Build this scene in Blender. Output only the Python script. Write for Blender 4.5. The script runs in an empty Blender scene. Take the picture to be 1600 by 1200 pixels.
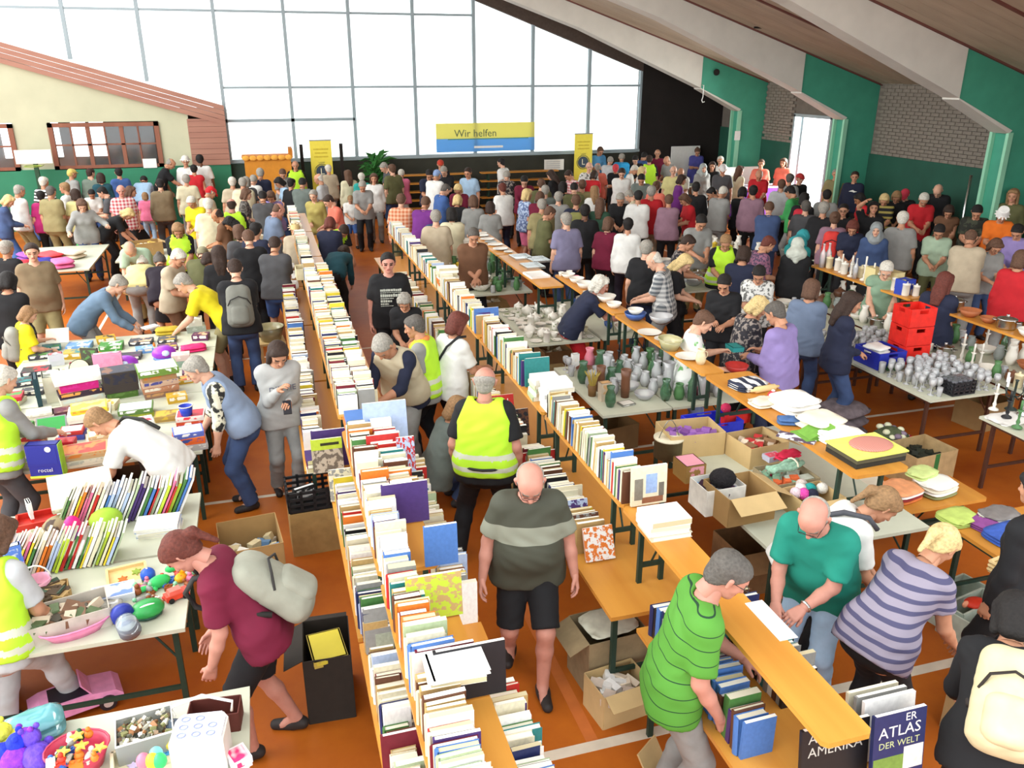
import bpy, math, random
import numpy as np
from mathutils import Matrix, Vector, Euler
S = bpy.context.scene
COL = S.collection
R = math.radians
rnd = random.Random(7)

# ---------------------------------------------------------------- camera
cd = bpy.data.cameras.new('camera')
cam = bpy.data.objects.new('camera', cd); COL.objects.link(cam)
cd.sensor_fit = 'HORIZONTAL'; cd.sensor_width = 36.0
cd.lens = 36.0 * 1290 / 1600
cam.location = (0, 0, 4.0)
cam.rotation_euler = (R(90 - 20.8), 0, R(-16.5))
cd.clip_end = 300
S.camera = cam
# ---------------------------------------------------------------- light
S.view_settings.view_transform = 'Standard'
S.view_settings.look = 'None'
S.view_settings.gamma = 1
S.view_settings.use_curve_mapping = False
S.view_settings.exposure = 1.02
W = bpy.data.worlds.new('overcast_sky'); S.world = W
W.use_nodes = True
bg = W.node_tree.nodes['Background']
bg.inputs[0].default_value = (0.93, 0.97, 1.0, 1)
bg.inputs[1].default_value = 1.45
def area(name, loc, rot, sx, sy, power, col=(1, 1, 1)):
    l = bpy.data.lights.new(name, 'AREA'); l.shape = 'RECTANGLE'; l.size = sx; l.size_y = sy
    l.energy = power; l.color = col
    o = bpy.data.objects.new(name, l); COL.objects.link(o); o.location = loc; o.rotation_euler = rot
    return o
# daylight from the glazed west side of the hall (out of frame to the left)
area('side_window_daylight', (-9.5, 9, 6.5), (0, R(-58), 0), 5, 20, 900, (1, .98, .93))
# daylight through the open fire door in the right-hand wall
area('fire_door_daylight', (15.6, 20.1, 1.7), (0, R(78), 0), 2.4, 1.5, 350, (.95, 1, .98))

# ---------------------------------------------------------------- helpers
def lin(h):
    h = h.lstrip('#'); c = [int(h[i:i + 2], 16) / 255 for i in (0, 2, 4)]
    return tuple(x / 12.92 if x <= .04045 else ((x + .055) / 1.055) ** 2.4 for x in c) + (1,)
_M = {}
def mat(c, rough=.7, var=.12, scale=14, metal=0, spec=.35, bump=0, emit=0):
    key = ('m', c, rough, var, scale, metal, bump, emit)
    if key in _M: return _M[key]
    m = bpy.data.materials.new('paint_' + c.lstrip('#')); m.use_nodes = True
    N = m.node_tree.nodes; L = m.node_tree.links; b = N['Principled BSDF']
    b.inputs['Roughness'].default_value = rough; b.inputs['Metallic'].default_value = metal
    b.inputs['Specular IOR Level'].default_value = spec
    col = lin(c)
    t = N.new('ShaderNodeTexCoord'); n = N.new('ShaderNodeTexNoise'); n.inputs['Scale'].default_value = scale
    n.inputs['Detail'].default_value = 3
    L.new(t.outputs['Object'], n.inputs['Vector'])
    r = N.new('ShaderNodeValToRGB')
    r.color_ramp.elements[0].color = tuple(x * (1 - var) for x in col[:3]) + (1,)
    r.color_ramp.elements[1].color = tuple(min(1, x * (1 + var)) for x in col[:3]) + (1,)
    r.color_ramp.elements[0].position = .3; r.color_ramp.elements[1].position = .7
    L.new(n.outputs['Fac'], r.inputs['Fac']); L.new(r.outputs['Color'], b.inputs['Base Color'])
    if bump:
        bp = N.new('ShaderNodeBump'); bp.inputs['Strength'].default_value = bump; bp.inputs['Distance'].default_value = .02
        L.new(n.outputs['Fac'], bp.inputs['Height']); L.new(bp.outputs['Normal'], b.inputs['Normal'])
    if emit:
        b.inputs['Emission Color'].default_value = col; b.inputs['Emission Strength'].default_value = emit
    _M[key] = m; return m
def two(kind, a, b_, scale=10, width=.5, axis=2, rough=.75):
    """a two-colour printed cloth or card: stripe (along an object axis), blotch, check, wood grain"""
    key = (kind, a, b_, scale, width, axis, rough)
    if key in _M: return _M[key]
    m = bpy.data.materials.new(kind + '_print'); m.use_nodes = True
    N = m.node_tree.nodes; L = m.node_tree.links; b = N['Principled BSDF']; b.inputs['Roughness'].default_value = rough
    b.inputs['Specular IOR Level'].default_value = .35
    t = N.new('ShaderNodeTexCoord'); mx = N.new('ShaderNodeMix'); mx.data_type = 'RGBA'
    if kind == 'stripe': a, b_ = b_, a
    mx.inputs[6].default_value = lin(a); mx.inputs[7].default_value = lin(b_)
    if kind == 'stripe' or kind == 'check':
        s = N.new('ShaderNodeSeparateXYZ'); L.new(t.outputs['Object'], s.inputs[0])
        def st(o):
            mu = N.new('ShaderNodeMath'); mu.operation = 'MULTIPLY'; mu.inputs[1].default_value = scale; L.new(s.outputs[o], mu.inputs[0])
            fr = N.new('ShaderNodeMath'); fr.operation = 'FRACT'; L.new(mu.outputs[0], fr.inputs[0])
            gt = N.new('ShaderNodeMath'); gt.operation = 'LESS_THAN'; gt.inputs[1].default_value = width; L.new(fr.outputs[0], gt.inputs[0])
            return gt
        g = st(axis)
        if kind == 'check':
            g2 = st(0); ad = N.new('ShaderNodeMath'); ad.operation = 'ADD'; L.new(g.outputs[0], ad.inputs[0]); L.new(g2.outputs[0], ad.inputs[1])
            hf = N.new('ShaderNodeMath'); hf.operation = 'MULTIPLY'; hf.inputs[1].default_value = .5; L.new(ad.outputs[0], hf.inputs[0]); g = hf
        L.new(g.outputs[0], mx.inputs[0])
    else:
        n = N.new('ShaderNodeTexNoise'); n.inputs['Scale'].default_value = scale; n.inputs['Detail'].default_value = 2
        if kind == 'wood':
            mp = N.new('ShaderNodeMapping'); sc = [1, 1, 1]; sc[axis] = .06; mp.inputs['Scale'].default_value = sc
            L.new(t.outputs['Object'], mp.inputs[0]); L.new(mp.outputs[0], n.inputs['Vector']); n.inputs['Detail'].default_value = 6
        else: L.new(t.outputs['Object'], n.inputs['Vector'])
        r = N.new('ShaderNodeValToRGB'); d = .25 if kind == 'wood' else .03
        r.color_ramp.elements[0].position = max(0, width - d); r.color_ramp.elements[1].position = min(1, width + d)
        L.new(n.outputs['Fac'], r.inputs['Fac']); L.new(r.outputs['Color'], mx.inputs[0])
    L.new(mx.outputs[2], b.inputs['Base Color'])
    _M[key] = m; return m
def glass(c='#eef4f2', op=.28):
    key = ('g', c, op)
    if key in _M: return _M[key]
    m = bpy.data.materials.new('glass_' + c.lstrip('#')); m.use_nodes = True
    N = m.node_tree.nodes; L = m.node_tree.links; N.remove(N['Principled BSDF'])
    tr = N.new('ShaderNodeBsdfTransparent'); tr.inputs[0].default_value = (.97, .99, .98, 1)
    gl = N.new('ShaderNodeBsdfGlossy'); gl.inputs['Roughness'].default_value = .08
    df = N.new('ShaderNodeBsdfDiffuse'); df.inputs[0].default_value = lin(c)
    fr = N.new('ShaderNodeFresnel'); fr.inputs[0].default_value = 1.6
    m1 = N.new('ShaderNodeMixShader'); m1.inputs[0].default_value = op
    L.new(tr.outputs[0], m1.inputs[1]); L.new(df.outputs[0], m1.inputs[2])
    m2 = N.new('ShaderNodeMixShader'); L.new(fr.outputs[0], m2.inputs[0]); L.new(m1.outputs[0], m2.inputs[1]); L.new(gl.outputs[0], m2.inputs[2])
    L.new(m2.outputs[0], N['Material Output'].inputs[0])
    _M[key] = m; return m
def rotz(p, a):
    c, s = math.cos(a), math.sin(a); return (p[0] * c - p[1] * s, p[0] * s + p[1] * c, p[2])
class MB:
    def __init__(s): s.v = []; s.f = []; s.mi = []
    def add(s, vs, fs, mi=0):
        n = len(s.v); s.v += [tuple(v) for v in vs]; s.f += [tuple(i + n for i in f) for f in fs]; s.mi += [mi] * len(fs); return s
    def box(s, c, d, rz=0, mi=0, rx=0, ry=0, taper=1):
        M = Euler((rx, ry, rz)).to_matrix(); vs = []
        for z in (-.5, .5):
            k = taper if z < 0 else 1
            for x, y in ((-.5, -.5), (.5, -.5), (.5, .5), (-.5, .5)):
                vs.append(M @ Vector((x * d[0] * k, y * d[1] * k, z * d[2])) + Vector(c))
        return s.add(vs, [(3, 2, 1, 0), (4, 5, 6, 7), (0, 1, 5, 4), (1, 2, 6, 5), (2, 3, 7, 6), (3, 0, 4, 7)], mi)
    def b2(s, x0, x1, y0, y1, z0, z1, mi=0): return s.box(((x0 + x1) / 2, (y0 + y1) / 2, (z0 + z1) / 2), (x1 - x0, y1 - y0, z1 - z0), mi=mi)
    def prism(s, poly, ax, a0, a1, mi=0):
        """poly in the plane across axis ax (0: y,z  1: x,z  2: x,y), extruded a0..a1"""
        def P(p, a): return (a, p[0], p[1]) if ax == 0 else (p[0], a, p[1]) if ax == 1 else (p[0], p[1], a)
        n = len(poly)
        ar = sum(poly[i][0] * poly[(i + 1) % n][1] - poly[(i + 1) % n][0] * poly[i][1] for i in range(n))
        if (ar > 0) == (ax == 1): poly = poly[::-1]
        vs = [P(p, a0) for p in poly] + [P(p, a1) for p in poly]
        return s.add(vs, [tuple(range(n))[::-1], tuple(range(n, 2 * n))] + [(i, (i + 1) % n, n + (i + 1) % n, n + i) for i in range(n)], mi)
    def lathe(s, prof, n=16, c=(0, 0, 0), mi=0, M=None):
        vs = []; fs = []
        for r, z in prof:
            for i in range(n):
                a = 2 * math.pi * i / n; p = Vector((r * math.cos(a), r * math.sin(a), z))
                if M is not None: p = M @ p
                vs.append(p + Vector(c))
        for k in range(len(prof) - 1):
            for i in range(n):
                j = (i + 1) % n; fs.append((k * n + i, k * n + j, (k + 1) * n + j, (k + 1) * n + i))
        if prof[0][0] > 1e-4: fs.append(tuple(range(n))[::-1])
        if prof[-1][0] > 1e-4: fs.append(tuple((len(prof) - 1) * n + i for i in range(n)))
        return s.add(vs, fs, mi)
    def tube(s, pts, r, n=8, mi=0, closed=False):
        pts = [Vector(p) for p in pts]; m = len(pts); vs = []; fs = []
        rr = r if isinstance(r, (list, tuple)) else [r] * m
        for k, p in enumerate(pts):
            a = pts[k - 1] if (k or closed) else p; b = pts[(k + 1) % m] if (k < m - 1 or closed) else p
            d = (b - a).normalized(); u = d.orthogonal().normalized() if abs(d.z) > .9 else d.cross(Vector((0, 0, 1))).normalized(); w = d.cross(u)
            for i in range(n):
                t = 2 * math.pi * i / n; vs.append(p + (u * math.cos(t) + w * math.sin(t)) * rr[k])
        for k in range(m if closed else m - 1):
            for i in range(n):
                j = (i + 1) % n; q = (k + 1) % m; fs.append((k * n + i, k * n + j, q * n + j, q * n + i))
        if not closed: fs += [tuple(range(n))[::-1], tuple((m - 1) * n + i for i in range(n))]
        return s.add(vs, fs, mi)
    def ball(s, c, r, n=10, mi=0, sq=(1, 1, 1), rz=0):
        k = max(4, n // 2); vs = []; fs = []
        for a in range(1, k):
            th = math.pi * a / k
            for i in range(n):
                ph = 2 * math.pi * i / n
                q = rotz((r * sq[0] * math.sin(th) * math.cos(ph), r * sq[1] * math.sin(th) * math.sin(ph), r * sq[2] * math.cos(th)), rz)
                vs.append((c[0] + q[0], c[1] + q[1], c[2] + q[2]))
        T = len(vs); vs += [(c[0], c[1], c[2] + r * sq[2]), (c[0], c[1], c[2] - r * sq[2])]
        for a in range(k - 2):
            for i in range(n):
                j = (i + 1) % n; fs.append((a * n + i, (a + 1) * n + i, (a + 1) * n + j, a * n + j))
        for i in range(n):
            j = (i + 1) % n; fs.append((T, i, j)); fs.append((T + 1, (k - 2) * n + j, (k - 2) * n + i))
        return s.add(vs, fs, mi)
    def mesh(s, name, mats=(), smooth=False):
        me = bpy.data.meshes.new(name); me.from_pydata(s.v, [], s.f)
        for m in mats: me.materials.append(m)
        me.polygons.foreach_set('material_index', s.mi)
        if smooth: me.polygons.foreach_set('use_smooth', [True] * len(s.f))
        me.update(); return me
    def build(s, name, mats, parent=None, smooth=False, loc=None, **k):
        mats = mats if isinstance(mats, (list, tuple)) else [mats]
        o = bpy.data.objects.new(name, s.mesh(name, mats, smooth)); COL.objects.link(o)
        if parent: o.parent = parent
        if loc: o.location = loc
        return tag(o, **k)
def tag(o, label=None, cat=None, group=None, kind=None):
    if label: o['label'] = label
    if cat: o['category'] = cat
    if group: o['group'] = group
    if kind: o['kind'] = kind
    return o
def empty(name, loc=(0, 0, 0), rz=0, **k):
    o = bpy.data.objects.new(name, None); COL.objects.link(o); o.location = loc; o.rotation_euler = (0, 0, rz)
    o.empty_display_size = .1
    return tag(o, **k)
def inst(name, me, loc=(0, 0, 0), rot=(0, 0, 0), sc=(1, 1, 1), parent=None, mats=None, **k):
    o = bpy.data.objects.new(name, me); COL.objects.link(o); o.location = loc; o.rotation_euler = rot
    o.scale = sc if isinstance(sc, (tuple, list)) else (sc, sc, sc)
    if parent: o.parent = parent
    if mats:
        for i, m in enumerate(mats):
            if i < len(o.material_slots): o.material_slots[i].link = 'OBJECT'; o.material_slots[i].material = m
    return tag(o, **k)
def copy_tree(o, parent=None):
    c = o.copy(); COL.objects.link(c); c.parent = parent
    for ch in list(o.children): copy_tree(ch, c)
    return c
def text(s, size, m, parent, loc, rot, name='lettering', ex=.001):
    cu = bpy.data.curves.new(name, 'FONT'); cu.body = s; cu.size = size; cu.extrude = ex; cu.align_x = 'CENTER'; cu.align_y = 'CENTER'
    cu.resolution_u = 2
    t = bpy.data.objects.new('tmp', cu); COL.objects.link(t)
    me = bpy.data.meshes.new_from_object(t); bpy.data.objects.remove(t)
    me.materials.clear(); me.materials.append(m)
    o = bpy.data.objects.new(name, me); COL.objects.link(o); o.parent = parent; o.location = loc; o.rotation_euler = rot
    return o
def ordn(n):
    return str(n) + ('th' if 10 < n % 100 < 14 else {1: 'st', 2: 'nd', 3: 'rd'}.get(n % 10, 'th'))
_CM = Euler((R(90 - 20.8), 0, R(-16.5))).to_matrix()
def A(px, py, z):
    """the spot at height z that the photograph shows at (px, py)"""
    d = _CM @ Vector(((px - 800) / 1290, (600 - py) / 1290, -1)); k = (z - 4.0) / d.z; return (d.x * k, d.y * k, z)

# ---------------------------------------------------------------- the hall
GREEN = mat('#43957a', .6, .06, 3); DGREEN = mat('#1f4f3f', .7, .1, 2)
BEAM = mat('#cdc8bd', .8, .06, 2); ROOF = two('wood', '#a3917c', '#b9a791', 3, .5, 0)
SEAM = mat('#6b4038', .8, .1, 3)
DARK = mat('#221c19', .9, .15, 2)
STEELW = mat('#93a0a4', .5, .05, 3)
def floor_mat():
    m = bpy.data.materials.new('sports_floor'); m.use_nodes = True
    N = m.node_tree.nodes; L = m.node_tree.links; b = N['Principled BSDF']
    b.inputs['Roughness'].default_value = .5; b.inputs['Specular IOR Level'].default_value = .25
    t = N.new('ShaderNodeTexCoord'); n = N.new('ShaderNodeTexNoise'); n.inputs['Scale'].default_value = .9; n.inputs['Detail'].default_value = 6
    n.inputs['Roughness'].default_value = .65
    L.new(t.outputs['Object'], n.inputs['Vector'])
    r = N.new('ShaderNodeValToRGB'); r.color_ramp.elements[0].position = .3; r.color_ramp.elements[1].position = .72
    r.color_ramp.elements[0].color = lin('#9c4a12'); r.color_ramp.elements[1].color = lin('#bf6a1e')
    L.new(n.outputs['Fac'], r.inputs['Fac']); L.new(r.outputs['Color'], b.inputs['Base Color'])
    return m
YB, YE = 1.2, 25.0                     # gallery edge, far end wall
fl = MB().b2(-12, 15, -2, YE + .4, -.2, 0).build('floor', floor_mat(), kind='structure')
LINE = mat('#d9cdb8', .6, .1, 6)
for x0, x1, y0, y1 in ((-6, 14, 7.73, 7.78), (-6, 14, 12.2, 12.25), (-6, 14, 3.72, 3.80), (-2.85, -2.8, 12.25, 24), (2.88, 2.93, 3.8, 7.73), (9.0, 9.05, 7.78, 24)):
    MB().b2(x0, x1, y0, y1, 0, .0015).build('court_line', LINE, fl)
MB().b2(1.62, 1.7, 3.8, 5.4, 0, .0015).build('court_line', mat('#c06a30', .6, .1, 6), fl)

# roof frames: tapering white beam, green haunch and column
def zb(x): return 3.57 + .41 * (12.2 - x)      # under side of the beams
def zt(x): return 4.40 + .325 * (12.3 - x)     # upper side = ceiling
XL = -2.0
for i, y in enumerate((8.1, 12.9, 17.7, 22.5)):
    y1 = y + .42
    fr = empty('roof_frame', (12.3, y, 3.5), kind='structure')
    def B(poly, nm, m, a=y, b=y1):
        o = MB().prism([(px - 12.3, pz - 3.5) for px, pz in poly], 1, a - y, b - y).build(nm, m, fr); return o
    B([(XL, zt(XL) - .5), (XL, zt(XL)), (12.3, zt(12.3)), (12.3, zb(12.3)), (8.6, zb(8.6))], 'beam', BEAM)
    B([(12.3, zb(12.3)), (12.3, zt(12.3)), (14.4, zt(14.4)), (15.0, 3.3), (14.95, 0), (13.68, 0), (13.66, 2.9), (13.6, 2.95)], 'column', GREEN, y + .02, y1 - .02)
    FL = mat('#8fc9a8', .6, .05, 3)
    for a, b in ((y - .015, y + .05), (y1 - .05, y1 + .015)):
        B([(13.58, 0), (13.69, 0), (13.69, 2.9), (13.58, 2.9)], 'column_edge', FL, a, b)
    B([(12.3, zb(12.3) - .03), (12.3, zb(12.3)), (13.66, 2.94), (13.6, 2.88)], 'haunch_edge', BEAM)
    if i == 3:
        s = MB(); s.lathe([(.09, 0), (.09, .03)], 14, (12.75 - 12.3, -.0, 3.95 - 3.5), M=Matrix.Rotation(R(90), 3, 'X')); s.build('vent_disc', DARK, fr)
# ceiling boards of each bay, with dark joints between them
ce = empty('ceiling', (6, 10, 5), kind='structure')
ys = [3.3, 8.1, 12.9, 17.7, 22.5, 25.2]
for i in range(5):
    y0, y1 = ys[i] + (.42 if i else 0), ys[i + 1]
    mid = (y0 + y1) / 2
    for a, b in ((y0 - .05, mid - .03), (mid + .03, y1 + .05)):
        n = 5
        for k in range(n):
            ya, yb = a + (b - a) * k / n + .006, a + (b - a) * (k + 1) / n - .006
            MB().prism([(XL - 6, zt(XL) - 5), (XL - 6, zt(XL) - 4.95), (15 - 6, zt(15) - 4.95), (15 - 6, zt(15) - 5)], 1, ya - 10, yb - 10).build('ceiling_board', ROOF, ce)
    for ym in (mid, y0 + .02, y1 - .02):
        MB().prism([(XL - 6, zt(XL) - 5.03), (XL - 6, zt(XL) - 4.98), (15 - 6, zt(15) - 4.98), (15 - 6, zt(15) - 5.03)], 1, ym - .035 - 10, ym + .035 - 10).build('ceiling_joint', SEAM, ce)
MB().prism([(XL, zt(XL) + .06), (XL, zt(XL) + .16), (15.2, zt(15.2) + .16), (15.2, zt(15.2) + .06)], 1, 3.3, YE + .3).build('roof_deck', DARK, kind='structure')

# right-hand wall: green wainscot below, pale brick above, an open fire door
XW = 14.45
BR = mat('#8a8076', .85, .12, 5)
wr = MB()
wr.b2(XW, XW + .3, 2, 19.25, 0, 2.08, 0); wr.b2(XW, XW + .3, 20.95, YE + .3, 0, 1.0, 0)
wr.b2(XW, XW + .3, 23.9, YE + .3, 1.0, 2.3, 0); wr.b2(XW, XW + .3, 20.95, 22.95, 1.0, 2.3, 0)
wr.b2(XW + .04, XW + .3, 2, 19.25, 2.08, 4.1, 1); wr.b2(XW + .04, XW + .3, 19.25, 20.95, 2.86, 4.1, 1); wr.b2(XW + .04, XW + .3, 20.95, YE + .3, 2.3, 4.1, 1)
wall_right = wr.build('wall_right', [DGREEN, mat('#6b635a', .95, .1, 5)], kind='structure')
bk = MB().box((0, 0, 0), (.05, .236, .068)).mesh('brick', [mat('#7c7368', .85, .15, 8)])
nb = 0
for yc0, yc1 in ((13.4, 17.6), (18.2, 19.2), (21.0, 22.4)):      # bricks laid in running bond, proud of the joint
    k = 0
    while 2.14 + k * .08 < 3.75:
        y = yc0 + .12 + (.12 if k % 2 else 0)
        while y < yc1:
            if nb < 290 or True:
                if nb < 300: inst('brick', bk, (XW + .018, y, 2.12 + k * .08), parent=wall_right)
                nb += 1
            y += .25
        k += 1
rest = MB(); k = 0; nn = 0
for yc0, yc1 in ((13.4, 17.6), (18.2, 19.2), (21.0, 22.4), (8.6, 12.8)):
    k = 0
    while 2.14 + k * .08 < 3.75:
        y = yc0 + .12 + (.12 if k % 2 else 0)
        while y < yc1:
            nn += 1
            if nn > 300: rest.box((XW + .018, y, 2.12 + k * .08), (.05, .236, .068))
            y += .25
        k += 1
rest.build('bricks', mat('#7c7368', .85, .15, 8), wall_right, kind='stuff')
d1 = empty('door_1', (XW, 20.1, 0), kind='structure')
for a, b in ((19.25, 19.33), (20.87, 20.95)): MB().b2(-.05, .25, a - 20.1, b - 20.1, 0, 2.86).build('door_jamb', STEELW, d1)
MB().b2(-.05, .25, 19.25 - 20.1, 20.95 - 20.1, 2.8, 2.88).build('door_head', STEELW, d1)
MB().b2(.2, .26, .72, .78, 0, 2.8).build('door_leaf_edge', STEELW, d1)
wn = empty('window_3', (XW, 23.4, 1), kind='structure')
for a, b, c, d in ((-.45, -.39, 0, 1.3), (.44, .5, 0, 1.3), (-.45, .5, 0, .06), (-.45, .5, 1.24, 1.3)): MB().b2(0, .2, a, b, c, d).build('window_frame', STEELW, wn)
MB().b2(.1, .11, -.4, .45, .06, 1.24).build('pane', glass('#ffffff', .02), wn)

# far end wall: parapet, glazing bars, panes
YG = 25.0
MB().b2(-12, 15, YG, YG + .3, 0, 1.55).build('wall_far', mat('#34463c', .85, .1, 2), kind='structure')
MB().b2(2.0, 11.7, YG - .03, YG, 0, 1.56).build('trim_1', mat('#33332a', .85, .12, 3), kind='structure')
MB().b2(11.62, 14.5, YG - .05, YG + .3, 0, 5.2).build('wall_far_dark', DARK, kind='structure')
bars = [-11.6, -9.8, -8.0, -6.2, -4.4, -2.65, -.79, 1.0, 2.72, 4.50, 6.26, 8.06, 9.87, 11.6]
def zf(x): return 3.11 - .3055 * (x + .79)
def zg(x): return min(9.2, 4.02 + .36 * (11.6 - x))    # glazing follows the rake of the roof
w1 = empty('window_1', (5, YG, 1.6), kind='structure')
LV = [1.62, 3.56, 5.47, 7.4, 9.3]
PANE = glass('#ffffff', .02)
for i, x in enumerate(bars):
    MB().b2(x - .045 - 5, x + .045 - 5, -.02, .1, (zf(x) - 1.55 if x < -1 else .0), zg(x) - 1.6).build('mullion', STEELW, w1)
    if i == len(bars) - 1: break
    x2 = bars[i + 1]
    for z in LV[1:-1]:
        if x2 < -.7 and z < 4: continue
        if z < zg(x2): MB().b2(x + .045 - 5, x2 - .045 - 5, 0, .08, z - .03 - 1.6, z + .03 - 1.6).build('transom', STEELW, w1)
    for k in range(4):
        z0, z1 = LV[k], LV[k + 1]
        if x2 < -.7 and k == 0: continue
        za, zc = min(z1, zg(x)), min(z1, zg(x2))
        if za <= z0 + .05: continue
        zc = max(zc, z0 + .02)
        MB().prism([(x + .045 - 5, z0 + .03 - 1.6), (x2 - .045 - 5, z0 + .03 - 1.6), (x2 - .045 - 5, zc - .03 - 1.6), (x + .045 - 5, za - .03 - 1.6)], 1, .03, .04).build('pane', PANE, w1)
MB().b2(-.79 - 5, 2.72 - 5, -.02, .1, 2.66 - 1.6, 2.74 - 1.6).build('transom', STEELW, w1)
MB().b2(-.8 - 5, 11.62 - 5, -.06, .16, -.02, .06).build('sill', STEELW, w1)
MB().prism([(-3, zg(-3) - .03), (-3, zg(-3) + 3), (14.6, zg(14.6) + 3), (14.6, zg(14.6) - .03)], 1, YG - .04, YG + .12).build('trim_2', mat('#4d4038', .85), kind='structure')

# lower annexe gable left of the glazing: plaster, raked board fascia, two lattice windows
YA = YG - .25
wl = MB()
PL = mat('#b9b99c', .9, .05, 2)
wl.prism([(-12, 2.74), (-12, zf(-12) - .3), (-1.75, 2.95), (-1.75, 2.74)], 1, YA + .06, YG, 0)
for a, b in ((-12, -8.6), (-5.98, -5.18), (-2.5, -1.75)): wl.b2(a, b, YA + .06, YG, 1.55, 2.75, 0)
wl.build('wall_annexe', [PL], kind='structure')
MB().b2(-12, -.79, YA, YG, 0, 1.57).build('wall_annexe_wainscot', mat('#2f7a5a', .7, .08, 2), kind='structure')
fa = empty('trim_3', (-2, YA, 3), kind='structure')
FB = two('wood', '#96695a', '#ab7f6b', 4, .5, 0)
for k in range(4):
    o = .13 * k
    MB().prism([(-12 + 2, zf(-12) - o - .12 - 3), (-12 + 2, zf(-12) - o - 3), (-.79 + 2, zf(-.79) - o - 3), (-.79 + 2, zf(-.79) - o - .12 - 3)], 1, -.02 - .008 * k, .06).build('fascia_board', FB, fa)
for k in range(9):
    z0 = 1.57 + k * .145
    MB().b2(-1.77 + 2, -.79 + 2, -.03, .05, z0 - 3, min(z0 + .138, 2.78) - 3).build('cladding_board', FB, fa)
def lattice(n, x0, x1, nx):
    w = empty('window_%d' % n, (x0, YA, 1.55), kind='structure'); WF = two('wood', '#7a4a38', '#8d5b46', 5, .5, 2)
    W_, H_ = x1 - x0, 1.17
    for a, b, c, d in ((0, .12, 0, H_), (W_ - .12, W_, 0, H_), (0, W_, 0, .1), (0, W_, H_ - .1, H_)): MB().b2(a, b, 0, .1, c, d).build('window_frame', WF, w)
    for k in range(1, nx):
        x = .12 + (W_ - .24) * k / nx; MB().b2(x - (.05 if k % 2 == 0 else .02), x + (.05 if k % 2 == 0 else .02), .02, .08, .1, H_ - .1).build('glazing_bar', WF, w)
    MB().b2(.12, W_ - .12, .02, .08, .6, .64).build('glazing_bar', WF, w)
    for k in range(nx):
        xa, xb = .12 + (W_ - .24) * k / nx, .12 + (W_ - .24) * (k + 1) / nx
        for c, d in ((.1, .6), (.64, H_ - .1)): MB().b2(xa + .02, xb - .02, .045, .05, c, d).build('pane', glass('#e8eef0', .04), w)
lattice(2, -5.18, -2.5, 6); lattice(4, -8.6, -5.98, 6)
# the annexe room seen through the lattice windows, with its own bright windows at the back
ar = MB(); BRN = mat('#5b463c', .9, .1, 3)
ar.b2(-12, -.9, 29, 29.2, 0, 1.5); ar.b2(-12, -.9, 29, 29.2, 2.7, 2.9)
for a, b in ((-12, -7.4), (-7.0, -6.0), (-5.75, -5.45), (-5.0, -4.93), (-4.5, -.9)): ar.b2(a, b, 29, 29.2, 1.5, 2.7)
ar.b2(-12, -.9, YG + .3, 29, 2.85, 2.9); ar.b2(-.95, -.85, YG + .3, 29.2, 0, 2.85); ar.b2(-12, -.9, YG + .3, 29, -.1, 0)
ar.build('wall_annexe_back', BRN, kind='structure')

# ---------------------------------------------------------------- tables and planks
TOPG = mat('#bfc1ac', .45, .06, 5); TOPW = two('wood', '#b8742a', '#d69a44', 5, .5, 1, .35)
FRAME = mat('#23382c', .5, .08, 8); BROWNLEG = mat('#4a2a1c', .5, .1, 8)
TOPW_X = two('wood', '#b8742a', '#d69a44', 5, .5, 0, .35)
def table(x0, x1, y0, y1, z, label, top=None, legm=None, group=None):
    cx, cy, w, d = (x0 + x1) / 2, (y0 + y1) / 2, x1 - x0, y1 - y0
    t = empty('folding_table', (cx, cy, 0), label=label, cat='table', group=group)
    legm = legm or FRAME
    MB().b2(-w / 2, w / 2, -d / 2, d / 2, z - .028, z).build('tabletop', top or TOPG, t)
    b = MB()
    for s in (-1, 1): b.b2(s * (w / 2 - .04) - .012, s * (w / 2 - .04) + .012, -d / 2 + .05, d / 2 - .05, z - .06, z - .028)
    b.build('side_rail', legm, t)
    for sy in (-1, 1):
        for sx in (-1, 1): MB().b2(sx * (w / 2 - .08) - .018, sx * (w / 2 - .08) + .018, sy * (d / 2 - .12) - .015, sy * (d / 2 - .12) + .015, 0, z - .03).build('leg', legm, t)
        MB().b2(-w / 2 + .1, w / 2 - .1, sy * (d / 2 - .12) - .01, sy * (d / 2 - .12) + .01, .22, .25).build('crossbar', legm, t)
        MB().tube([(w / 2 - .08, sy * (d / 2 - .12), .45), (w / 2 - .25, sy * (d / 2 - .14), z - .04)], .008, 6).build('brace', legm, t)
    return t
def plank(x0, x1, y0, y1, z0, z1, label, group=None, legs=(0, 1)):
    """a beer bench stood on the tables as an upper shelf"""
    cx, w, d = (x0 + x1) / 2, x1 - x0, y1 - y0
    t = empty('beer_bench', (cx, y0, z0), label=label, cat='bench', group=group); h = z1 - z0
    c = .025; p = [(-w / 2 + c, 0), (w / 2 - c, 0), (w / 2, c), (w / 2, d - c), (w / 2 - c, d), (-w / 2 + c, d), (-w / 2, d - c), (-w / 2, c)]
    MB().prism(p, 2, h - .028, h).build('seat_board', TOPW, t)
    for k in legs:
        y = .22 if k == 0 else d - .22
        for s in (-1, 1): MB().b2(s * (w / 2 - .05) - .016, s * (w / 2 - .05) + .016, y - .014, y + .014, 0, h - .028).build('leg', FRAME, t)
        MB().b2(-w / 2 + .06, w / 2 - .06, y - .012, y + .012, .12, .15).build('crossbar', FRAME, t)
        MB().tube([(0, y, .14), (0, y + (.16 if k == 0 else -.16), h - .03)], .008, 6).build('brace', FRAME, t)
    return t
table(-2.95, -.74, 4.66, 5.57, .76, 'grey-green toy table whose front edge hides the pink toy car')
table(-2.95, -.74, 5.60, 6.50, .76, 'grey-green table carrying the leaning picture books and craft boxes')
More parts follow.
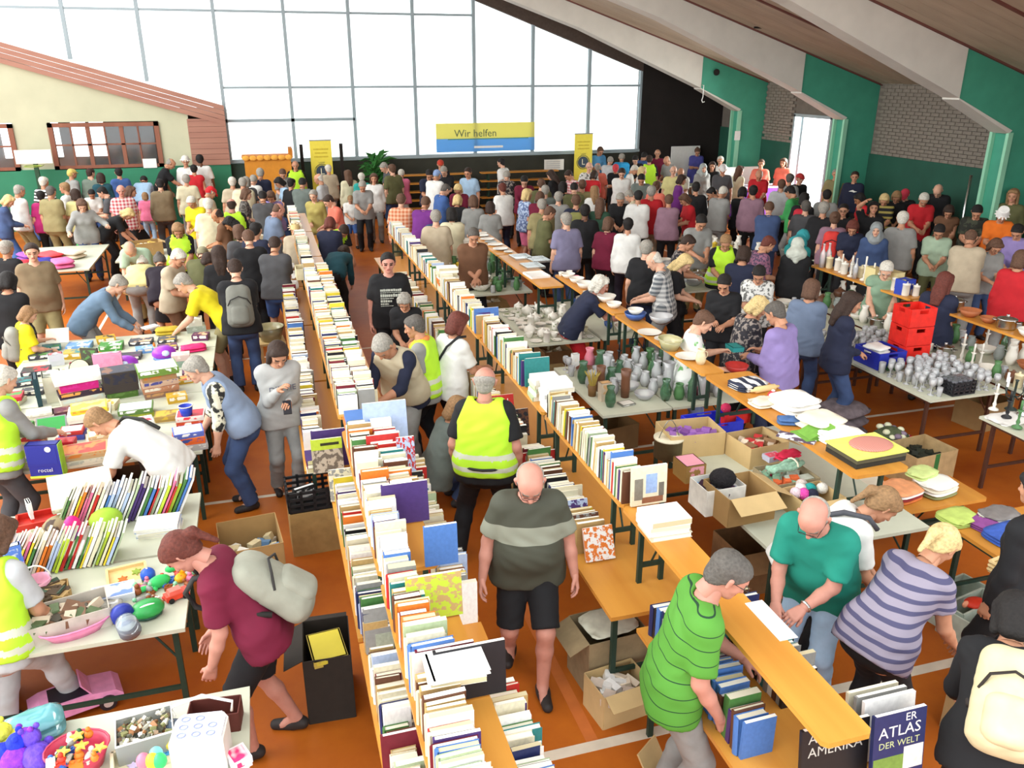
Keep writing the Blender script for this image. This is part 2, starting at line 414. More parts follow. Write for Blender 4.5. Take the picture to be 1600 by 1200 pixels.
for i, (y0, y1, s) in enumerate(((7.33, 8.1, 'nearest board game table, behind the bent blond person'), (8.12, 8.9, 'second board game table, under the tall stacks of boxes'), (8.92, 9.7, 'third board game table, under the pink doll toys'), (9.72, 10.5, 'fourth game table, in front of the yellow shirt'), (10.52, 11.3, 'farthest game table, beside the person in yellow'))):
    table(-2.95, -.77, y0, y1, .76, s)
table(-2.4, -.36, 3.0, 4.08, .70, 'low grey-green toy table at the bottom left corner of the hall view')
for i, (y0, y1) in enumerate(((2.0, 4.2), (4.25, 6.5))): table(.28, 1.04, y0, y1, .76, ('nearest', 'second')[i] + ' table under the long left row of books', TOPW)
for i, (y0, y1) in enumerate(((6.65, 8.85), (8.9, 11.1), (11.15, 13.35), (13.4, 15.6), (15.65, 17.8))): table(.1, .98, y0, y1, .76, ('third', 'fourth', 'fifth', 'sixth', 'seventh')[i] + ' table from the near end under the long left book row', TOPW)
for i, (y0, y1) in enumerate(((1.9, 4.1), (4.2, 6.35), (6.65, 8.85), (8.9, 11.1), (11.15, 13.35), (13.4, 15.6), (15.65, 17.8))):
    plank(.42, .79, y0, y1, .76, 1.23, ('nearest', 'second', 'third', 'fourth', 'fifth', 'sixth', 'seventh')[i] + ' bench from the near end on the long left book row', 'benches stood on the left book tables')
table(1.95, 2.72, 2.25, 3.86, .76, 'wooden table under the bare yellow bench, full of tilted atlases', TOPW)
for i, (y0, y1) in enumerate(((4.0, 6.2), (6.25, 8.45), (8.5, 10.7), (10.75, 12.95), (13.0, 15.2))): table(1.84, 2.62, y0, y1, .76, ('first', 'second', 'third', 'fourth', 'fifth')[i] + ' table behind the bare bench under the middle book row', TOPW)
for i, (y0, y1) in enumerate(((2.32, 4.53), (4.55, 6.2), (6.25, 8.45), (8.5, 10.7), (10.75, 12.95), (13.0, 15.2))):
    plank(2.12, 2.38, y0, y1, .76, 1.23, ('bare yellow varnished bench with a white paper strip near the striped green polo', 'bench under the tall cream books before the bare yellow bench', 'second bench under the middle book row', 'third bench under the middle book row', 'fourth bench under the middle book row', 'last bench under the middle book row')[i], 'benches stood on the middle book tables', (0, 1) if i else (1,))
# cross planks that carry the near end of the bare bench
table(3.04, 3.80, 7.05, 8.55, .76, 'grey table with vases and glassware, left half'); table(3.82, 4.58, 7.05, 8.55, .76, 'grey table with glassware under the yellow bench, right half')
table(3.02, 3.98, 9.42, 11.2, .76, 'grey table crowded with white crockery in front of the red shorts')
table(2.92, 3.9, 12.03, 14.2, .76, 'grey table with bowls and baking dishes behind the crockery table'); table(3.2, 4.15, 14.6, 16.9, .76, 'far grey table with plates beyond the brown shirt')
plank(3.5, 3.85, 10.45, 12.6, .76, 1.23, 'bench with metal trays above the crockery tables'); plank(3.5, 3.85, 12.65, 14.7, .76, 1.23, 'bench with plates behind the metal trays')
table(3.25, 3.92, 4.35, 6.35, .76, 'grey table under the row of open cartons'); table(3.94, 4.6, 4.35, 6.35, .76, 'grey table under the textile bench with wool boxes')
table(4.02, 4.78, 9.42, 11.3, .76, 'table behind the red shorts under the crockery bench')
for i, (y0, y1, s) in enumerate(((4.46, 6.68, 'yellow bench piled with white table linen and a green hat'), (6.72, 8.9, 'yellow bench with plates and rolls behind the floral shirt'), (8.95, 11.1, 'yellow bench with cups behind the white-haired person in red shorts'))):
    plank(3.93, 4.18 if i else 4.42, y0, y1, .76, 1.23, s)
table(6.5, 7.5, 6.46, 8.55, .76, 'table crowded with clear wine glasses, black crate at its corner', legm=BROWNLEG); table(6.5, 7.5, 8.6, 10.4, .76, 'table behind the wine glasses with the blue and red crates', legm=BROWNLEG)
for i, (y0, y1) in enumerate(((6.3, 8.45), (8.5, 10.6))):
    table(7.62, 8.5, y0, y1, .76, ('near', 'far')[i] + ' right-hand table of household goods', legm=BROWNLEG)
    plank(7.88, 8.14, y0, y1, .76, 1.23, ('near', 'far')[i] + ' bench of bottles and jars on the right-hand tables')
table(6.66, 8.2, 4.7, 5.98, .76, 'grey table with candlesticks and a white cloth at the right edge', legm=BROWNLEG)
table(4.76, 5.55, 2.1, 4.4, .76, 'wooden table with folded fabrics and a fruit basket at the lower right', TOPW)
plank(4.85, 5.9, 5.02, 5.5, 0, .45, 'low bench under the folded orange and white cloths')
for i, (x0, x1, y0, y1, s) in enumerate(((6.15, 6.9, 11.3, 13.2, 'table of dishes before the two people in black'), (8.1, 8.85, 13.2, 15.4, 'table of dishes in the crowd before the red shirt'), (9.55, 10.3, 11.6, 13.8, 'table with lamps in the crowd beside the teal headscarf'), (-4.4, -3.05, 15.7, 18.0, 'table under the heap of coloured clothes on the far left'), (-2.7, -1.6, 16.2, 17.2, 'table with an open carton in the far left crowd'), (10.9, 11.7, 8.6, 10.6, 'table of goods at the far right before the beige shirt'), (4.4, 5.1, 19.6, 21.6, 'bare wooden table near the far benches'), (-.6, .0, 17.2, 19.2, 'far table of boxes left of the book row'), (11.3, 12.9, 22.6, 23.3, 'far white sales table near the bright door'))):
    table(x0, x1, y0, y1, .76, s, TOPW if i == 6 else None)

# ---------------------------------------------------------------- books
def cover_mesh(kind):
    """unit book: x depth (spine at -x), y thickness, z height, base at z=0"""
    b = MB(); t = .1 if kind else .05; e = .5
    b.b2(-.5, .5, -.5, -.5 + t, 0, 1).b2(-.5, .5, .5 - t, .5, 0, 1)
    if kind == 2:
        for k in range(4):
            a0, a1 = -.5 + k * .25, -.25 + k * .25; u0, u1 = -.5 - .06 * math.cos(a0 * math.pi), -.5 - .06 * math.cos(a1 * math.pi)
            b.prism([(u0, a0), (-.46, a0), (-.46, a1), (u1, a1)], 2, 0, 1)
    else: b.b2(-.5, -.5 + .04, -.5 + t, .5 - t, 0, 1)
    return b.mesh('book_cover', [None])
def pages_mesh(kind):
    t = .1 if kind else .05; i = .04 if kind else .004
    return MB().b2(-.46, .5 - i * .6, -.5 + t, .5 - t, i * .5, 1 - i * .5).mesh('page_block', [None])
COVER = [cover_mesh(0), cover_mesh(1), cover_mesh(2)]; PAGES = [pages_mesh(0), pages_mesh(1), pages_mesh(2)]
PG = [mat('#d9d3bd', .9, .04, 30), mat('#ece8dc', .9, .03, 30), mat('#c9bd98', .9, .05, 30)]
CC = {'cream': '#d6ceb2', 'white': '#e9e7e2', 'tan': '#b89a64', 'dark red': '#6e1c2a', 'red': '#b52a26', 'orange': '#d9772a', 'yellow': '#dcc436', 'green': '#46763c', 'teal': '#2a7a78', 'navy': '#242c58', 'blue': '#4a74b4', 'violet': '#46306a', 'brown': '#5e3a28', 'grey': '#8a8a86', 'black': '#1d1c20', 'pale green': '#a9b894', 'pale blue': '#a6b6d2', 'lime': '#b6cc3c', 'pink': '#cf6a8c'}
CW = ['cream'] * 14 + ['white'] * 10 + ['tan'] * 5 + ['dark red', 'red', 'orange', 'yellow', 'green', 'green', 'teal', 'navy', 'navy', 'blue', 'violet', 'brown', 'brown', 'grey', 'grey', 'black', 'black', 'pale green', 'pale blue']
CB = ['white', 'white', 'orange', 'yellow', 'pale blue', 'red', 'green', 'lime', 'blue', 'pale green', 'white', 'pink', 'cream', 'violet']
BOOKS = []
def book(x, y, z, d, t, h, col=None, rot=(0, 0, 0), kind=None, row='', pg=None, c2=None, pal=CW, lab=None):
    """x,y,z centre of the bottom"""
    BOOKS.append(dict(p=(x, y, z), s=(d, t, h), col=col or rnd.choice(pal), rot=rot, kind=rnd.choice((0, 0, 1, 2)) if kind is None else kind, row=row, pg=rnd.choice((0, 0, 1, 1, 1, 2)) if pg is None else pg, c2=c2, lab=lab))
def row_y(row, x, y0, y1, z, hs=(.19, .25), ds=(.13, .18), ts=(.018, .05), pal=CW, back=0, lean=.06):
    """a row of standing books running away from the viewer, spines to the left; x = left edge"""
    y = y0; a = 0
    while y < y1:
        t = rnd.uniform(*ts); h = rnd.uniform(*hs); d = min(rnd.uniform(*ds), .2)
        if rnd.random() < .12: h *= 1.12; d *= 1.1
        if rnd.random() < .1: a = rnd.choice((0, R(6), R(-5)))
        book(x + d / 2 + rnd.uniform(0, .012), y + t / 2, z + abs(math.sin(a)) * t * .5, d, t * .96, h, rot=(a if rnd.random() < .7 else 0, 0, rnd.uniform(-.03, .03)), row=row, pal=pal)
        y += t + (.012 if rnd.random() < .05 else 0) + .0008 + abs(math.sin(a)) * .004
def stack(row, x, y, z, n, d=.2, w=.28, ts=(.02, .04), rz=0, pal=CW, cols=None):
    for k in range(n):
        t = rnd.uniform(*ts)
        # lying: turn about x so thickness points up
        book(x + rnd.uniform(-.01, .01), y + w / 2, z + t / 2, d, t, w, rot=(R(90), 0, rz + rnd.uniform(-.08, .08)), row=row, pal=pal, col=cols[k] if cols else None)
        z += t + .001
    return z
def flush_books():
    cnt = {}
    for b in BOOKS: cnt.setdefault(b['row'], []).append(b)
    for r, L in cnt.items():
        L.sort(key=lambda b: (b['p'][1], b['p'][2]))
        for i, b in enumerate(L): b['n'] = i + 1
    C = Vector((0, 0, 4))
    def key(b):
        p = Vector(b['p']); dd = (p - C).length; a = max(b['s'][0] * b['s'][1], .5 * b['s'][1] * b['s'][2], b['s'][0] * b['s'][2] if b.get('lab') else 0)
        return dd / math.sqrt(1 + 8 * b['s'][1])
    BOOKS.sort(key=lambda b: (0 if b['lab'] else 1, key(b)))
    near, far = BOOKS[:300], BOOKS[300:]
    for b in near:
        m = two('blotch', CC[b['col']], CC[b['c2']], 9, .5, 2, .45) if b['c2'] else mat(CC[b['col']], .45, .08, 10)
        lab = b['lab'] or ('%s %s, %s from the near end of the %s' % (b['col'], 'paperback' if b['kind'] == 0 else 'hardback', ordn(b['n']), b['row']))
        o = inst('book', COVER[b['kind']], b['p'], b['rot'], b['s'], mats=[m], label=lab, cat='book', group='books on the ' + b['row'])
        inst('page_block', PAGES[b['kind']], parent=o, mats=[PG[b['pg']]])
        b['o'] = o
    mb = MB(); mats = [mat(c, .5, .08, 10) for c in CC.values()] + PG; ix = {k: i for i, k in enumerate(CC)}
    for b in far:
        M = Matrix.Translation(b['p']) @ Euler(b['rot']).to_matrix().to_4x4() @ Matrix.Diagonal((*b['s'], 1))
        for me, mi in ((COVER[0], ix[b['col']]), (PAGES[0], len(CC) + b['pg'])):
            mb.add([M @ v.co for v in me.vertices], [tuple(p.vertices) for p in me.polygons], mi)
    mb.build('books', mats, label='rows of far books on the tables towards the windows', cat='books', kind='stuff')
# long left row: upper bench (two columns deep further back), books below on the tables at either side
row_y('left upper bench row', .43, 2.0, 3.02, 1.23, (.19, .24), (.17, .21), (.018, .036))
row_y('left upper bench row', .43, 3.10, 3.36, 1.23, (.22, .28), (.18, .20))
row_y('left upper bench row', .43, 3.42, 4.1, 1.23)
row_y('left upper bench row', .43, 4.22, 6.0, 1.23, (.18, .24))
row_y('inner column of the left bench', .61, 4.9, 6.0, 1.23, (.18, .22), (.14, .17))
row_y('left upper bench row', .43, 6.7, 9.7, 1.23, (.16, .21), (.14, .17)); row_y('inner column of the left bench', .605, 6.7, 10.0, 1.23, (.16, .21), (.14, .17))
row_y('left upper bench row', .43, 9.75, 17.6, 1.23, (.16, .21), (.14, .17), (.02, .06)); row_y('inner column of the left bench', .605, 10.1, 12.0, 1.23, (.16, .21), (.14, .17), (.02, .06))
row_y('lower left table row', .30, 2.3, 3.85, .76, (.2, .28), (.12, .16), (.02, .05)); row_y('lower left table row', .30, 4.1, 6.0, .76, (.2, .27), (.14, .17), (.015, .035))
row_y('lower left table row', .12, 7.0, 12.5, .76, (.18, .24), (.14, .18), (.02, .05))
row_y('lower right table row', .84, 2.4, 3.4, .76, (.2, .27), (.14, .18), (.02, .05)); row_y('lower right table row', .84, 4.2, 6.2, .76, (.2, .27), (.14, .18), (.02, .05))
# middle row
row_y('middle upper bench row', 2.125, 4.56, 6.15, 1.23, (.20, .26), (.14, .17), (.012, .03))
row_y('middle upper bench row', 2.125, 6.9, 8.35, 1.23, (.22, .28), (.15, .19), (.014, .034)); row_y('middle upper bench row', 2.125, 8.6, 10.6, 1.23, (.2, .26), (.15, .18), (.02, .05))
row_y('middle upper bench row', 2.125, 10.8, 15.0, 1.23, (.19, .25), (.15, .18), (.025, .06))
row_y('middle lower table row', 1.88, 4.75, 6.15, .76, (.2, .27), (.17, .2), (.015, .04)); row_y('middle lower table row', 1.88, 6.4, 8.2, .76, (.2, .26), (.14, .18), (.02, .05))
row_y('middle lower table row', 1.88, 8.6, 12.8, .76, (.2, .26), (.14, .18), (.02, .05))
row_y('row under the bare yellow bench', 2.0, 2.75, 3.8, .76, (.2, .26), (.17, .2), (.02, .05), ['navy', 'black', 'white', 'green', 'blue', 'brown', 'grey', 'violet']); row_y('inner row under the bare bench', 2.4, 3.0, 3.8, .76, (.2, .28), (.17, .2), (.02, .05), ['navy', 'black', 'white', 'grey', 'teal', 'brown'])
stack('pile at the tall cream books', 2.25, 4.16, 1.23, 4, .28, .22, (.025, .04), pal=['white', 'cream'])
stack('pile beside the tall books', 2.27, 6.32, 1.23, 6, .24, .2, (.03, .05), pal=['white']); stack('pile before the cyan book', 2.26, 6.6, 1.23, 5, .24, .2, (.03, .05), pal=['white', 'pale green', 'cream'])
stack('pile on the left bench gap', .6, 6.32, 1.23, 3, .3, .22, (.03, .05), cols=['tan', 'orange', 'blue'])
stack('pile of far paperbacks', 2.25, 10.65, 1.23, 8, .26, .2, (.03, .05), pal=['cream', 'orange', 'white'])
stack('purple pile on the left table', .22, 6.7, .76, 3, .2, .22, (.03, .05), cols=['white', 'dark red', 'violet'])
stack('pile on top of the near books', .62, 2.98, 1.455, 2, .26, .19, (.02, .03), cols=['white', 'white'])
# picture books leaning in two ranks on the toy table
for rk, (y, x0, x1, hh, s) in enumerate(((5.66, -2.55, -1.28, .27, 'near leaning rank of picture books'), (6.25, -1.75, -.86, .32, 'far leaning rank of picture books'))):
    x = x0
    while x < x1:
        t = rnd.uniform(.010, .022); h = hh * rnd.uniform(.82, 1.06); al = R(-30) if rk else R(-27)
        # spine down, thickness along x: turn the book a quarter round z, then lean it
        b = dict(p=(x, y, .76 + .012), s=(rnd.uniform(.2, .26), t, h), col=rnd.choice(CB), rot=(0, -al if 0 else R(24), 0), kind=0, row=s, pg=1, c2=rnd.choice(CB) if rnd.random() < .6 else None, lab=None)
        b['rot'] = tuple((Matrix.Rotation(R(26), 4, 'Y') @ Matrix.Rotation(R(90), 4, 'Z')).to_euler()); BOOKS.append(b)
        x += t + .009
stack('flat picture books behind the dark ponytail', -1.0, 5.95, .76, 5, .3, .22, (.012, .02), pal=['white', 'pale blue', 'white'])
# face-out covers that can be read
def faceout(x, y, z, w, h, col, lab, tilt=-14, rz=0, c2=None, t=.022):
    r = (Matrix.Rotation(rz, 4, 'Z') @ Matrix.Rotation(R(tilt), 4, 'X')).to_euler()
    book(x, y, z, w, t, h, col, tuple(r), 0, 'face-out', 1, c2, lab=lab); return BOOKS[-1]
FO = {}
FO['dogs'] = faceout(.30, 6.56, .77, .26, .30, 'lime', 'yellow-topped animal book facing out at the end of the left table', -8, 0, None)
FO['dark'] = faceout(.36, 6.66, .77, .36, .34, 'violet', 'large dark book standing behind the yellow animal book', -6)
FO['bigblue'] = faceout(.74, 5.98, 1.24, .34, .34, 'pale blue', 'large pale blue atlas behind the red guide on the left bench', -10)
FO['red'] = faceout(.66, 5.55, 1.24, .24, .26, 'red', 'red guide book with white title on the left bench', -10)
FO['rb'] = faceout(.81, 5.45, 1.235, .13, .27, 'pale blue', 'red and blue magazine hanging over the bench edge', -8, 0, 'red')
FO['purple'] = faceout(.68, 4.72, 1.24, .30, .28, 'violet', 'large violet book upright among the left bench books', -6)
FO['blue2'] = faceout(.80, 4.18, 1.24, .20, .26, 'blue', 'blue book standing out to the right of the left bench', -4)
FO['green'] = faceout(.66, 3.68, 1.24, .30, .26, 'lime', 'big green picture book standing on the left bench', -6, 0, 'tan')
FO['wine'] = faceout(.60, 3.13, 1.24, .28, .24, 'dark red', 'wine red volume with papers on top, left bench', -3)
FO['blackb'] = faceout(.70, 3.04, 1.24, .34, .28, 'black', 'large black record-like book behind the nearest row', -5)
FO['cov1'] = faceout(.43, 4.08, .77, .24, .28, 'grey', 'grey novel with a pale title facing out on the lower left table', -12, 0, None)
FO['cov2'] = faceout(.40, 6.02, .77, .26, .26, 'cream', 'stone-coloured cover with wine red edge at the lower left', -12, 0, 'grey')
FO['wine2'] = faceout(.42, 3.05, .77, .30, .30, 'dark red', 'tall dark red album facing out at the bottom of the left table', -10)
FO['tan'] = faceout(.46, 2.80, .77, .28, .26, 'tan', 'brown framed book facing out below the dark red album', -12, 0, 'brown')
FO['art1'] = faceout(2.02, 4.62, .77, .22, .24, 'white', 'white art cover with a red figure before the bare bench', -22, 0, 'orange')
FO['art2'] = faceout(1.98, 4.78, .77, .22, .26, 'grey', 'dark brown and white cover behind the white art cover', -20, 0, 'brown')
FO['art3'] = faceout(1.96, 4.98, .77, .24, .27, 'violet', 'violet illustrated cover in the middle lower row', -18, 0, 'pale blue')
FO['cream'] = faceout(2.30, 4.50, 1.24, .26, .28, 'cream', 'tall cream album with blue picture at the end of the bench', -4)
FO['ital'] = faceout(1.98, 7.02, .80, .26, .30, 'red', 'red travel book reading ITAL beside the neon vest', -14)
FO['italp'] = faceout(2.04, 6.78, .78, .28, .26, 'black', 'dark photograph book leaning below the red travel book', -14, 0, 'brown')
FO['brick'] = faceout(2.02, 5.98, .77, .32, .22, 'red', 'brick red folder standing between the lower middle books', -6)
FO['cyan'] = faceout(2.28, 6.86, 1.24, .24, .27, 'teal', 'bright cyan book at the near end of the far middle row', -6)
FO['blueframe'] = faceout(2.26, 8.62, 1.24, .28, .28, 'blue', 'blue bordered picture book standing on the middle bench', -6)
FO['amer'] = faceout(2.38, 2.52, .77, .38, .30, 'black', 'black book reading AMERIKA AMERIKA under the bare bench', -8)
FO['atlas'] = faceout(2.68, 2.44, .77, .30, .36, 'navy', 'dark atlas reading ATLAS DER WELT under the bench end', -8, 0)
for k, (y, c) in enumerate(((2.66, 'white'), (2.72, 'grey'), (2.78, 'cream'))): faceout(2.72, y - .1, .77, .3, .34 - .02 * k, c, '%s volume behind the dark atlas of the world' % c, -8)
flush_books()
TW = mat('#e8e6de', .6, .03)
def cover_text(b, s, size, m=TW, dx=0, dz=.5, name='lettering'):
    o = b['o']; sx, sy, sz = b['s']
    t = text(s, size, m, o, (dx, -.5 - .02, dz), (R(90), 0, 0), name, .0); t.scale = (1 / sx, 1 / sz, 1 / sy); return t
def patch(b, x0, x1, z0, z1, m, name='picture'):
    sx, sy, sz = b['s']; return MB().b2(x0, x1, -.5 - .04, -.5, z0, z1).build(name, m, b['o'])
cover_text(FO['amer'], 'AMERIKA\nAMERIKA', .075, mat('#b9b7ae', .6), 0, .70)
cover_text(FO['atlas'], 'ATLAS', .085, TW, 0, .72); cover_text(FO['atlas'], 'DER WELT', .05, mat('#b8c08a', .6), 0, .53); cover_text(FO['atlas'], 'ER', .06, TW, .2, .9)
patch(FO['atlas'], -.48, .1, .05, .35, mat('#6f8a3c', .6)); patch(FO['atlas'], .1, .48, .1, .45, mat('#d8d4cc', .6))
cover_text(FO['ital'], 'ITALI', .07, TW, 0, .78); patch(FO['red'], -.38, .3, .76, .82, TW, 'title_band'); patch(FO['red'], -.38, .1, .68, .71, TW, 'title_band')
patch(FO['red'], -.5, .5, 0, .45, mat('#b6cc3c', .5))
patch(FO['dogs'], -.5, .5, 0, .68, two('blotch', '#b8ac98', '#6e6458', 7, .5)); patch(FO['dogs'], -.2, .4, .80, .88, mat('#33331c'), 'title_band')
patch(FO['cream'], -.1, .22, .3, .8, mat('#8fa6cc', .5)); patch(FO['cream'], .27, .42, .2, .55, mat('#6c665c', .5)); patch(FO['cream'], -.42, -.18, .15, .7, mat('#7c766a', .5)); patch(FO['cream'], -.2, .4, .05, .2, mat('#8a5a40', .5))
patch(FO['cov1'], -.25, .35, .05, .42, mat('#9ea694', .5)); patch(FO['cov1'], -.3, .35, .55, .60, TW, 'title_band'); patch(FO['cov1'], -.2, .35, .64, .67, TW, 'title_band')
patch(FO['cov2'], .25, .5, .0, .7, mat('#7a2434', .5)); patch(FO['tan'], -.3, .35, .15, .75, mat('#b58a5a', .6)); patch(FO['blueframe'], -.4, .3, .1, .75, mat('#d8dcd2', .6))

# ---------------------------------------------------------------- boxes, crates, cloth
CARD = mat('#a07f4f', .85, .08, 8); CARDL = mat('#c2a674', .85, .06, 8)
def carton(p, w, d, h, label, rz=0, flaps='', m=None, fill=None, cat='box', tape=None, name='cardboard_box', inner=None):
    m = m or CARD; t = empty(name, p, rz, label=label, cat=cat); k = .006
    MB().b2(-w / 2, w / 2, -d / 2, d / 2, 0, k).build('base', m, t)
    for s in (-1, 1):
        MB().b2(s * (w / 2) - k / 2, s * (w / 2) + k / 2, -d / 2, d / 2, 0, h).build('side_panel', m, t)
        MB().b2(-w / 2 + k / 2, w / 2 - k / 2, s * d / 2 - k / 2, s * d / 2 + k / 2, 0, h).build('side_panel', m, t)
    f = {'l': (-1, 0), 'r': (1, 0), 'f': (0, -1), 'b': (0, 1)}
    for c in flaps:
        sx, sy = f[c]; L = min(w, d) * .45; a = R(25)
        if sx: MB().box((sx * (w / 2 + L / 2 * math.cos(a)), 0, h - L / 2 * math.sin(a)), (L, d * .96, .005), ry=sx * a).build('flap', CARDL if m is CARD else m, t)
        else: MB().box((0, sy * (d / 2 + L / 2 * math.cos(a)), h - L / 2 * math.sin(a)), (w * .96, L, .005), rx=-sy * a).build('flap', CARDL if m is CARD else m, t)
    if tape: MB().b2(-.03, .03, -d / 2 - .006, -d / 2 - .004, 0, h).build('tape', tape, t)
    if fill:
        b = MB(); r2 = random.Random(int(p[0] * 97 + p[1] * 31))
        for _ in range(26): b.box((r2.uniform(-.38, .38) * w, r2.uniform(-.38, .38) * d, h * r2.uniform(.55, .8)), (r2.uniform(.05, .12), r2.uniform(.04, .09), .05), r2.uniform(0, 3), r2.randrange(len(fill)), r2.uniform(-.5, .5))
        b.build('contents', [mat(c, .8) for c in fill], t, kind='stuff')
    return t
def gamebox(p, w, d, h, col, label, rz=0, side=None, pic=None, rx=0, name='game_box', lid=True):
    t = empty(name, p, rz, label=label, cat='box'); t.rotation_euler = (rx, 0, rz)
    s = mat(side or col, .5, .05, 6); m = two('blotch', col, pic, 7, .5, 2, .45) if pic else mat(col, .5, .05, 6)
    MB().b2(-w / 2 + .003, w / 2 - .003, -d / 2 + .003, d / 2 - .003, 0, h * (.5 if lid else 1)).build('tray', s, t)
    b = MB().b2(-w / 2, w / 2, -d / 2, d / 2, h * .35, h); b.build('lid', s, t)
    MB().b2(-w / 2 + .012, w / 2 - .012, -d / 2 + .012, d / 2 - .012, h, h + .0015).build('lid_picture', m, t)
    MB().b2(-w / 2 + .02, w / 2 - .02, -d / 2 - .0015, -d / 2, h * .42, h * .92).build('side_print', two('blotch', col, side or '#e4ddcc', 16, .5), t)
    return t
def crate(p, w, d, h, m, label, rz=0, solid=False, bars=4):
    t = empty('plastic_crate', p, rz, label=label, cat='crate')
    MB().b2(-w / 2, w / 2, -d / 2, d / 2, 0, .012).build('base', m, t)
    for s in (-1, 1):
        for ax in (0, 1):
            b = MB(); L, o = (d, w / 2) if ax else (w, d / 2)
            def P(a0, a1, z0, z1): b.b2(s * o - .008, s * o + .008, a0, a1, z0, z1) if ax else b.b2(a0, a1, s * o - .008, s * o + .008, z0, z1)
            if solid: P(-L / 2, L / 2, .012, h * .72); P(-L / 2, -L / 6, h * .72, h); P(L / 6, L / 2, h * .72, h); P(-L / 6, L / 6, h * .92, h)
            else:
                for k in range(bars): z = h * k / (bars - .35); P(-L / 2, L / 2, z + .002, z + h * .13)
                for k in range(5): x = -L / 2 + L * k / 4; P(max(-L / 2, x - .012), min(L / 2, x + .012), .012, h)
            b.build('side_wall', m, t)
    return t
def cloth(p, w, d, h, m, label, rz=0, n=3, name='folded_cloth', cat='cloth', ms=None):
    t = empty(name, p, rz, label=label, cat=cat); r2 = random.Random(int(p[0] * 53 + p[1] * 17))
    for k in range(n):
        z0, z1 = h * k / n, h * (k + 1) / n; a = r2.uniform(-.05, .05); b = MB(); g = 6; vs = []; fs = []
        for lay in (0, 1):
            for i in range(g + 1):
                for j in range(g + 1):
                    u, v = i / g * 2 - 1, j / g * 2 - 1; e = max(abs(u), abs(v)); q = 1 - .14 * max(0, abs(u * v)) ** 3
                    z = (z0 + z1) / 2 + (.5 - .42 * (e > .98)) * (z1 - z0) * (1 if lay else -1) + (.012 * math.sin(5 * u + k) * math.cos(4 * v + 2 * k) if lay and k == n - 1 else 0)
                    vs.append(rotz((u * w / 2 * q, v * d / 2 * q, z), a))
        m_ = g + 1
        for lay in (0, 1):
            for i in range(g):
                for j in range(g):
                    q = lay * m_ * m_; f = (q + i * m_ + j, q + (i + 1) * m_ + j, q + (i + 1) * m_ + j + 1, q + i * m_ + j + 1); fs.append(f if lay else f[::-1])
        for i in range(g):
            for a_, b_ in (((i, 0), (i + 1, 0)), ((i + 1, g), (i, g)), ((0, i + 1), (0, i)), ((g, i), (g, i + 1))):
                q = m_ * m_; i0, i1 = a_[0] * m_ + a_[1], b_[0] * m_ + b_[1]; fs.append((i0, i1, i1 + q, i0 + q))
        b.add(vs, fs); b.build('fold', (ms[k % len(ms)] if ms else m), t, smooth=True)
    return t
def blob(name, p, r, m, label, cat, sq=(1, 1, 1), rz=0, bits=(), n=14):
    """a soft toy, ball, bag: one rounded body with smaller rounded parts"""
    t = empty(name, p, rz, label=label, cat=cat)
    MB().ball((0, 0, r * sq[2]), r, n, sq=sq).build('body', m, t, smooth=True)
    for nm, c, rr, mm, q in bits: MB().ball(c, rr, 10, sq=q).build(nm, mm, t, smooth=True)
    return t
WHITE = mat('#e6e4dd', .6, .03); CHINA = mat('#e2ddd0', .25, .03, 6)
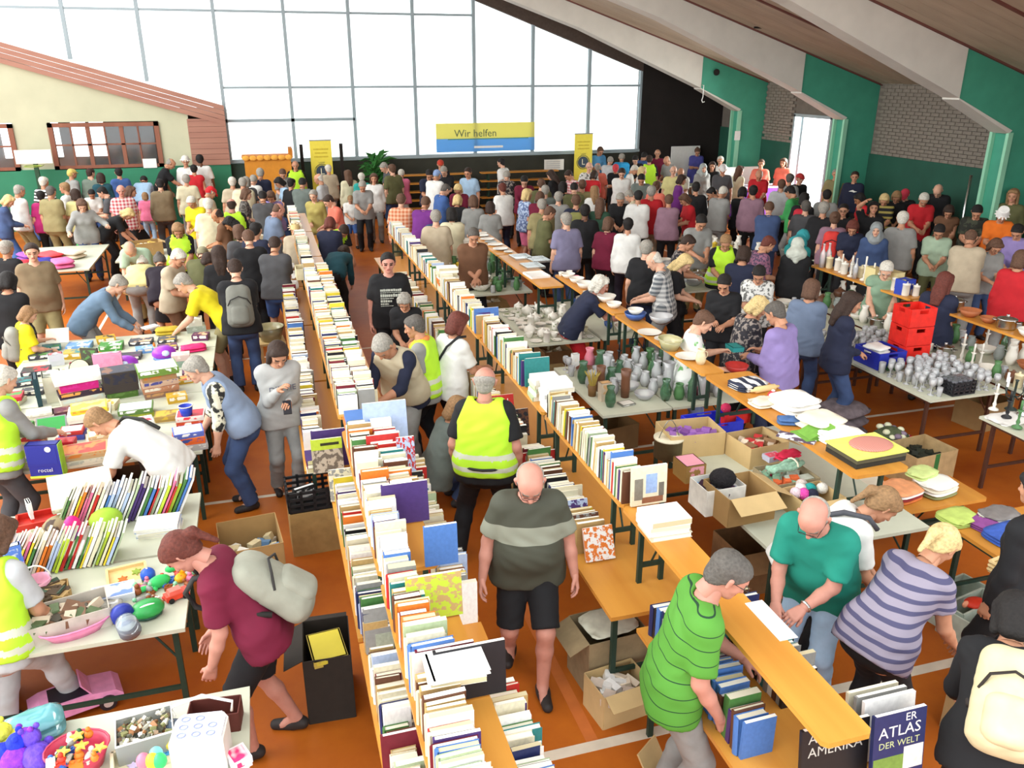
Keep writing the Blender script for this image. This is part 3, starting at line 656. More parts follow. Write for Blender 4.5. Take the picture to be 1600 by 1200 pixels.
# lathe templates for table ware
def lat(nm, prof, n=18, extra=None):
    b = MB().lathe(prof, n)
    if extra: extra(b)
    return b.mesh(nm, [None], True)
def handle(x, z, r, t=.004):
    return lambda b: b.tube([(x + r * .9 * math.sin(a), 0, z - r * math.cos(a)) for a in [math.pi * k / 7 for k in range(8)]], t, 6)
def thick(o, th=.004):
    """close a vessel: outer profile up, inner profile back down"""
    i = [(max(r - th, .0004), z + (th if k == 0 else 0)) for k, (r, z) in enumerate(o)][::-1]; return [(.0004, o[0][1])] + o + i[:-1] + [(.0004, i[-1][1])]
TM = {
 'cup': lat('cup', thick([(.022, 0), (.033, .02), (.039, .045), (.042, .065)]), 16, handle(.037, .036, .02)),
 'mug': lat('mug', thick([(.036, 0), (.038, .02), (.038, .095)]), 16, handle(.036, .05, .028)),
 'plate': lat('plate', thick([(.06, 0), (.075, .006), (.115, .018)]), 22),
 'saucer': lat('saucer', thick([(.035, 0), (.05, .004), (.072, .013)]), 18),
 'bowl': lat('bowl', thick([(.045, 0), (.08, .03), (.105, .075)]), 20),
 'bigbowl': lat('bowl', thick([(.07, 0), (.13, .05), (.155, .11)]), 24),
 'teapot': lat('teapot', [(.0004, 0), (.05, 0), (.078, .04), (.072, .085), (.035, .105), (.03, .112), (.012, .118), (.014, .13), (.0004, .136)], 18, lambda b: (b.tube([(-.07, 0, .09), (-.115, 0, .085), (-.115, 0, .035), (-.075, 0, .03)], .007, 6), b.tube([(.07, 0, .03), (.105, 0, .07), (.12, 0, .1)], [.016, .011, .008], 8))),
 'jug': lat('jug', thick([(.04, 0), (.058, .05), (.05, .11), (.036, .145), (.044, .17)]), 18, handle(.045, .1, .04, .006)),
 'vase': lat('vase', thick([(.035, 0), (.055, .06), (.05, .12), (.03, .17), (.042, .21)]), 16),
 'tallvase': lat('vase', thick([(.04, 0), (.045, .1), (.042, .2), (.052, .28)]), 16),
 'wineglass': lat('wine_glass', [(.0004, 0), (.032, 0), (.030, .004), (.005, .012), (.004, .075), (.02, .088), (.035, .115), (.034, .145), (.029, .165), (.027, .165), (.031, .142), (.032, .115), (.017, .092), (.0004, .086)], 12),
 'tumbler': lat('tumbler', thick([(.028, 0), (.031, .05), (.034, .11)], .003), 12),
 'bottle': lat('bottle', [(.0004, 0), (.036, 0), (.037, .15), (.034, .18), (.014, .225), (.013, .285), (.016, .287), (.016, .30), (.0004, .30)], 14),
 'jar': lat('jar', [(.0004, 0), (.04, 0), (.042, .08), (.034, .1), (.036, .103), (.036, .12), (.0004, .12)], 14),
 'candlestick': lat('candlestick', [(.0004, 0), (.05, 0), (.045, .012), (.012, .03), (.02, .06), (.01, .09), (.014, .16), (.03, .18), (.0004, .182)], 12, lambda b: b.lathe([(.011, .18), (.011, .28), (.0004, .285)], 8)),
 'pot': lat('pot', [(.0004, 0), (.09, 0), (.095, .02), (.095, .1), (.1, .105), (.09, .112), (.03, .128), (.012, .13), (.018, .15), (.0004, .155)], 20, lambda b: (b.tube([(.09, -.03, .08), (.13, -.03, .085), (.13, .03, .085), (.09, .03, .08)], .007, 6), b.tube([(-.09, -.03, .08), (-.13, -.03, .085), (-.13, .03, .085), (-.09, .03, .08)], .007, 6))),
 'canister': lat('canister', [(.0004, 0), (.042, 0), (.044, .01), (.044, .13), (.047, .132), (.047, .15), (.012, .158), (.012, .175), (.0004, .178)], 16),
 'lamp': lat('table_lamp', [(.0004, 0), (.06, 0), (.055, .015), (.015, .03), (.03, .1), (.012, .18), (.01, .2), (.11, .2), (.07, .36), (.0004, .36)], 16),
 'tree': lat('toy_tree', [(.0004, 0), (.008, 0), (.008, .02), (.035, .02), (.02, .06), (.028, .06), (.012, .1), (.018, .1), (.0004, .14)], 10),
}
GL = glass('#ffffff', .36); GLG = glass('#4f7a58', .6)
NOUN = {'cup': 'cup', 'mug': 'mug', 'plate': 'plate', 'saucer': 'saucer', 'bowl': 'bowl', 'bigbowl': 'large bowl', 'teapot': 'teapot', 'jug': 'jug', 'vase': 'vase', 'tallvase': 'tall vase', 'wineglass': 'stemmed wine glass', 'tumbler': 'tumbler glass', 'bottle': 'bottle', 'jar': 'lidded jar', 'candlestick': 'candlestick', 'pot': 'lidded pot', 'canister': 'lidded canister', 'lamp': 'table lamp', 'tree': 'small toy tree'}
OBJN = {'bigbowl': 'bowl', 'tallvase': 'vase', 'wineglass': 'wine_glass', 'canister': 'canister', 'lamp': 'table_lamp', 'tree': 'toy_tree', 'pot': 'cooking_pot'}
COLS = {'white': CHINA, 'cream': mat('#d8cba4', .3), 'brown': mat('#6a4530', .4), 'blue': mat('#3a5a9a', .3), 'green': mat('#4f7a4a', .4), 'yellow': mat('#d8b83a', .4), 'red': mat('#b0302a', .4), 'grey': mat('#8c918c', .4), 'clear': GL, 'green glass': GLG, 'silver': mat('#c4c6c4', .25, .03, 5, 1.0), 'black': mat('#1e1e20', .4), 'flowered': two('blotch', '#e0dccf', '#7c8a5a', 26, .6, 2, .3), 'pale green': mat('#a8b89a', .4), 'terracotta': mat('#a8633c', .6), 'pink': mat('#cf7a88', .4)}
def ware(k, c, p, where, rz=0, sc=1, label=None):
    return inst(OBJN.get(k, k), TM[k], p, (0, 0, rz), sc, mats=[COLS[c]], label=label or '%s %s %s' % (c, NOUN[k], where), cat=NOUN[k].split()[-1], group=None if label else '%s %s %s' % (c, NOUN[k] + ('es' if NOUN[k][-1] == 's' else 's'), where))
RAD = {'cup': .052, 'mug': .056, 'plate': .118, 'saucer': .075, 'bowl': .108, 'bigbowl': .158, 'teapot': .1, 'jug': .075, 'vase': .058, 'tallvase': .055, 'wineglass': .037, 'tumbler': .036, 'bottle': .039, 'jar': .045, 'candlestick': .052, 'pot': .12, 'canister': .05, 'lamp': .112, 'tree': .037}
TAKEN = []
def free(x, y, r, z):
    return all((x - a) ** 2 + (y - b) ** 2 > (r + q) ** 2 or abs(z - c) > .25 for a, b, q, c in TAKEN)
def scatter(x0, x1, y0, y1, z, n, spec, where, seed=1, tries=40, stackp=.0):
    """stand n pieces on a table top so that none touch; spec: list of (kind, colour)"""
    r2 = random.Random(seed); done = 0
    for k, c, s in sorted([(*r2.choice(spec), r2.uniform(.92, 1.2)) for _ in range(n)], key=lambda q: -RAD[q[0]] * q[2]):
        r = RAD[k] * s
        for _t in range(tries):
            x, y = r2.uniform(x0 + r, x1 - r), r2.uniform(y0 + r, y1 - r)
            if free(x, y, r, z):
                TAKEN.append((x, y, r, z)); ware(k, c, (x, y, z + .0005), where, r2.uniform(0, 6), s); done += 1
                if k in ('plate', 'saucer', 'bowl') and r2.random() < stackp:
                    for q in range(r2.randrange(1, 4)): ware(k, c, (x, y, z + .0005 + .009 * (q + 1) * s * (2.2 if k == 'bowl' else 1)), where, 0, s)
                break
    return done
def keep(x0, x1, y0, y1, z):
    """mark a rectangle as taken"""
    n = max(1, int((y1 - y0) / max(.05, (x1 - x0)))); w = (x1 - x0) / 2
    for i in range(n + 1): TAKEN.append(((x0 + x1) / 2, y0 + (y1 - y0) * i / max(n, 1), w, z))

# ================================================================ what lies on the tables
def up(p, dz): return (p[0], p[1], p[2] + dz)
# ---- toy table, lower left
carton((-1.43, 4.89, 0.76), .46, .26, .13, 'long pale carton of small figures at the front edge of the toy table', R(14), '', mat('#b9b0a2', .8), ['#7a5a44', '#4a4438', '#c8b8a0', '#5a6a48'])
def tub(p, rx, ry, h, m, label, name='bowl', rz=0):
    t = empty(name, p, rz, label=label, cat='tub'); b = MB(); n = 20; pr = [(.72, 0), (.85, h * .5), (1, h), (.96, h), (.80, h * .5), (.68, .012)]
    vs = [(q * rx * math.cos(2 * math.pi * i / n), q * ry * math.sin(2 * math.pi * i / n), z) for q, z in pr for i in range(n)]
    fs = [(k * n + i, k * n + (i + 1) % n, (k + 1) * n + (i + 1) % n, (k + 1) * n + i) for k in range(5) for i in range(n)] + [tuple(range(n))[::-1], tuple(5 * n + i for i in range(n))]
    b.add(vs, fs).build('shell', m, t, smooth=True); MB().tube([(1.0 * rx * math.cos(2 * math.pi * i / n), ry * math.sin(2 * math.pi * i / n), h) for i in range(n)], .006, 6, closed=True).build('rim', m, t, smooth=True); return t
tub((-1.37, 4.79, 0.76), .20, .085, .07, mat('#e58ab0', .35), 'pink plastic doll bathtub at the front edge of the toy table', 'toy_bathtub', R(18))
t = empty('storage_jar', (-1.08, 4.74, 0.76), R(20), label='clear jar with dark blue lid lying at the toy table edge', cat='jar')
MB().lathe([(.06, 0), (.065, .02), (.065, .12)], 16, (0, 0, .065), M=Matrix.Rotation(R(90), 3, 'X')).build('jar_body', glass('#c8d8e8', .3), t, smooth=True)
MB().lathe([(.068, 0), (.068, .05), (.0004, .05)], 16, (0, .05, .07), M=Matrix.Rotation(R(-90), 3, 'X')).build('lid', mat('#2a3a9a', .35), t, smooth=True)
t = blob('toy_turtle', (-0.97, 4.86, 0.76), .085, mat('#2f9a4a', .35), 'green domed plastic toy with pale stripe on the toy table', 'toy', (1.25, 1, .62), .3, [('stripe', (0, -.03, .075), .05, WHITE, (1.3, .3, .6)), ('base', (0, 0, .018), .08, mat('#1d4a3a', .4), (1.2, 1, .22))])
blob('toy_dinosaur', (-0.93, 5.17, 0.76), .05, mat('#35c060', .4), 'bright green plastic dinosaur among the loose toys', 'toy', (1.5, .8, .9), .4, [('head', (.09, 0, .11), .034, mat('#35c060', .4), (1.3, .8, .8)), ('tail', (-.10, 0, .03), .028, mat('#35c060', .4), (2, .7, .7)), ('leg', (.04, .03, .02), .02, mat('#35c060', .4), (1, 1, 1)), ('leg', (-.04, -.03, .02), .02, mat('#35c060', .4), (1, 1, 1))])
blob('toy_ball', (-1.01, 5.27, 0.76), .05, mat('#2a5ac0', .4), 'blue ball behind the green dinosaur', 'ball', bits=[('valve', (0, 0, .099), .008, WHITE, (1, 1, .5))])
t = empty('toy_car', (-0.81, 5.00, 0.76), R(25), label='orange red toy car at the right rim of the toy table', cat='toy')
MB().box((0, 0, .035), (.15, .065, .04)).build('body', mat('#e8452a', .3), t); MB().box((-.01, 0, .066), (.075, .055, .03), taper=1.2).build('cabin', mat('#f06a5a', .3), t)
for sx in (-.045, .045):
    for sy in (-.034, .034): MB().lathe([(.018, -.006), (.018, .006)], 12, (sx, sy, .018), M=Matrix.Rotation(R(90), 3, 'X')).build('wheel', mat('#1c1c1c', .6), t)
blob('toy_duck', (-0.80, 5.20, 0.76), .04, mat('#f0b020', .4), 'yellow orange plastic duck at the toy table corner', 'toy', (1.2, .9, .8), 1, [('head', (.03, 0, .075), .026, mat('#f0b020', .4), (1, 1, 1)), ('beak', (.062, 0, .07), .012, mat('#e06a20', .4), (1.4, .8, .5))])
r2 = random.Random(5); TC = {'red': '#c83a28', 'yellow': '#e8c83a', 'brown': '#8a4a22', 'white': '#e4e0d4', 'pale green': '#8ad0a0', 'orange': '#e07a28', 'dark green': '#2a5a3a', 'pink': '#e87a9a', 'blue': '#3a6ac0', 'grey': '#8a8a84'}
nn = {}
def small_toy(p, c, where):
    nn[where] = nn.get(where, 0) + 1; k = r2.randrange(3); s = r2.uniform(.018, .03); m = mat(TC[c], .45)
    w = ('building brick', 'round figure', 'little animal')[k]
    t = empty(('toy_brick', 'toy_figure', 'toy_animal')[k], p, r2.uniform(0, 6), cat='toy', label='small %s %s, %s of the loose toys %s' % (c, w, ordn(nn[where]), where))
    if k == 0:
        MB().box((0, 0, s * .5), (s * 2.2, s * 1.4, s)).build('block', m, t); MB().lathe([(s * .3, s), (s * .3, s * 1.25), (.0004, s * 1.25)], 8, (s * .5, 0, 0)).lathe([(s * .3, s), (s * .3, s * 1.25), (.0004, s * 1.25)], 8, (-s * .5, 0, 0)).build('stud', m, t)
    elif k == 1:
        MB().ball((0, 0, s), s, 8).build('body', m, t, smooth=True); MB().ball((0, 0, s * 2.3), s * .6, 8).build('head', m, t, smooth=True)
    else:
        MB().ball((0, 0, s * 1.1), s, 8, sq=(1.5, .8, .8)).build('body', m, t, smooth=True); MB().ball((s * 1.5, 0, s * 1.7), s * .6, 8).build('head', m, t, smooth=True)
        for q in (-.8, .8): MB().tube([(q * s, 0, s * .8), (q * s, 0, 0)], s * .3, 5).build('leg', m, t)
a0 = (-1.06, 5.15, 0.76)
for i in range(34):
    x, y = a0[0] + r2.uniform(-.02, .33), a0[1] + r2.uniform(-.16, .14)
    small_toy((x, y, .76), r2.choice(list(TC)), 'by the green dinosaur')
def tray(p, w, d, h, m, label, rz=0, rx=0, name='wooden_tray', inner=None, bits=()):
    t = empty(name, p, rz, label=label, cat='tray'); t.rotation_euler = (rx, 0, rz)
    MB().b2(-w / 2, w / 2, -d / 2, d / 2, 0, .008).build('base', inner or m, t)
    for s in (-1, 1):
        MB().b2(s * w / 2 - .008, s * w / 2 + .008, -d / 2, d / 2, 0, h).build('side', m, t); MB().b2(-w / 2, w / 2, s * d / 2 - .008, s * d / 2 + .008, 0, h).build('side', m, t)
    for x, y, c in bits: MB().prism([(x + .035 * math.cos(a) * (1 if i % 2 else .5), y + .035 * math.sin(a) * (1 if i % 2 else .5)) for i, a in enumerate([math.pi * k / 6 for k in range(12)])], 2, .008, .016).build('piece', mat(c, .5), t)
    return t
PALEW = two('wood', '#d8b87a', '#e8cf98', 6, .5, 0)
tray((-1.15, 5.33, 0.76), .24, .2, .035, PALEW, 'pale wooden puzzle tray with an orange star piece', R(10), R(16), inner=mat('#e8c888', .5), bits=((-.03, 0, '#d8702a'), (.06, .04, '#8aa03a')))
gamebox((-1.21, 5.14, 0.76), .26, .17, .05, '#dfe3ea', 'white carton with a blue picture under the puzzle tray', R(8), '#d8dade', '#6a88c0')
cloth((-1.23, 4.95, 0.76), .22, .2, .05, glass('#d8d4c8', .55), 'clear plastic bag of pale parts beside the long carton', .2, 2, 'plastic_bag', 'bag')
gamebox((-1.75, 6.12, 0.76), .33, .2, .03, '#c9b8a0', 'flat beige picture card behind the red tray', R(12), None, '#8a8a6a')
tray((-1.88, 6.35, 0.76), .34, .2, .05, mat('#b8281e', .4), 'red plastic tray with papers at the left of the toy table', R(10), 0, 'plastic_tray')
gamebox((-1.96, 6.39, 0.79), .03, .1, .14, '#e8e6e0', 'white folded leaflet standing in the red tray', .4, lid=False, name='leaflet')
blob('cushion', (-1.71, 6.17, 0.76), .13, two('blotch', '#8a7a5a', '#4a3a30', 12, .5), 'camouflage patterned cushion beside the red tray', 'cushion', (1, .8, .45), .6, [('piping', (0, 0, .058), .132, mat('#4a3a30'), (1, .8, .05))])
blob('toy_bag', (-1.59, 6.00, 0.76), .08, mat('#d81a7a', .5), 'magenta toy bag with a purple strap above the leaning books', 'bag', (.8, .8, 1.2), 0, [('pocket', (0, -.06, .07), .045, mat('#6a2a8a', .5), (1, .5, 1))])
blob('cushion', (-1.38, 6.07, 0.76), .12, mat('#9ac03a', .8), 'light green cushion between the two ranks of picture books', 'cushion', (1, .8, .75), .3, [('piping', (0, 0, .09), .122, mat('#7a9a2a'), (1, .8, .05))])
gamebox((-1.55, 6.34, 0.76), .42, .26, .09, '#eeeae2', 'white game carton with two blue labels, lower of the pair', R(12), '#eeeae2', '#3a62b0')
gamebox(up((-1.59, 6.52, 0.76), .09), .40, .25, .08, '#ece6d6', 'white game carton with pale blue label, upper of the pair', R(11), '#e8e2d6', '#d8c8a0')
t = gamebox((-1.58, 6.39, 0.955), .44, .34, .05, '#e2ddc8', 'large cream game box tilted on top of the white cartons', R(14), '#cfc8b0', '#d8d2bc', R(24))
gamebox((-1.44, 6.22, 0.76), .2, .14, .07, '#8a1a2a', 'dark red box with cards behind the green cushion', R(30), '#7a1826', '#d8c8b8')
gamebox((-1.81, 5.37, 0.76), .11, .08, .2, '#a88ad8', 'lilac paper carrier standing on the left rim of the toy table', .2, lid=False, name='paper_bag')
gamebox((-1.88, 5.55, 0.76), .14, .06, .26, '#d4dcd8', 'pale grey bag with a blue band behind the lilac carrier', .3, '#5a82d0', lid=False, name='paper_bag')
t = empty('toy_basket', (-1.69, 5.34, 0.76), 0, label='round pink toy basket with a white rim near the lilac carrier', cat='basket'); MB().lathe(thick([(.06, 0), (.08, .06), (.085, .1)]), 18).build('shell', mat('#f0a8c0', .4), t, smooth=True); MB().tube([(.085 * math.cos(a), 0, .1 + .1 * math.sin(a)) for a in [math.pi * k / 8 for k in range(9)]], .006, 6).build('handle', WHITE, t, smooth=True)
carton((-1.62, 5.24, 0.76), .24, .2, .06, 'shallow brown carton lid with dark toys behind the long carton', R(10), '', CARD, ['#4a3a2a', '#3a4a3a', '#a88a5a'])
# floor around it
t = empty('toy_car', (-1.54, 5.04, 4.44e-16), R(17), label='pink convertible doll car on the floor under the toy table', cat='toy')
PK = mat('#e79ac4', .3)
car = [(-.27, .05), (-.27, .13), (-.2, .155), (-.1, .16), (.1, .155), (.24, .13), (.28, .09), (.28, .05)]
MB().prism(car, 1, -.11, .11).build('car_body', PK, t); MB().b2(-.15, .09, -.09, .09, .15, .163).build('cockpit', mat('#1c1420', .5), t)
MB().prism([(.09, .155), (.10, .155), (.05, .24), (.04, .24)], 1, -.1, .1).build('windscreen', PK, t)
for sx in (-.18, .18):
    for sy in (-.112, .112): w = MB().lathe([(.055, -.015), (.055, .015)], 16, (sx, sy, .055), M=Matrix.Rotation(R(90), 3, 'X')).build('wheel', mat('#2a2226', .5), t); MB().lathe([(.03, -.017), (.03, .017)], 12, (sx, sy, .055), M=Matrix.Rotation(R(90), 3, 'X')).build('hub', mat('#c8b8b0', .3), w)
t = empty('laundry_basket', (-1.15, 7.68, 0), 0, label='dark mesh laundry basket with a pale hoop beside the toy table', cat='basket')
MB().lathe(thick([(.19, 0), (.21, .3), (.22, .6)], .01), 24).build('shell', two('check', '#241d1a', '#3a302a', 60, .5, 2), t, smooth=True)
MB().tube([(.22 * math.cos(2 * math.pi * i / 20), .22 * math.sin(2 * math.pi * i / 20), .6) for i in range(20)], .01, 6, closed=True).build('rim', mat('#241d1a'), t, smooth=True)
MB().tube([(-.2, 0, .6), (-.22, 0, .68), (-.16, 0, .76), (-.05, 0, .79), (.03, 0, .77)], .012, 8).build('hoop', mat('#c8c4b8', .4), t, smooth=True)
carton((-.38, 6.05, 0), .46, .5, .58, 'brown carton of papers on the floor beside the picture books', .1, '', CARD, ['#e0dccf', '#c8b890', '#5a7a9a'])
# ---- low table at the bottom left
Z0 = .70
t = empty('toy_bin', (-0.87, 3.77, 0.7), R(8), label='clear plastic box of tiny building parts on the low table', cat='box')
w, d, h = .27, .21, .13
MB().b2(-w / 2, w / 2, -d / 2, d / 2, 0, .006).build('base', glass('#e8ece8', .35), t)
for s in (-1, 1): MB().b2(s * w / 2 - .003, s * w / 2 + .003, -d / 2, d / 2, 0, h).build('side_wall', glass('#e8ece8', .35), t); MB().b2(-w / 2, w / 2, s * d / 2 - .003, s * d / 2 + .003, 0, h).build('side_wall', glass('#e8ece8', .35), t)
MB().tube([(-w / 2, -d / 2, h), (w / 2, -d / 2, h), (w / 2, d / 2, h), (-w / 2, d / 2, h)], .006, 6, closed=True).build('rim', WHITE, t)
b = MB()
for _ in range(140): b.box((r2.uniform(-.44, .44) * w, r2.uniform(-.44, .44) * d, r2.uniform(.06, .135)), (r2.uniform(.015, .04), r2.uniform(.01, .022), .016), r2.uniform(0, 3), r2.randrange(6), r2.uniform(-.6, .6), r2.uniform(-.6, .6))
b.build('building_parts', [mat(c, .5) for c in ('#d8d4c0', '#8a8a5a', '#c8a88a', '#5a5a4a', '#e8e4d8', '#a0704a')], t, kind='stuff')
blob('toy_ball', (-0.74, 3.80, 0.7), .05, mat('#6a7a8c', .4), 'grey blue toy ball beside the box of tiny parts', 'ball', bits=[('valve', (0, 0, .099), .008, WHITE, (1, 1, .5))]); blob('toy_ball', (-0.74, 3.71, 0.7), .045, mat('#d8c83a', .4), 'yellow toy ball in front of the grey blue ball', 'ball', bits=[('valve', (0, 0, .089), .008, WHITE, (1, 1, .5))])
tray((-0.84, 3.62, 0.7), .34, .2, .07, mat('#d8cfae', .8), 'cream carton lid holding blue and white plastic toys', R(9), 0, 'carton_lid', bits=((.06, .04, '#4aa0e0'), (.1, .05, '#4aa0e0'), (-.08, .02, '#c8b8d8')))
for i, (x, c, nm) in enumerate(((226, '#e87a94', 'pink'), (240, '#f0dc3a', 'yellow'), (252, '#3ac070', 'green'), (246, '#7ad0d8', 'pale blue'))): blob('toy_egg', A(x, 1199 - (10 if i == 3 else 0), .78), .034, mat(c, .35), '%s plastic egg at the bottom edge near the carton lid' % nm, 'toy', (1, 1, 1.25), bits=[('seam', (0, 0, .042), .0348, mat(c, .5), (1, 1, .06))])
t = empty('fabric_box', (-0.58, 3.59, 0.7), R(-8), label='white storage basket lined with blue ring-patterned cloth', cat='basket')
MB().prism([(-.13, -.1), (.13, -.1), (.13, .06), (.1, .1), (-.1, .1), (-.13, .06)], 2, 0, .2).build('body', WHITE, t)
lin_ = MB().prism([(-.12, -.09), (.12, -.09), (.12, .055), (.095, .09), (-.095, .09), (-.12, .055)], 2, .2, .215).build('lining', mat('#dde1ea', .8), t)
for i in range(8):
    x, y = -.075 + .07 * (i % 3), -.06 + .055 * (i // 3); MB().tube([(x + .02 * math.cos(a), y + .016 * math.sin(a), .216) for a in [2 * math.pi * k / 10 for k in range(10)]], .004, 5, closed=True).build('ring_print', mat('#8f96bc', .7), lin_)
MB().tube([(-.14, .1, .2), (-.15, .1, .26), (0, .12, .3), (.15, .1, .26), (.14, .1, .2)], .008, 6).build('handle', WHITE, t, smooth=True)
carton((-0.53, 3.82, 0.7), .26, .14, .12, 'dark brown box with a white rim behind the patterned basket', R(-6), '', mat('#5a2a22', .7))
t = tub((-1.18, 3.72, 0.7), .15, .12, .12, mat('#c8405a', .35), 'round raspberry red tub heaped with little figures and stars', 'plastic_tub')
b0 = (-1.17, 3.68, 0.8)
for i in range(22):
    small_toy((b0[0] + r2.uniform(-.11, .1), b0[1] + r2.uniform(-.09, .09), .775 + r2.uniform(0, .07)), r2.choice(['white', 'blue', 'orange', 'dark green', 'red', 'grey']), 'in the raspberry tub')
for i, (x, y) in enumerate(((122, 1150), (136, 1172), (108, 1162), (166, 1148))):
    p = (-1.16, 3.70, 0.9) if i == 0 else (b0[0] + (.03, -.05, .12)[i - 1], b0[1] - .02 * i, .87)
    t = empty('toy_star', p, i, label='yellow star-shaped toy lying on the heap, %s from the back' % ordn(i + 1), cat='toy'); MB().prism([(.035 * (1 if k % 2 else .45) * math.cos(math.pi * k / 5), .035 * (1 if k % 2 else .45) * math.sin(math.pi * k / 5)) for k in range(10)], 2, 0, .012).build('star', mat('#e8b850', .5), t)
for i, (x, y, c, n_) in enumerate(((10, 1196, '#2a3ad0', 'deep blue'), (30, 1199, '#8a3ac0', 'purple'), (62, 1196, '#6a4ac8', 'violet'), (34, 1172, '#d8d84a', 'pale yellow'), (14, 1165, '#e0d0c0', 'beige'))):
    m = mat(c, .95, .25, 40, bump=.6); blob('soft_toy', A(x, y, .7), .075, m, '%s plush soft toy in the heap at the lower left corner' % n_, 'soft toy', (1.1, .95, .85), i, [('head', (.07, 0, .13), .05, m, (1, 1, 1)), ('ear', (.08, .035, .18), .016, m, (1, 1, 1)), ('ear', (.08, -.035, .18), .016, m, (1, 1, 1)), ('arm', (.06, .07, .07), .025, m, (1.3, 1, 1)), ('arm', (.06, -.07, .07), .025, m, (1.3, 1, 1))])
cloth((-1.45, 4.01, 0.7), .3, .2, .12, glass('#7ac8d0', .6), 'turquoise plastic bag of toys behind the plush heap', .3, 2, 'plastic_bag', 'bag')
gamebox((-0.41, 3.51, 0.7), .1, .12, .06, '#e83a7a', 'magenta and white toy purse at the right of the patterned basket', .4, '#f0e8ea', '#f4f0f0', name='toy_purse')
# ---- board game tables
ST = [  # px, py, stack of (w, d, h, lid colour, side colour, picture, words)
 (125, 628, .30, [(.42, .3, .07, '#cfd8d0', '#d8d2c0', '#8aa0b8', 'white and pale blue game box, bottom of the stack under the magenta box'), (.42, .3, .06, '#e8a050', '#3a2a3a', '#d8c8a8', 'orange-lidded game box second in the magenta stack'), (.36, .28, .09, '#d02a8a', '#c81a7a', '#5a3a8a', 'magenta game box with a violet patch'), (.46, .34, .06, '#eef0ee', '#e8e6e0', '#c8d4e8', 'big white game box lying on the magenta one')]),
 (190, 622, .25, [(.30, .24, .07, '#5a7a3a', '#4a6a2a', '#8aa04a', 'green game box under the dark painting box'), (.34, .26, .22, '#2a2a3a', '#3a3230', '#7a5038', 'tall dark jigsaw carton with a crowd painting')]),
 (250, 620, .2, [(.34, .26, .06, '#b88a5a', '#8a6a5a', '#d8c8b0', 'brown game box at the bottom of the right-hand stack'), (.36, .28, .06, '#d8d0c0', '#b07a5a', '#8a5a4a', 'beige game box second in the right-hand stack'), (.36, .26, .06, '#4a4a8a', '#c8a890', '#d84a3a', 'blue and red game box third in the right-hand stack'), (.34, .26, .06, '#c87a3a', '#a8805a', '#e8c87a', 'orange brown game box fourth in the right-hand stack'), (.40, .32, .07, '#f4f4f0', '#6a8a3a', '#eaeae4', 'large white-lidded game box on the right-hand stack')]),
 (140, 665, .1, [(.36, .27, .05, '#5a2a2a', '#4a2a26', '#8a7a6a', 'dark brown game box under the cream and yellow box'), (.38, .28, .08, '#f0e8d0', '#f0ead8', '#d8c03a', 'cream game box with a brown plaque and yellow trim'), (.32, .24, .04, '#e8a03a', '#e8d03a', '#f0c87a', 'flat yellow orange game box on the cream box')]),
 (212, 655, .15, [(.30, .22, .05, '#8a9a3a', '#a8b03a', '#e0d8b0', 'olive game box behind the blond person'), (.32, .24, .05, '#eceae4', '#5a7a3a', '#c8d0c8', 'white and green game box behind the blond person')]),
 (262, 660, .1, [(.24, .18, .06, '#c8a83a', '#a88a4a', '#8a6a3a', 'mustard game box right of the olive boxes')]),
 (298, 668, .05, [(.26, .2, .06, '#f2efe8', '#c84a2a', '#f2efe8', 'white-topped red game box by the right edge, lowest'), (.26, .2, .05, '#e83a4a', '#e8e0d8', '#c82a3a', 'red game box under the blue bucket')]),
 (296, 705, .1, [(.30, .24, .06, '#d8d4cc', '#a8a4a0', '#8a92b0', 'grey game box lowest of the stack at the near right corner'), (.28, .22, .06, '#3a4a8a', '#d8622a', '#e8a05a', 'blue and orange game box at the near right corner'), (.26, .2, .05, '#f0f0ee', '#5a6ab8', '#dfe4f0', 'white game box topping the near right corner stack')]),
 (125, 728, .12, [(.46, .26, .06, '#b0b8a8', '#d8d8c0', '#7a8a9a', 'long pale picture box at the near edge of the games'), (.44, .25, .06, '#d8843a', '#c8a878', '#c03a2a', 'long orange game box on the pale picture box')]),
 (102, 715, .0, [(.16, .13, .07, '#3a4a5a', '#7a8a8a', '#d8dcd0', 'small grey game box beside the blue carton'), (.17, .13, .06, '#c8202a', '#b81a2a', '#d84a4a', 'small red game box with a white paper on top')]),
 (112, 690, .0, [(.22, .17, .05, '#e04a5a', '#4a52a8', '#e88a8a', 'pink and blue striped game box before the green lid'), (.20, .16, .04, '#e8e4e0', '#c83a3a', '#e8e4e0', 'white-topped game box on the pink striped one')]),
 (60, 660, .2, [(.24, .2, .05, '#e0d8c8', '#cfc8b8', '#8a6a5a', 'beige box of papers beside the neon vest'), (.22, .18, .03, '#ece8dc', '#d8d0c0', '#c8b8a0', 'flat white box on the beige box beside the neon vest')]),
 (160, 695, .15, [(.3, .22, .05, '#e8c8b8', '#d8b0a0', '#c86a6a', 'pale pink game box left of the bent blond head'), (.26, .2, .04, '#f0e0c8', '#e0b88a', '#d89a5a', 'peach game box on the pale pink one')]),
 (100, 652, .3, [(.22, .17, .05, '#6a3a4a', '#5a3038', '#9a7a6a', 'plum game box left of the cream box')]),
 (283, 575, .1, [(.22, .17, .07, '#8a9a8a', '#8aa090', '#c8c0a8', 'grey green carton behind the grey bob'), (.2, .16, .07, '#e0d8cc', '#d0b8b0', '#b8a8a0', 'pinkish carton on the grey green one')]),
 (306, 520, .1, [(.24, .2, .08, '#b8c0b8', '#a0a89c', '#d0d0c4', 'pale grey carton under the white toy house'), (.18, .15, .1, '#e8e8e4', '#d8d4c8', '#6a5a4a', 'white toy house with a brown door')]),
]


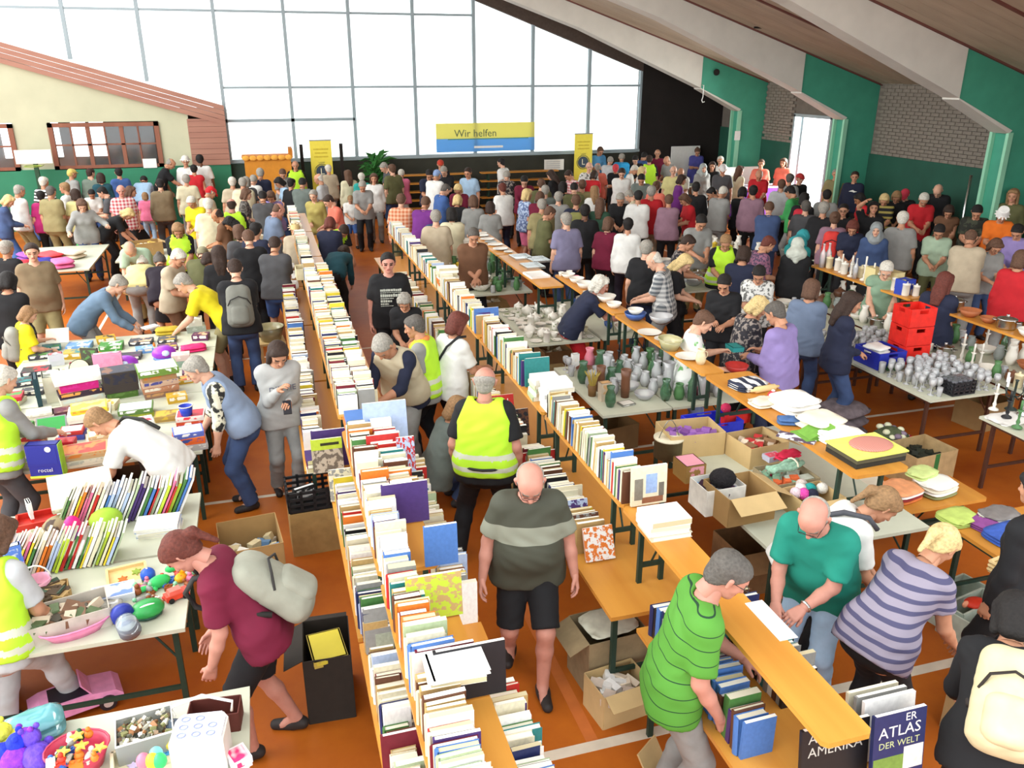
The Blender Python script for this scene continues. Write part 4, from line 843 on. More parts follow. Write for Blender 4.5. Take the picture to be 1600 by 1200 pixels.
for i, (p, (x, y, rz, L)) in enumerate(zip([(-2.06, 8.95, 0.76), (-1.66, 8.95, 0.76), (-1.27, 8.87, 0.76), (-1.85, 8.25, 0.76), (-1.44, 8.30, 0.76), (-1.13, 8.12, 0.76), (-0.90, 7.92, 0.76), (-0.88, 7.36, 0.76), (-1.78, 7.32, 0.76), (-1.94, 7.53, 0.76), (-1.95, 7.89, 0.76), (-2.35, 8.48, 0.76), (-1.66, 7.74, 0.76), (-2.14, 8.55, 0.76), (-1.12, 9.78, 0.76), (-1.04, 11.19, 0.76)], ST)):
    z = .76
    for w, d, h, c, s, pc, lab in L:
        gamebox((p[0], p[1] + .1, z), w, d, h, c, lab, rz + r2.uniform(-.08, .08), s, pc); z += h + .003
t = gamebox((-2.00, 7.20, 0.76), .26, .10, .30, '#2a2f8a', 'tall dark blue carton with a lime side at the near left corner', R(-8), '#2a2f8a', lid=False)
MB().b2(.13, .133, -.05, .05, 0, .3).build('lime_side', mat('#9ad03a', .5), t); MB().b2(-.13, .133, -.055, -.05, 0, .02).build('lime_foot', mat('#c8d84a', .5), t)
text('roctel', .05, mat('#c8c8d8', .5), t, (0, -.0535, .07), (R(90), 0, 0)); MB().lathe([(.025, 0), (.025, .002), (.0004, .002)], 14, (.05, -.052, .26), M=Matrix.Rotation(R(90), 3, 'X')).build('badge', WHITE, t)
t = gamebox((-2.19, 8.30, 0.76), .26, .2, .05, '#3a9a4a', 'game box lid with a green field leaning before the boxes', R(8), '#8a8a90', None, R(38))
t = gamebox((-2.45, 9.04, 0.76), .05, .26, .30, '#1c3a42', 'tall dark teal carton standing at the left end of the games', R(14), '#1c3a42', lid=False)
gamebox((-2.32, 9.14, 0.76), .18, .26, .28, '#c8c8b0', 'grey sketch-printed carton beside the dark teal carton', R(14), '#c8c4ac', '#6a6a5a', lid=False)
t = empty('bucket', (-0.93, 7.98, 0.86), 0, label='small blue bucket with a white rim on the red game box', cat='bucket'); MB().lathe(thick([(.05, 0), (.066, .11)]), 20).build('shell', mat('#2a42b8', .35), t, smooth=True); MB().tube([(.067 * math.cos(2 * math.pi * i / 18), .067 * math.sin(2 * math.pi * i / 18), .11) for i in range(18)], .005, 6, closed=True).build('rim', WHITE, t, smooth=True)
PUR = mat('#9a3ac0', .3)
for i, (p, s) in enumerate((((-1.72, 9.88, 0.76), 'left'), ((-1.33, 10.15, 0.76), 'right'))):
    t = blob('toy_carriage', p, .14, PUR, 'shiny purple doll carriage shell, %s of the two' % s, 'toy', (1, .8, .62), .3 * i, [('base', (0, 0, .03), .13, mat('#5a7ac8', .3), (1.05, .85, .2)), ('window', (0, -.09, .1), .05, mat('#c8d8f0', .2), (1, .5, .8))])
gamebox((-1.88, 9.77, 0.76), .30, .06, .26, '#e890b0', 'pink doll set carton with silver print behind the purple carriage', R(4), '#e89ab8', '#d8d4d8', lid=False)
gamebox((-2.09, 9.95, 0.76), .20, .03, .28, '#5a8a4a', 'green meadow picture leaning among the toys', R(-20), '#4a4a3a', '#c8d8b0', lid=False, name='painting')
t = empty('drum', (-2.17, 9.75, 0.76), 0, label='round tambourine drum with a pale skin and dark rim', cat='drum'); q = Matrix.Rotation(R(62), 3, 'X'); MB().lathe([(.11, 0), (.11, .05)], 22, (0, 0, .1), M=q).build('shell', mat('#3a3a2a'), t, smooth=True); MB().lathe([(.10, .051), (.0004, .052)], 22, (0, 0, .1), M=q).build('drum_skin', mat('#ddd4a8'), t)
cloth((-1.02, 10.41, 0.76), .3, .2, .07, mat('#d8286a', .7), 'bright pink cloth behind the purple carriages', .2, 2)
cloth((-1.39, 11.24, 0.76), .3, .18, .09, mat('#b8a02a', .7), 'mustard yellow bag under the outstretched arm', .1, 2, 'cloth_bag', 'bag')
gamebox((-2.53, 10.31, 0.76), .16, .1, .14, '#c8c8d0', 'silver wrapped carton with a red dot by the boy', .3, '#c8ccd0', '#d04a4a', lid=False)
gamebox((-2.39, 9.77, 0.76), .14, .12, .1, '#e0d8c8', 'cream printed gift box by the boy', .1, '#e0d4c0', '#b89a7a')
gamebox((-2.26, 9.89, 0.76), .08, .08, .14, '#d02a3a', 'slim red tin next to the drum', .1, '#c81a4a', lid=False); gamebox((-2.08, 9.68, 0.76), .16, .09, .06, '#b03aa0', 'violet pink box in front of the drum', .2, '#a83a98')
gamebox((-1.62, 11.47, 0.8), .2, .14, .02, '#f0f0f0', 'white open booklet on the far games', .6, name='booklet', lid=False)
CN = {'teal': '#2a7a7a', 'sky blue': '#6a9ad0', 'white': '#eceae4', 'cherry red': '#b8283a', 'mustard': '#c8a030', 'leaf green': '#4a8a3a', 'plum': '#5a2a50', 'peach': '#e8b890', 'charcoal': '#3a3a40', 'cream': '#ddd4b4'}
prs = [(a, b) for a in CN for b in CN if a != b]; random.Random(4).shuffle(prs); n_ = 0
occ = [(A(x, y, .76)[0], A(x, y, .76)[1] + .1, .22) for x, y, q, l_ in ST] + [(A(x, y, .76)[0], A(x, y, .76)[1], .16) for x, y in ((78, 742), (82, 668), (62, 630), (88, 622), (198, 578), (258, 562), (172, 585), (145, 580), (128, 590), (303, 548), (262, 522), (90, 570), (96, 592), (118, 585), (235, 512))]
for k in range(2600):
    x, y = r2.uniform(-2.8, -.93), r2.uniform(7.46, 11.1); r = r2.uniform(.12, .17)
    if n_ >= 84 or any((x - a) ** 2 + (y - b) ** 2 < (r * .85 + q) ** 2 for a, b, q in occ): continue
    occ.append((x, y, r)); z = .76
    for j in range(r2.choice((1, 1, 2, 3)) if y < 9.2 else 1):
        a, b = prs[n_]; n_ += 1; h = r2.uniform(.04, .075)
        gamebox((x, y, z), r * r2.uniform(1.5, 1.75), r * r2.uniform(1.15, 1.4), h, CN[a], '%s and %s game box among the loose boxes on the games tables' % (a, b), r2.uniform(-.25, .25), CN[b] if j % 2 else None, CN[b]); z += h + .002
for i in range(16):
    small_toy((rnd.uniform(-2.6, -1.1), rnd.uniform(9.0, 10.9), .76), r2.choice(list(TC)), 'on the farthest game tables')
# pile of clothes, far left
for i, (x, y, c, n_) in enumerate(((105, 385, '#c82a3a', 'red'), (135, 385, '#2a2a8a', 'dark blue'), (165, 390, '#d86a9a', 'pink'), (145, 368, '#8a4aa0', 'violet'), (100, 372, '#e04a50', 'coral'), (185, 362, '#d8c8b0', 'beige'))): cloth((-4.2 + .34 * (i % 3), 16.0 + .7 * (i // 3) + .1 * (i % 2), .76), .36, .5, .14, mat(c, .85, .15, 12), '%s garment in the heap of clothes on the far left table' % n_, .2 * i, 2, 'garment', 'garment')
carton((-2.2, 16.7, .76), .5, .4, .25, 'open carton with white cones on the far left table', .3, 'lr', CARD, ['#d8d0b0', '#c8a850', '#e8e4d8'])

# ---- cartons of wool and the textile bench, right of the centre
t = empty('wool_bin', (3.25, 6.04, 0.76), 0, label='round olive tin with cream lid and thin wire handle', cat='tin')
MB().lathe([(.13, 0), (.13, .17), (.135, .172)], 22).build('body', mat('#6a5f42', .6), t, smooth=True); MB().lathe([(.137, .172), (.137, .185), (.02, .19), (.02, .185), (.0004, .185)], 22).build('lid', mat('#d8d0b4', .5), t, smooth=True); MB().tube([(-.1 + .2 * k / 8, .0, .18 + .17 * math.sin(math.pi * k / 8)) for k in range(9)], .004, 6).build('handle', mat('#8a8a84', .3, metal=.8), t, smooth=True)
gamebox((3.23, 5.61, 0.76), .19, .22, .16, '#e09aa8', 'brown carton with a pink lid beside the round tin', R(2), '#96743f', lid=False)
carton((3.20, 5.10, 0.76), .34, .26, .22, 'tall white carton stuffed with dark purple wool', R(2), '', mat('#dedbd0', .7), ['#4a2a40', '#3a2030', '#8ab0d0', '#d8d4d0'])
blob('fur_hat', ((3.20, 5.10, 0.76)[0] + .04, (3.20, 5.10, 0.76)[1] - .0, .925), .11, mat('#1d1a1c', .98, .4, 60, bump=.8), 'black fluffy fur hat on the white carton of wool', 'hat', (1, .9, .7), 0, [('crown_tuft', (0, 0, .13), .05, mat('#1d1a1c', .98, .4, 60), (1, 1, .6))])
carton((3.5, 6.12, .76), .52, .36, .22, 'wide carton with violet cloth behind the black fur hat', R(-4), '', CARDL, ['#8a5aa0', '#7a4a90', '#9a6ab0'])
carton((3.98, 5.78, .76), .4, .36, .2, 'open brown carton with a red book inside, right of the fur hat', R(6), 'r', CARDL, ['#c83a3a', '#8a6a4a', '#d8c8b0'])
carton((3.31, 4.96, 0.76), .42, .36, .24, 'big empty open brown carton at the near end of the box table', R(3), 'fr')
carton((3.88, 5.18, 0.76), .4, .34, .16, 'low carton of green wool hanks beside the big empty carton', R(2), '', mat('#9a8a6a', .8), ['#d8405a', '#8ab89a', '#e06a3a', '#c8d0c0'])
t = empty('wool_hank', (3.87, 5.20, 0.93), R(12), label='long sage green skein of wool lying across the carton', cat='wool')
for k in range(5): MB().tube([(-.17 + .34 * j / 6, -.03 + .016 * k + .01 * math.sin(j + k), .035 + .015 * math.sin(j * 1.3 + k * 2)) for j in range(7)], .022, 8).build('strand', mat('#8fb59c', .95, .2, 50), t, smooth=True)
MB().tube([(.09, .06 * math.cos(a), .04 + .045 * math.sin(a)) for a in [2 * math.pi * k / 10 for k in range(10)]], .008, 5, closed=True).build('paper_band', mat('#e0d8c0'), t)
cloth((4.04, 5.40, 0.93), .24, .12, .05, mat('#d02a4a', .9), 'crimson knitted scarf behind the sage green skein', R(15), 2, 'scarf', 'scarf')
gamebox((3.95, 5.49, 0.88), .14, .1, .05, '#d85a6a', 'checked gift box between the cartons of wool', .1, '#b8b8c8', '#e8e0e0')
t = carton((3.87, 4.80, 0.76), .36, .3, .17, 'carton of wool balls with open front flap by the teal shirt', R(4), 'f', CARDL)
for x, y, c, n_ in ((1262, 753, '#2a9a94', 'teal'), (1284, 757, '#e4e0d4', 'cream'), (1244, 750, '#e8e4dc', 'white'), (1238, 763, '#d84aa0', 'hot pink'), (1252, 768, '#26283a', 'navy'), (1226, 758, '#d8c0c8', 'pale pink'), (1256, 740, '#c8bcb4', 'stone')):
    p = (3.88, 4.88, 0.86); b0 = ((x - 1254) * .0042, -(y - 757) * .006)
    blob('yarn_ball', (p[0] + b0[0], p[1] + b0[1], .86), .047, mat(c, .95, .2, 70, bump=.5), '%s ball of wool in the carton by the teal shirt' % n_, 'yarn', bits=[('label_band', (0, 0, .047), .0475, WHITE, (1, 1, .25))])
carton((3.59, 5.10, 4.44e-16), .5, .42, .40, 'brown carton on the floor under the big empty carton', R(2), 'f', mat('#7d5a38', .85))
crate((3.94, 6.49, 0.76), .50, .30, .10, mat('#2a35c8', .4), 'blue plastic crate behind the cartons of wool', R(2), True)
gamebox((4.22, 6.50, 0.76), .36, .06, .13, '#d8281e', 'bright red plastic board standing beside the blue crate', R(10), '#d8281e', lid=False, name='plastic_board')
blob('wool_ball', (4.13, 6.57, 0.86), .05, mat('#c8305a', .9), 'raspberry red wool ball behind the blue crate', 'yarn', bits=[('label_band', (0, 0, .05), .0505, WHITE, (1, 1, .2))])
# textile bench
ZB_ = 1.23
t = cloth((4.16, 6.29, 1.23), .34, .26, .06, None, 'folded cloth with broad navy and white stripes at the bench end', R(10), 3, ms=[two('stripe', '#e4e2dc', '#2e3346', 9, .5, 0)])
t = empty('rolling_pin', (4.25, 6.14, 1.23), R(8), label='pale wooden rolling pin beside the striped cloth', cat='rolling pin'); q = Matrix.Rotation(R(90), 3, 'Y'); MB().lathe([(.0004, -.16), (.012, -.16), (.016, -.12), (.03, -.11), (.03, .11), (.016, .12), (.012, .16), (.0004, .16)], 12, (0, 0, .03), M=q).build('roller', PALEW, t, smooth=True)
LINEN = mat('#efece4', .9, .03, 5); LINEN2 = mat('#e2dac4', .9, .04, 5)
cloth((4.08, 5.86, 1.23), .30, .2, .05, LINEN2, 'cream table linen behind the white lace pile', R(5), 2)
cloth((4.25, 5.69, 1.23), .36, .36, .13, LINEN, 'rounded heap of bright white table linen at the middle of the bench', R(8), 3)
cloth((4.23, 5.29, 1.23), .36, .32, .11, LINEN2, 'ivory cushion-like linen pile before the white heap', R(14), 2)
cloth((4.23, 5.00, 1.23), .34, .3, .08, LINEN, 'flat white napkins in front of the ivory pile', R(12), 4)
blob('red_pouch', (4.20, 5.94, 1.23), .05, mat('#c82a40', .7), 'red cloth pouch tucked beside the white heap', 'pouch', (1, .8, .9), bits=[('tie', (0, 0, .09), .018, WHITE, (1, 1, .6))])
t = empty('felt_hat', (4.09, 5.17, 1.23), 0, label='green felt wedge hat lying in front of the linen', cat='hat'); MB().prism([(-.13, 0), (.11, 0), (.12, .1), (-.02, .05)], 1, -.09, .09).build('crown', mat('#6fa040', .9), t); MB().prism([(-.15, 0), (.13, 0), (.13, .012), (-.15, .012)], 1, -.11, .11).build('brim', mat('#6fa040', .9), t)
cloth((4.03, 5.43, 1.23), .2, .12, .06, mat('#4a6a9a', .8), 'blue green silk scarf rolled beside the ivory pile', R(-20), 2, 'scarf', 'scarf')
t = empty('seat_pad', (4.23, 4.73, 1.23), R(3), label='yellow and black seat pads with a pink oval cushion on top', cat='cushion')
MB().box((0, 0, .02), (.46, .34, .035)).build('pad', mat('#2c2a22', .8), t); MB().box((0, 0, .058), (.46, .34, .035)).build('pad', mat('#54503c', .8), t); MB().box((0, 0, .083), (.48, .36, .012)).build('cover', mat('#d8dc6a', .8), t); MB().ball((.04, 0, .095), .16, 20, sq=(1.1, .85, .14)).build('oval_cushion', two('check', '#b8786a', '#c88a7c', 60, .5, 0), t, smooth=True)
t = empty('comic_magazine', (3.92, 5.16, 1.23), R(-50), label='glossy magazine sticking out over the near bench edge', cat='magazine'); MB().box((0, 0, .006), (.3, .12, .01)).build('cover', two('blotch', '#d8d8e0', '#5a4a5a', 14), t)
# low bench with folded cloths on the floor side
cloth((5.17, 5.28, 0.45), .34, .3, .1, None, 'orange folded towels on white ones on the low bench', R(12), 4, ms=[mat('#d8743a', .9), mat('#8a2a2a', .9), LINEN, mat('#e09a6a', .9)])
cloth((5.52, 5.26, 0.45), .34, .3, .12, None, 'stack of white and olive folded cloths on the low bench', R(10), 4, ms=[mat('#8a8a5a', .9), LINEN, LINEN2, LINEN])
cloth((5.48, 5.39, 0.56), .3, .2, .05, mat('#c8d88a', .9), 'lime and white crumpled cloth on top of the white stack', R(20), 2)
cloth((5.32, 5.89, 0), .4, .34, .3, LINEN2, 'big cream cloth bundle on the floor under the textile bench', 0, 3, 'cloth_bundle', 'cloth')
# fabric table at the lower right
cloth((4.88, 4.37, 0.76), .3, .24, .05, mat('#b8cc6a', .9), 'lime green folded fabric at the far corner of the fabric table', R(6), 3)
cloth((4.99, 4.24, 0.76), .22, .2, .05, mat('#8a4a8a', .9), 'violet fabric between the lime fabric and jeans', R(10), 3)
cloth((5.18, 4.29, 0.76), .3, .2, .07, None, 'magenta and white checked fabrics under a grey cloth', R(5), 4, ms=[LINEN, mat('#c82a6a', .9), LINEN, mat('#7a7470', .9)])
cloth((5.05, 4.04, 0.76), .4, .26, .07, mat('#3c5cae', .9, .2, 20), 'blue denim jeans folded on the fabric table', R(4), 3, 'folded_jeans', 'jeans')
t = empty('fruit_basket', (4.75, 3.66, 0.76), R(10), label='pale wicker basket with yellow and orange fruit', cat='basket'); w, d = .38, .24
for s in (-1, 1):
    for k in range(3): MB().tube([(-w / 2, s * d / 2, .02 + .03 * k), (w / 2, s * d / 2, .02 + .03 * k)], .013, 6).build('weave', PALEW, t); MB().tube([(s * w / 2, -d / 2, .02 + .03 * k), (s * w / 2, d / 2, .02 + .03 * k)], .013, 6).build('weave', PALEW, t)
MB().b2(-w / 2, w / 2, -d / 2, d / 2, 0, .012).build('base', PALEW, t)
for i, (x, y, c) in enumerate(((-.1, .04, 'yellow'), (0, .05, 'lime'), (.1, .03, 'yellow'), (-.05, -.05, 'orange'), (.06, -.05, 'red orange'), (.13, -.05, 'pale yellow'))):
    p = (4.75, 3.66, 0.76); blob('fruit', (p[0] + x, p[1] + y, .772), .042, mat({'yellow': '#d8c840', 'lime': '#b8c850', 'orange': '#e8963a', 'red orange': '#e0622a', 'pale yellow': '#e0d890'}[c], .5), '%s fruit in the wicker basket, %s from the left' % (c, ordn(i + 1)), 'fruit', bits=[('stalk', (0, 0, .085), .006, CARD, (1, 1, 2))])
# trays on the floor at the lower right
for i, p in enumerate(((4.88, 4.18, 0.2), (4.87, 3.98, 0.2))): tray((p[0], p[1], 0), .5, .34, .22, mat('#b8c4b4', .6), ('far', 'near')[i] + ' pale green crate on the floor beside the patterned knit', R(12), 0, 'floor_crate')
blob('toy_fish', (4.85, 4.04, 0.2), .07, mat('#d83a22', .5), 'orange red patterned toy in the near floor crate', 'toy', (1.3, .9, .5), bits=[('fin', (-.09, 0, .04), .03, mat('#f0a07a', .5), (1, .5, 1))])
# ---- glassware table in front
W1 = 'on the glassware table by the floral shirt'
gamebox((3.22, 7.45, 0.76), .12, .09, .2, '#c8a070', 'printed carton with an orange picture among the glassware', R(4), '#c8b8a0', '#d8905a', lid=False)
t = empty('grass_bunch', (3.14, 7.60, 0.76), 0, label='bunch of dried grass in a brown pot beside the printed carton', cat='plant'); MB().lathe([(.04, 0), (.05, .12)], 14).build('pot', mat('#7a5a34'), t, smooth=True)
for k in range(14): a = k * 2.4; MB().tube([(.02 * math.cos(a), .02 * math.sin(a), .1), (.05 * math.cos(a), .05 * math.sin(a), .22), (.09 * math.cos(a), .09 * math.sin(a), .27)], [.008, .008, .002], 5).build('stalk', mat('#b09a4a'), t)
gamebox((3.39, 7.27, 0.76), .16, .12, .02, '#e0ddd2', 'flat white framed dish near the corner of the glassware table', R(10), '#8a8a80', name='framed_dish', lid=False)
ware('bigbowl', 'brown', (3.31, 8.24, 0.76), W1, 0, .7, 'wide brown bowl at the far left of the glassware table'); gamebox((3.25, 8.41, 0.76), .08, .06, .2, '#e8e6e0', 'white cardboard sleeve standing by the brown bowl', .1, lid=False, name='cardboard_sleeve')
for p, r in (((3.22, 7.45, 0.76), .1), ((3.14, 7.60, 0.76), .07), ((3.39, 7.27, 0.76), .12), ((3.31, 8.24, 0.76), .13), ((3.25, 8.41, 0.76), .06)): TAKEN.append((p[0], p[1], r, .76))
scatter(3.1, 3.9, 7.2, 8.5, .76, 90, [('tumbler', 'clear'), ('wineglass', 'clear'), ('wineglass', 'clear'), ('vase', 'clear'), ('tallvase', 'clear'), ('tumbler', 'clear'), ('tumbler', 'clear'), ('wineglass', 'clear'), ('jug', 'clear'), ('bowl', 'clear'), ('vase', 'green glass'), ('bottle', 'green glass'), ('tallvase', 'brown'), ('jar', 'clear'), ('vase', 'pink'), ('candlestick', 'black')], W1, 3)
scatter(3.9, 4.5, 7.12, 8.5, .76, 50, [('tallvase', 'clear'), ('bottle', 'green glass'), ('vase', 'clear'), ('jar', 'clear'), ('jug', 'green'), ('tumbler', 'clear')], W1, 4)
# ---- crockery tables
W2 = 'on the crockery table left of the red shorts'
scatter(3.05, 3.96, 9.44, 11.17, .76, 190, [('cup', 'white')] * 5 + [('cup', 'flowered'), ('cup', 'cream'), ('mug', 'white'), ('mug', 'white'), ('mug', 'flowered'), ('canister', 'white'), ('canister', 'flowered'), ('canister', 'yellow'), ('canister', 'white'), ('saucer', 'white'), ('saucer', 'white'), ('saucer', 'flowered'), ('jug', 'white'), ('mug', 'cream')] + [('teapot', 'white')], W2, 8, 120, .5)
W3 = 'on the bench behind the red shorts'
scatter(3.94, 4.18, 9.0, 11.05, 1.23, 50, [('cup', 'white'), ('saucer', 'white'), ('mug', 'white'), ('cup', 'pink'), ('jug', 'white'), ('bowl', 'white')], W3, 9)
scatter(4.2, 4.75, 9.46, 11.2, .76, 24, [('plate', 'white'), ('bowl', 'white'), ('teapot', 'white'), ('cup', 'blue'), ('cup', 'white')], 'on the table below the cup bench', 10, 40, .4)
W4 = 'on the bowl table behind the crockery'
scatter(2.94, 3.48, 12.05, 14.1, .76, 60, [('cup', 'white'), ('mug', 'cream'), ('saucer', 'white'), ('bowl', 'white'), ('bowl', 'terracotta'), ('plate', 'white'), ('bigbowl', 'flowered'), ('jug', 'green'), ('jar', 'clear'), ('teapot', 'cream'), ('bowl', 'clear'), ('pot', 'yellow')], W4, 11, 40, .5)
scatter(3.5, 3.86, 12.05, 14.1, .76, 12, [('jug', 'green'), ('bottle', 'green glass'), ('pot', 'grey'), ('vase', 'green')], W4, 12)
scatter(3.25, 4.1, 14.65, 16.8, .76, 50, [('plate', 'cream'), ('plate', 'white'), ('bowl', 'cream'), ('pot', 'white'), ('bigbowl', 'white')], 'on the far plate table beyond the brown shirt', 13, 40, .6)
for i, p in enumerate(((3.66, 11.06, 1.23), (3.78, 11.63, 1.23), (4.00, 12.03, 1.23), (3.80, 12.28, 1.23))): tray((p[0], p[1] + .05, 1.231), .28, .34, .03, COLS['silver'] if i else WHITE, ('white serving tray at the near end of the tray bench', 'first metal tray behind the white serving tray', 'second metal tray on the tray bench', 'third metal tray beside the glass dishes')[i], R(4), 0, 'serving_tray')
scatter(3.52, 3.83, 12.7, 14.6, 1.23, 18, [('plate', 'white'), ('bowl', 'clear'), ('plate', 'grey'), ('saucer', 'white')], 'on the bench of plates behind the trays', 14, 40, .5)
# bench in front of the people in black: blue bucket, tray, bread rolls
ware('bigbowl', 'blue', (4.08, 8.63, 1.23), '', 0, .85, 'blue enamel bowl beside the outstretched hand'); ware('bowl', 'white', ((4.08, 8.63, 1.23)[0], (4.08, 8.63, 1.23)[1], 1.30), '', 0, .9, 'white bowl set into the blue enamel bowl'); ware('plate', 'white', (4.01, 8.09, 1.23), '', 0, 1.2, 'white plate at the far end of the yellow bench')
for p in ((4.08, 8.63, 1.23), (4.01, 8.09, 1.23)): TAKEN.append((p[0], p[1], .15, 1.23))
tub((3.98, 7.53, 1.23), .12, .15, .11, glass('#e0d8a0', .55), 'clear tub with pale yellow pieces on the yellow bench', 'plastic_tub'); TAKEN.append(((3.98, 7.53, 1.23)[0], (3.98, 7.53, 1.23)[1], .17, 1.23)); ware('bigbowl', 'clear', (4.31, 8.42, 1.23), '', 0, .9, 'large clear glass bowl behind the tub of yellow pieces'); TAKEN.append(((4.31, 8.42, 1.23)[0], (4.31, 8.42, 1.23)[1], .15, 1.23))
scatter(3.95, 4.17, 6.9, 8.0, 1.23, 6, [('jug', 'cream'), ('bowl', 'yellow'), ('plate', 'white')], 'on the yellow bench behind the floral shirt', 15)
# ---- wine glasses
W5 = 'in the crowd of glasses on the dark-legged table'
t = crate((6.94, 6.60, 0.76), .30, .22, .15, mat('#26262a', .5), 'black slatted crate of glasses at the table corner', R(2)); b = MB()
for i in range(12): b.lathe([(.0004, .02), (.03, .02), (.034, .16)], 10, (-.1 + .066 * (i % 4), -.06 + .06 * (i // 4), 0))
b.build('packed_glasses', glass('#8a8a90', .6), t, kind='stuff')
for q in ((6.77, 7.60, 0.76), (7.18, 7.62, 0.76)): TAKEN.append((q[0], q[1], .26, .76))
x, y, _ = (6.94, 6.60, 0.76); TAKEN.append((x, y, .19, .76))
for i, p in enumerate(((6.69, 7.35, 0.76), (6.78, 7.34, 0.76), (6.89, 7.36, 0.76))): ware('tree', 'green', p, '', 0, .8, ('left', 'middle', 'right')[i] + ' of three little green glass trees at the table edge'); TAKEN.append((p[0], p[1], .04, .76))
scatter(6.54, 7.46, 6.5, 8.5, .76, 230, [('wineglass', 'clear')] * 7 + [('tumbler', 'clear')] * 3, W5, 21, 80)
ware('bigbowl', 'red', (7.86, 7.11, 0.76), '', 0, .4, 'small orange red glass bowl beside the black crate')
crate((*(6.77, 7.60, 0.76)[:2], .76), .38, .40, .20, mat('#26319c', .4), 'dark blue crate behind the wine glasses', R(2), True); cloth((*(6.75, 7.65, 0.76)[:2], .88), .26, .26, .1, WHITE, 'white papers in the dark blue crate', .3, 2, 'paper_bundle', 'paper')
for i in range(3): crate((*(7.18, 7.62, 0.76)[:2], .761 + .225 * i), .34, .30, .22, mat('#d8281e', .4), ('lowest', 'middle', 'topmost')[i] + ' of the three stacked red crates', R(-3), True)
scatter(6.55, 7.45, 9.3, 10.3, .76, 20, [('wineglass', 'clear'), ('bowl', 'white'), ('tumbler', 'clear')], 'behind the stacked crates', 22)
carton((6.28, 6.25, 0), .56, .42, .36, 'carton with green tape and dark twigs under the wine glass table', R(6), '', mat('#b09468', .85), ['#23261c', '#2a2e22', '#1c2018'], tape=mat('#2c6a34', .5))
gamebox((6.42, 6.62, 0), .1, .06, .3, '#c8303a', 'red and white carton beside the brown table leg', .2, '#c8303a', '#e8e0e0', lid=False)
t = blob('plant_bundle', (6.25, 6.66, 0), .2, mat('#4a5238', .95, .4, 20), 'bundle of dusty artificial flowers under the table', 'plant', (1.2, 1, 1), bits=[('flower', (.1 * math.cos(k * 1.7), .14 * math.sin(k * 1.7), .33 + .02 * (k % 3)), .04, mat(('#d8d8b8', '#7a6a7a', '#c8c8a8')[k % 3]), (1, 1, .8)) for k in range(12)])
cloth((6.2, 7.4, 0), .5, .5, .4, mat('#6a5f62', .9, .3, 12), 'grey plastic sacks on the floor behind the navy cardigan', .3, 3, 'sack', 'bag')
# ---- right-hand household tables
W6 = 'on the far right household tables'
HS = [('bottle', 'green glass'), ('jar', 'clear'), ('vase', 'white'), ('bowl', 'white'), ('mug', 'white'), ('pot', 'silver'), ('candlestick', 'white'), ('teapot', 'brown'), ('canister', 'cream'), ('jug', 'grey'), ('bowl', 'terracotta'), ('mug', 'red'), ('vase', 'green'), ('canister', 'yellow'), ('tumbler', 'clear'), ('candlestick', 'silver')]
scatter(7.64, 7.88, 6.35, 8.4, .76, 26, HS, W6, 31); scatter(8.15, 8.48, 6.35, 8.4, .76, 28, HS, W6, 32); scatter(7.9, 8.12, 6.35, 8.4, 1.23, 22, HS, 'on the near household bench', 33)
scatter(7.64, 7.88, 8.55, 10.55, .76, 20, HS, W6, 34); scatter(8.15, 8.48, 8.55, 10.55, .76, 22, HS, W6, 35); scatter(7.9, 8.12, 8.55, 10.5, 1.23, 24, [('jar', 'cream'), ('canister', 'cream'), ('canister', 'white'), ('bottle', 'clear'), ('candlestick', 'white')], 'on the far household bench', 36)
for i, x in enumerate((7.96, 8.06)): gamebox((x, 9.3 - .28 * i, 1.23), .14, .2, .24, '#d8c890', ('far', 'near') [i] + ' cream paper bag standing on the far household bench', .1 * i, '#d8c890', lid=False, name='paper_bag')
t = gamebox((8.01, 8.75, 1.23), .2, .16, .2, '#2a42a8', 'blue patterned carrier bag with yellow print behind the navy shirt', .2, '#2a42a8', '#e0d83a', lid=False, name='carrier_bag')
W7 = 'on the candlestick table at the right edge'
cloth((6.87, 5.83, 0.76), .42, .3, .015, WHITE, 'white cloth under the candlesticks at the right edge', .1, 1)
for i, (p, c) in enumerate((((6.90, 6.05, 0.775), 'white'), ((6.86, 5.85, 0.775), 'black'), ((6.75, 5.62, 0.775), 'green'), ((7.06, 5.86, 0.775), 'silver'))): ware('candlestick', c, p, '', 0, 1, '%s candlestick on the white cloth at the right edge' % c); TAKEN.append((p[0], p[1], .06, .76))
t = empty('candelabrum', (7.07, 6.00, 0.775), 0, label='dark green branched candelabrum on the white cloth', cat='candelabrum'); BK = mat('#26302a', .4)
MB().lathe([(.0004, 0), (.06, 0), (.05, .015), (.01, .03), (.012, .3), (.02, .32), (.0004, .325)], 12).build('stem', BK, t, smooth=True)
for k in range(4): a = k * 1.57; a_ = MB().tube([(0, 0, .15), (.06 * math.cos(a), .06 * math.sin(a), .13), (.11 * math.cos(a), .11 * math.sin(a), .17), (.11 * math.cos(a), .11 * math.sin(a), .26)], .007, 6).build('arm', BK, t, smooth=True); MB().lathe([(.012, .26), (.012, .36), (.0004, .365)], 8, (.11 * math.cos(a), .11 * math.sin(a), 0)).build('candle', WHITE, a_)
scatter(6.7, 8.1, 4.75, 5.55, .76, 22, [('bottle', 'green glass'), ('candlestick', 'white'), ('vase', 'clear'), ('jar', 'clear'), ('candlestick', 'black')], W7, 41)
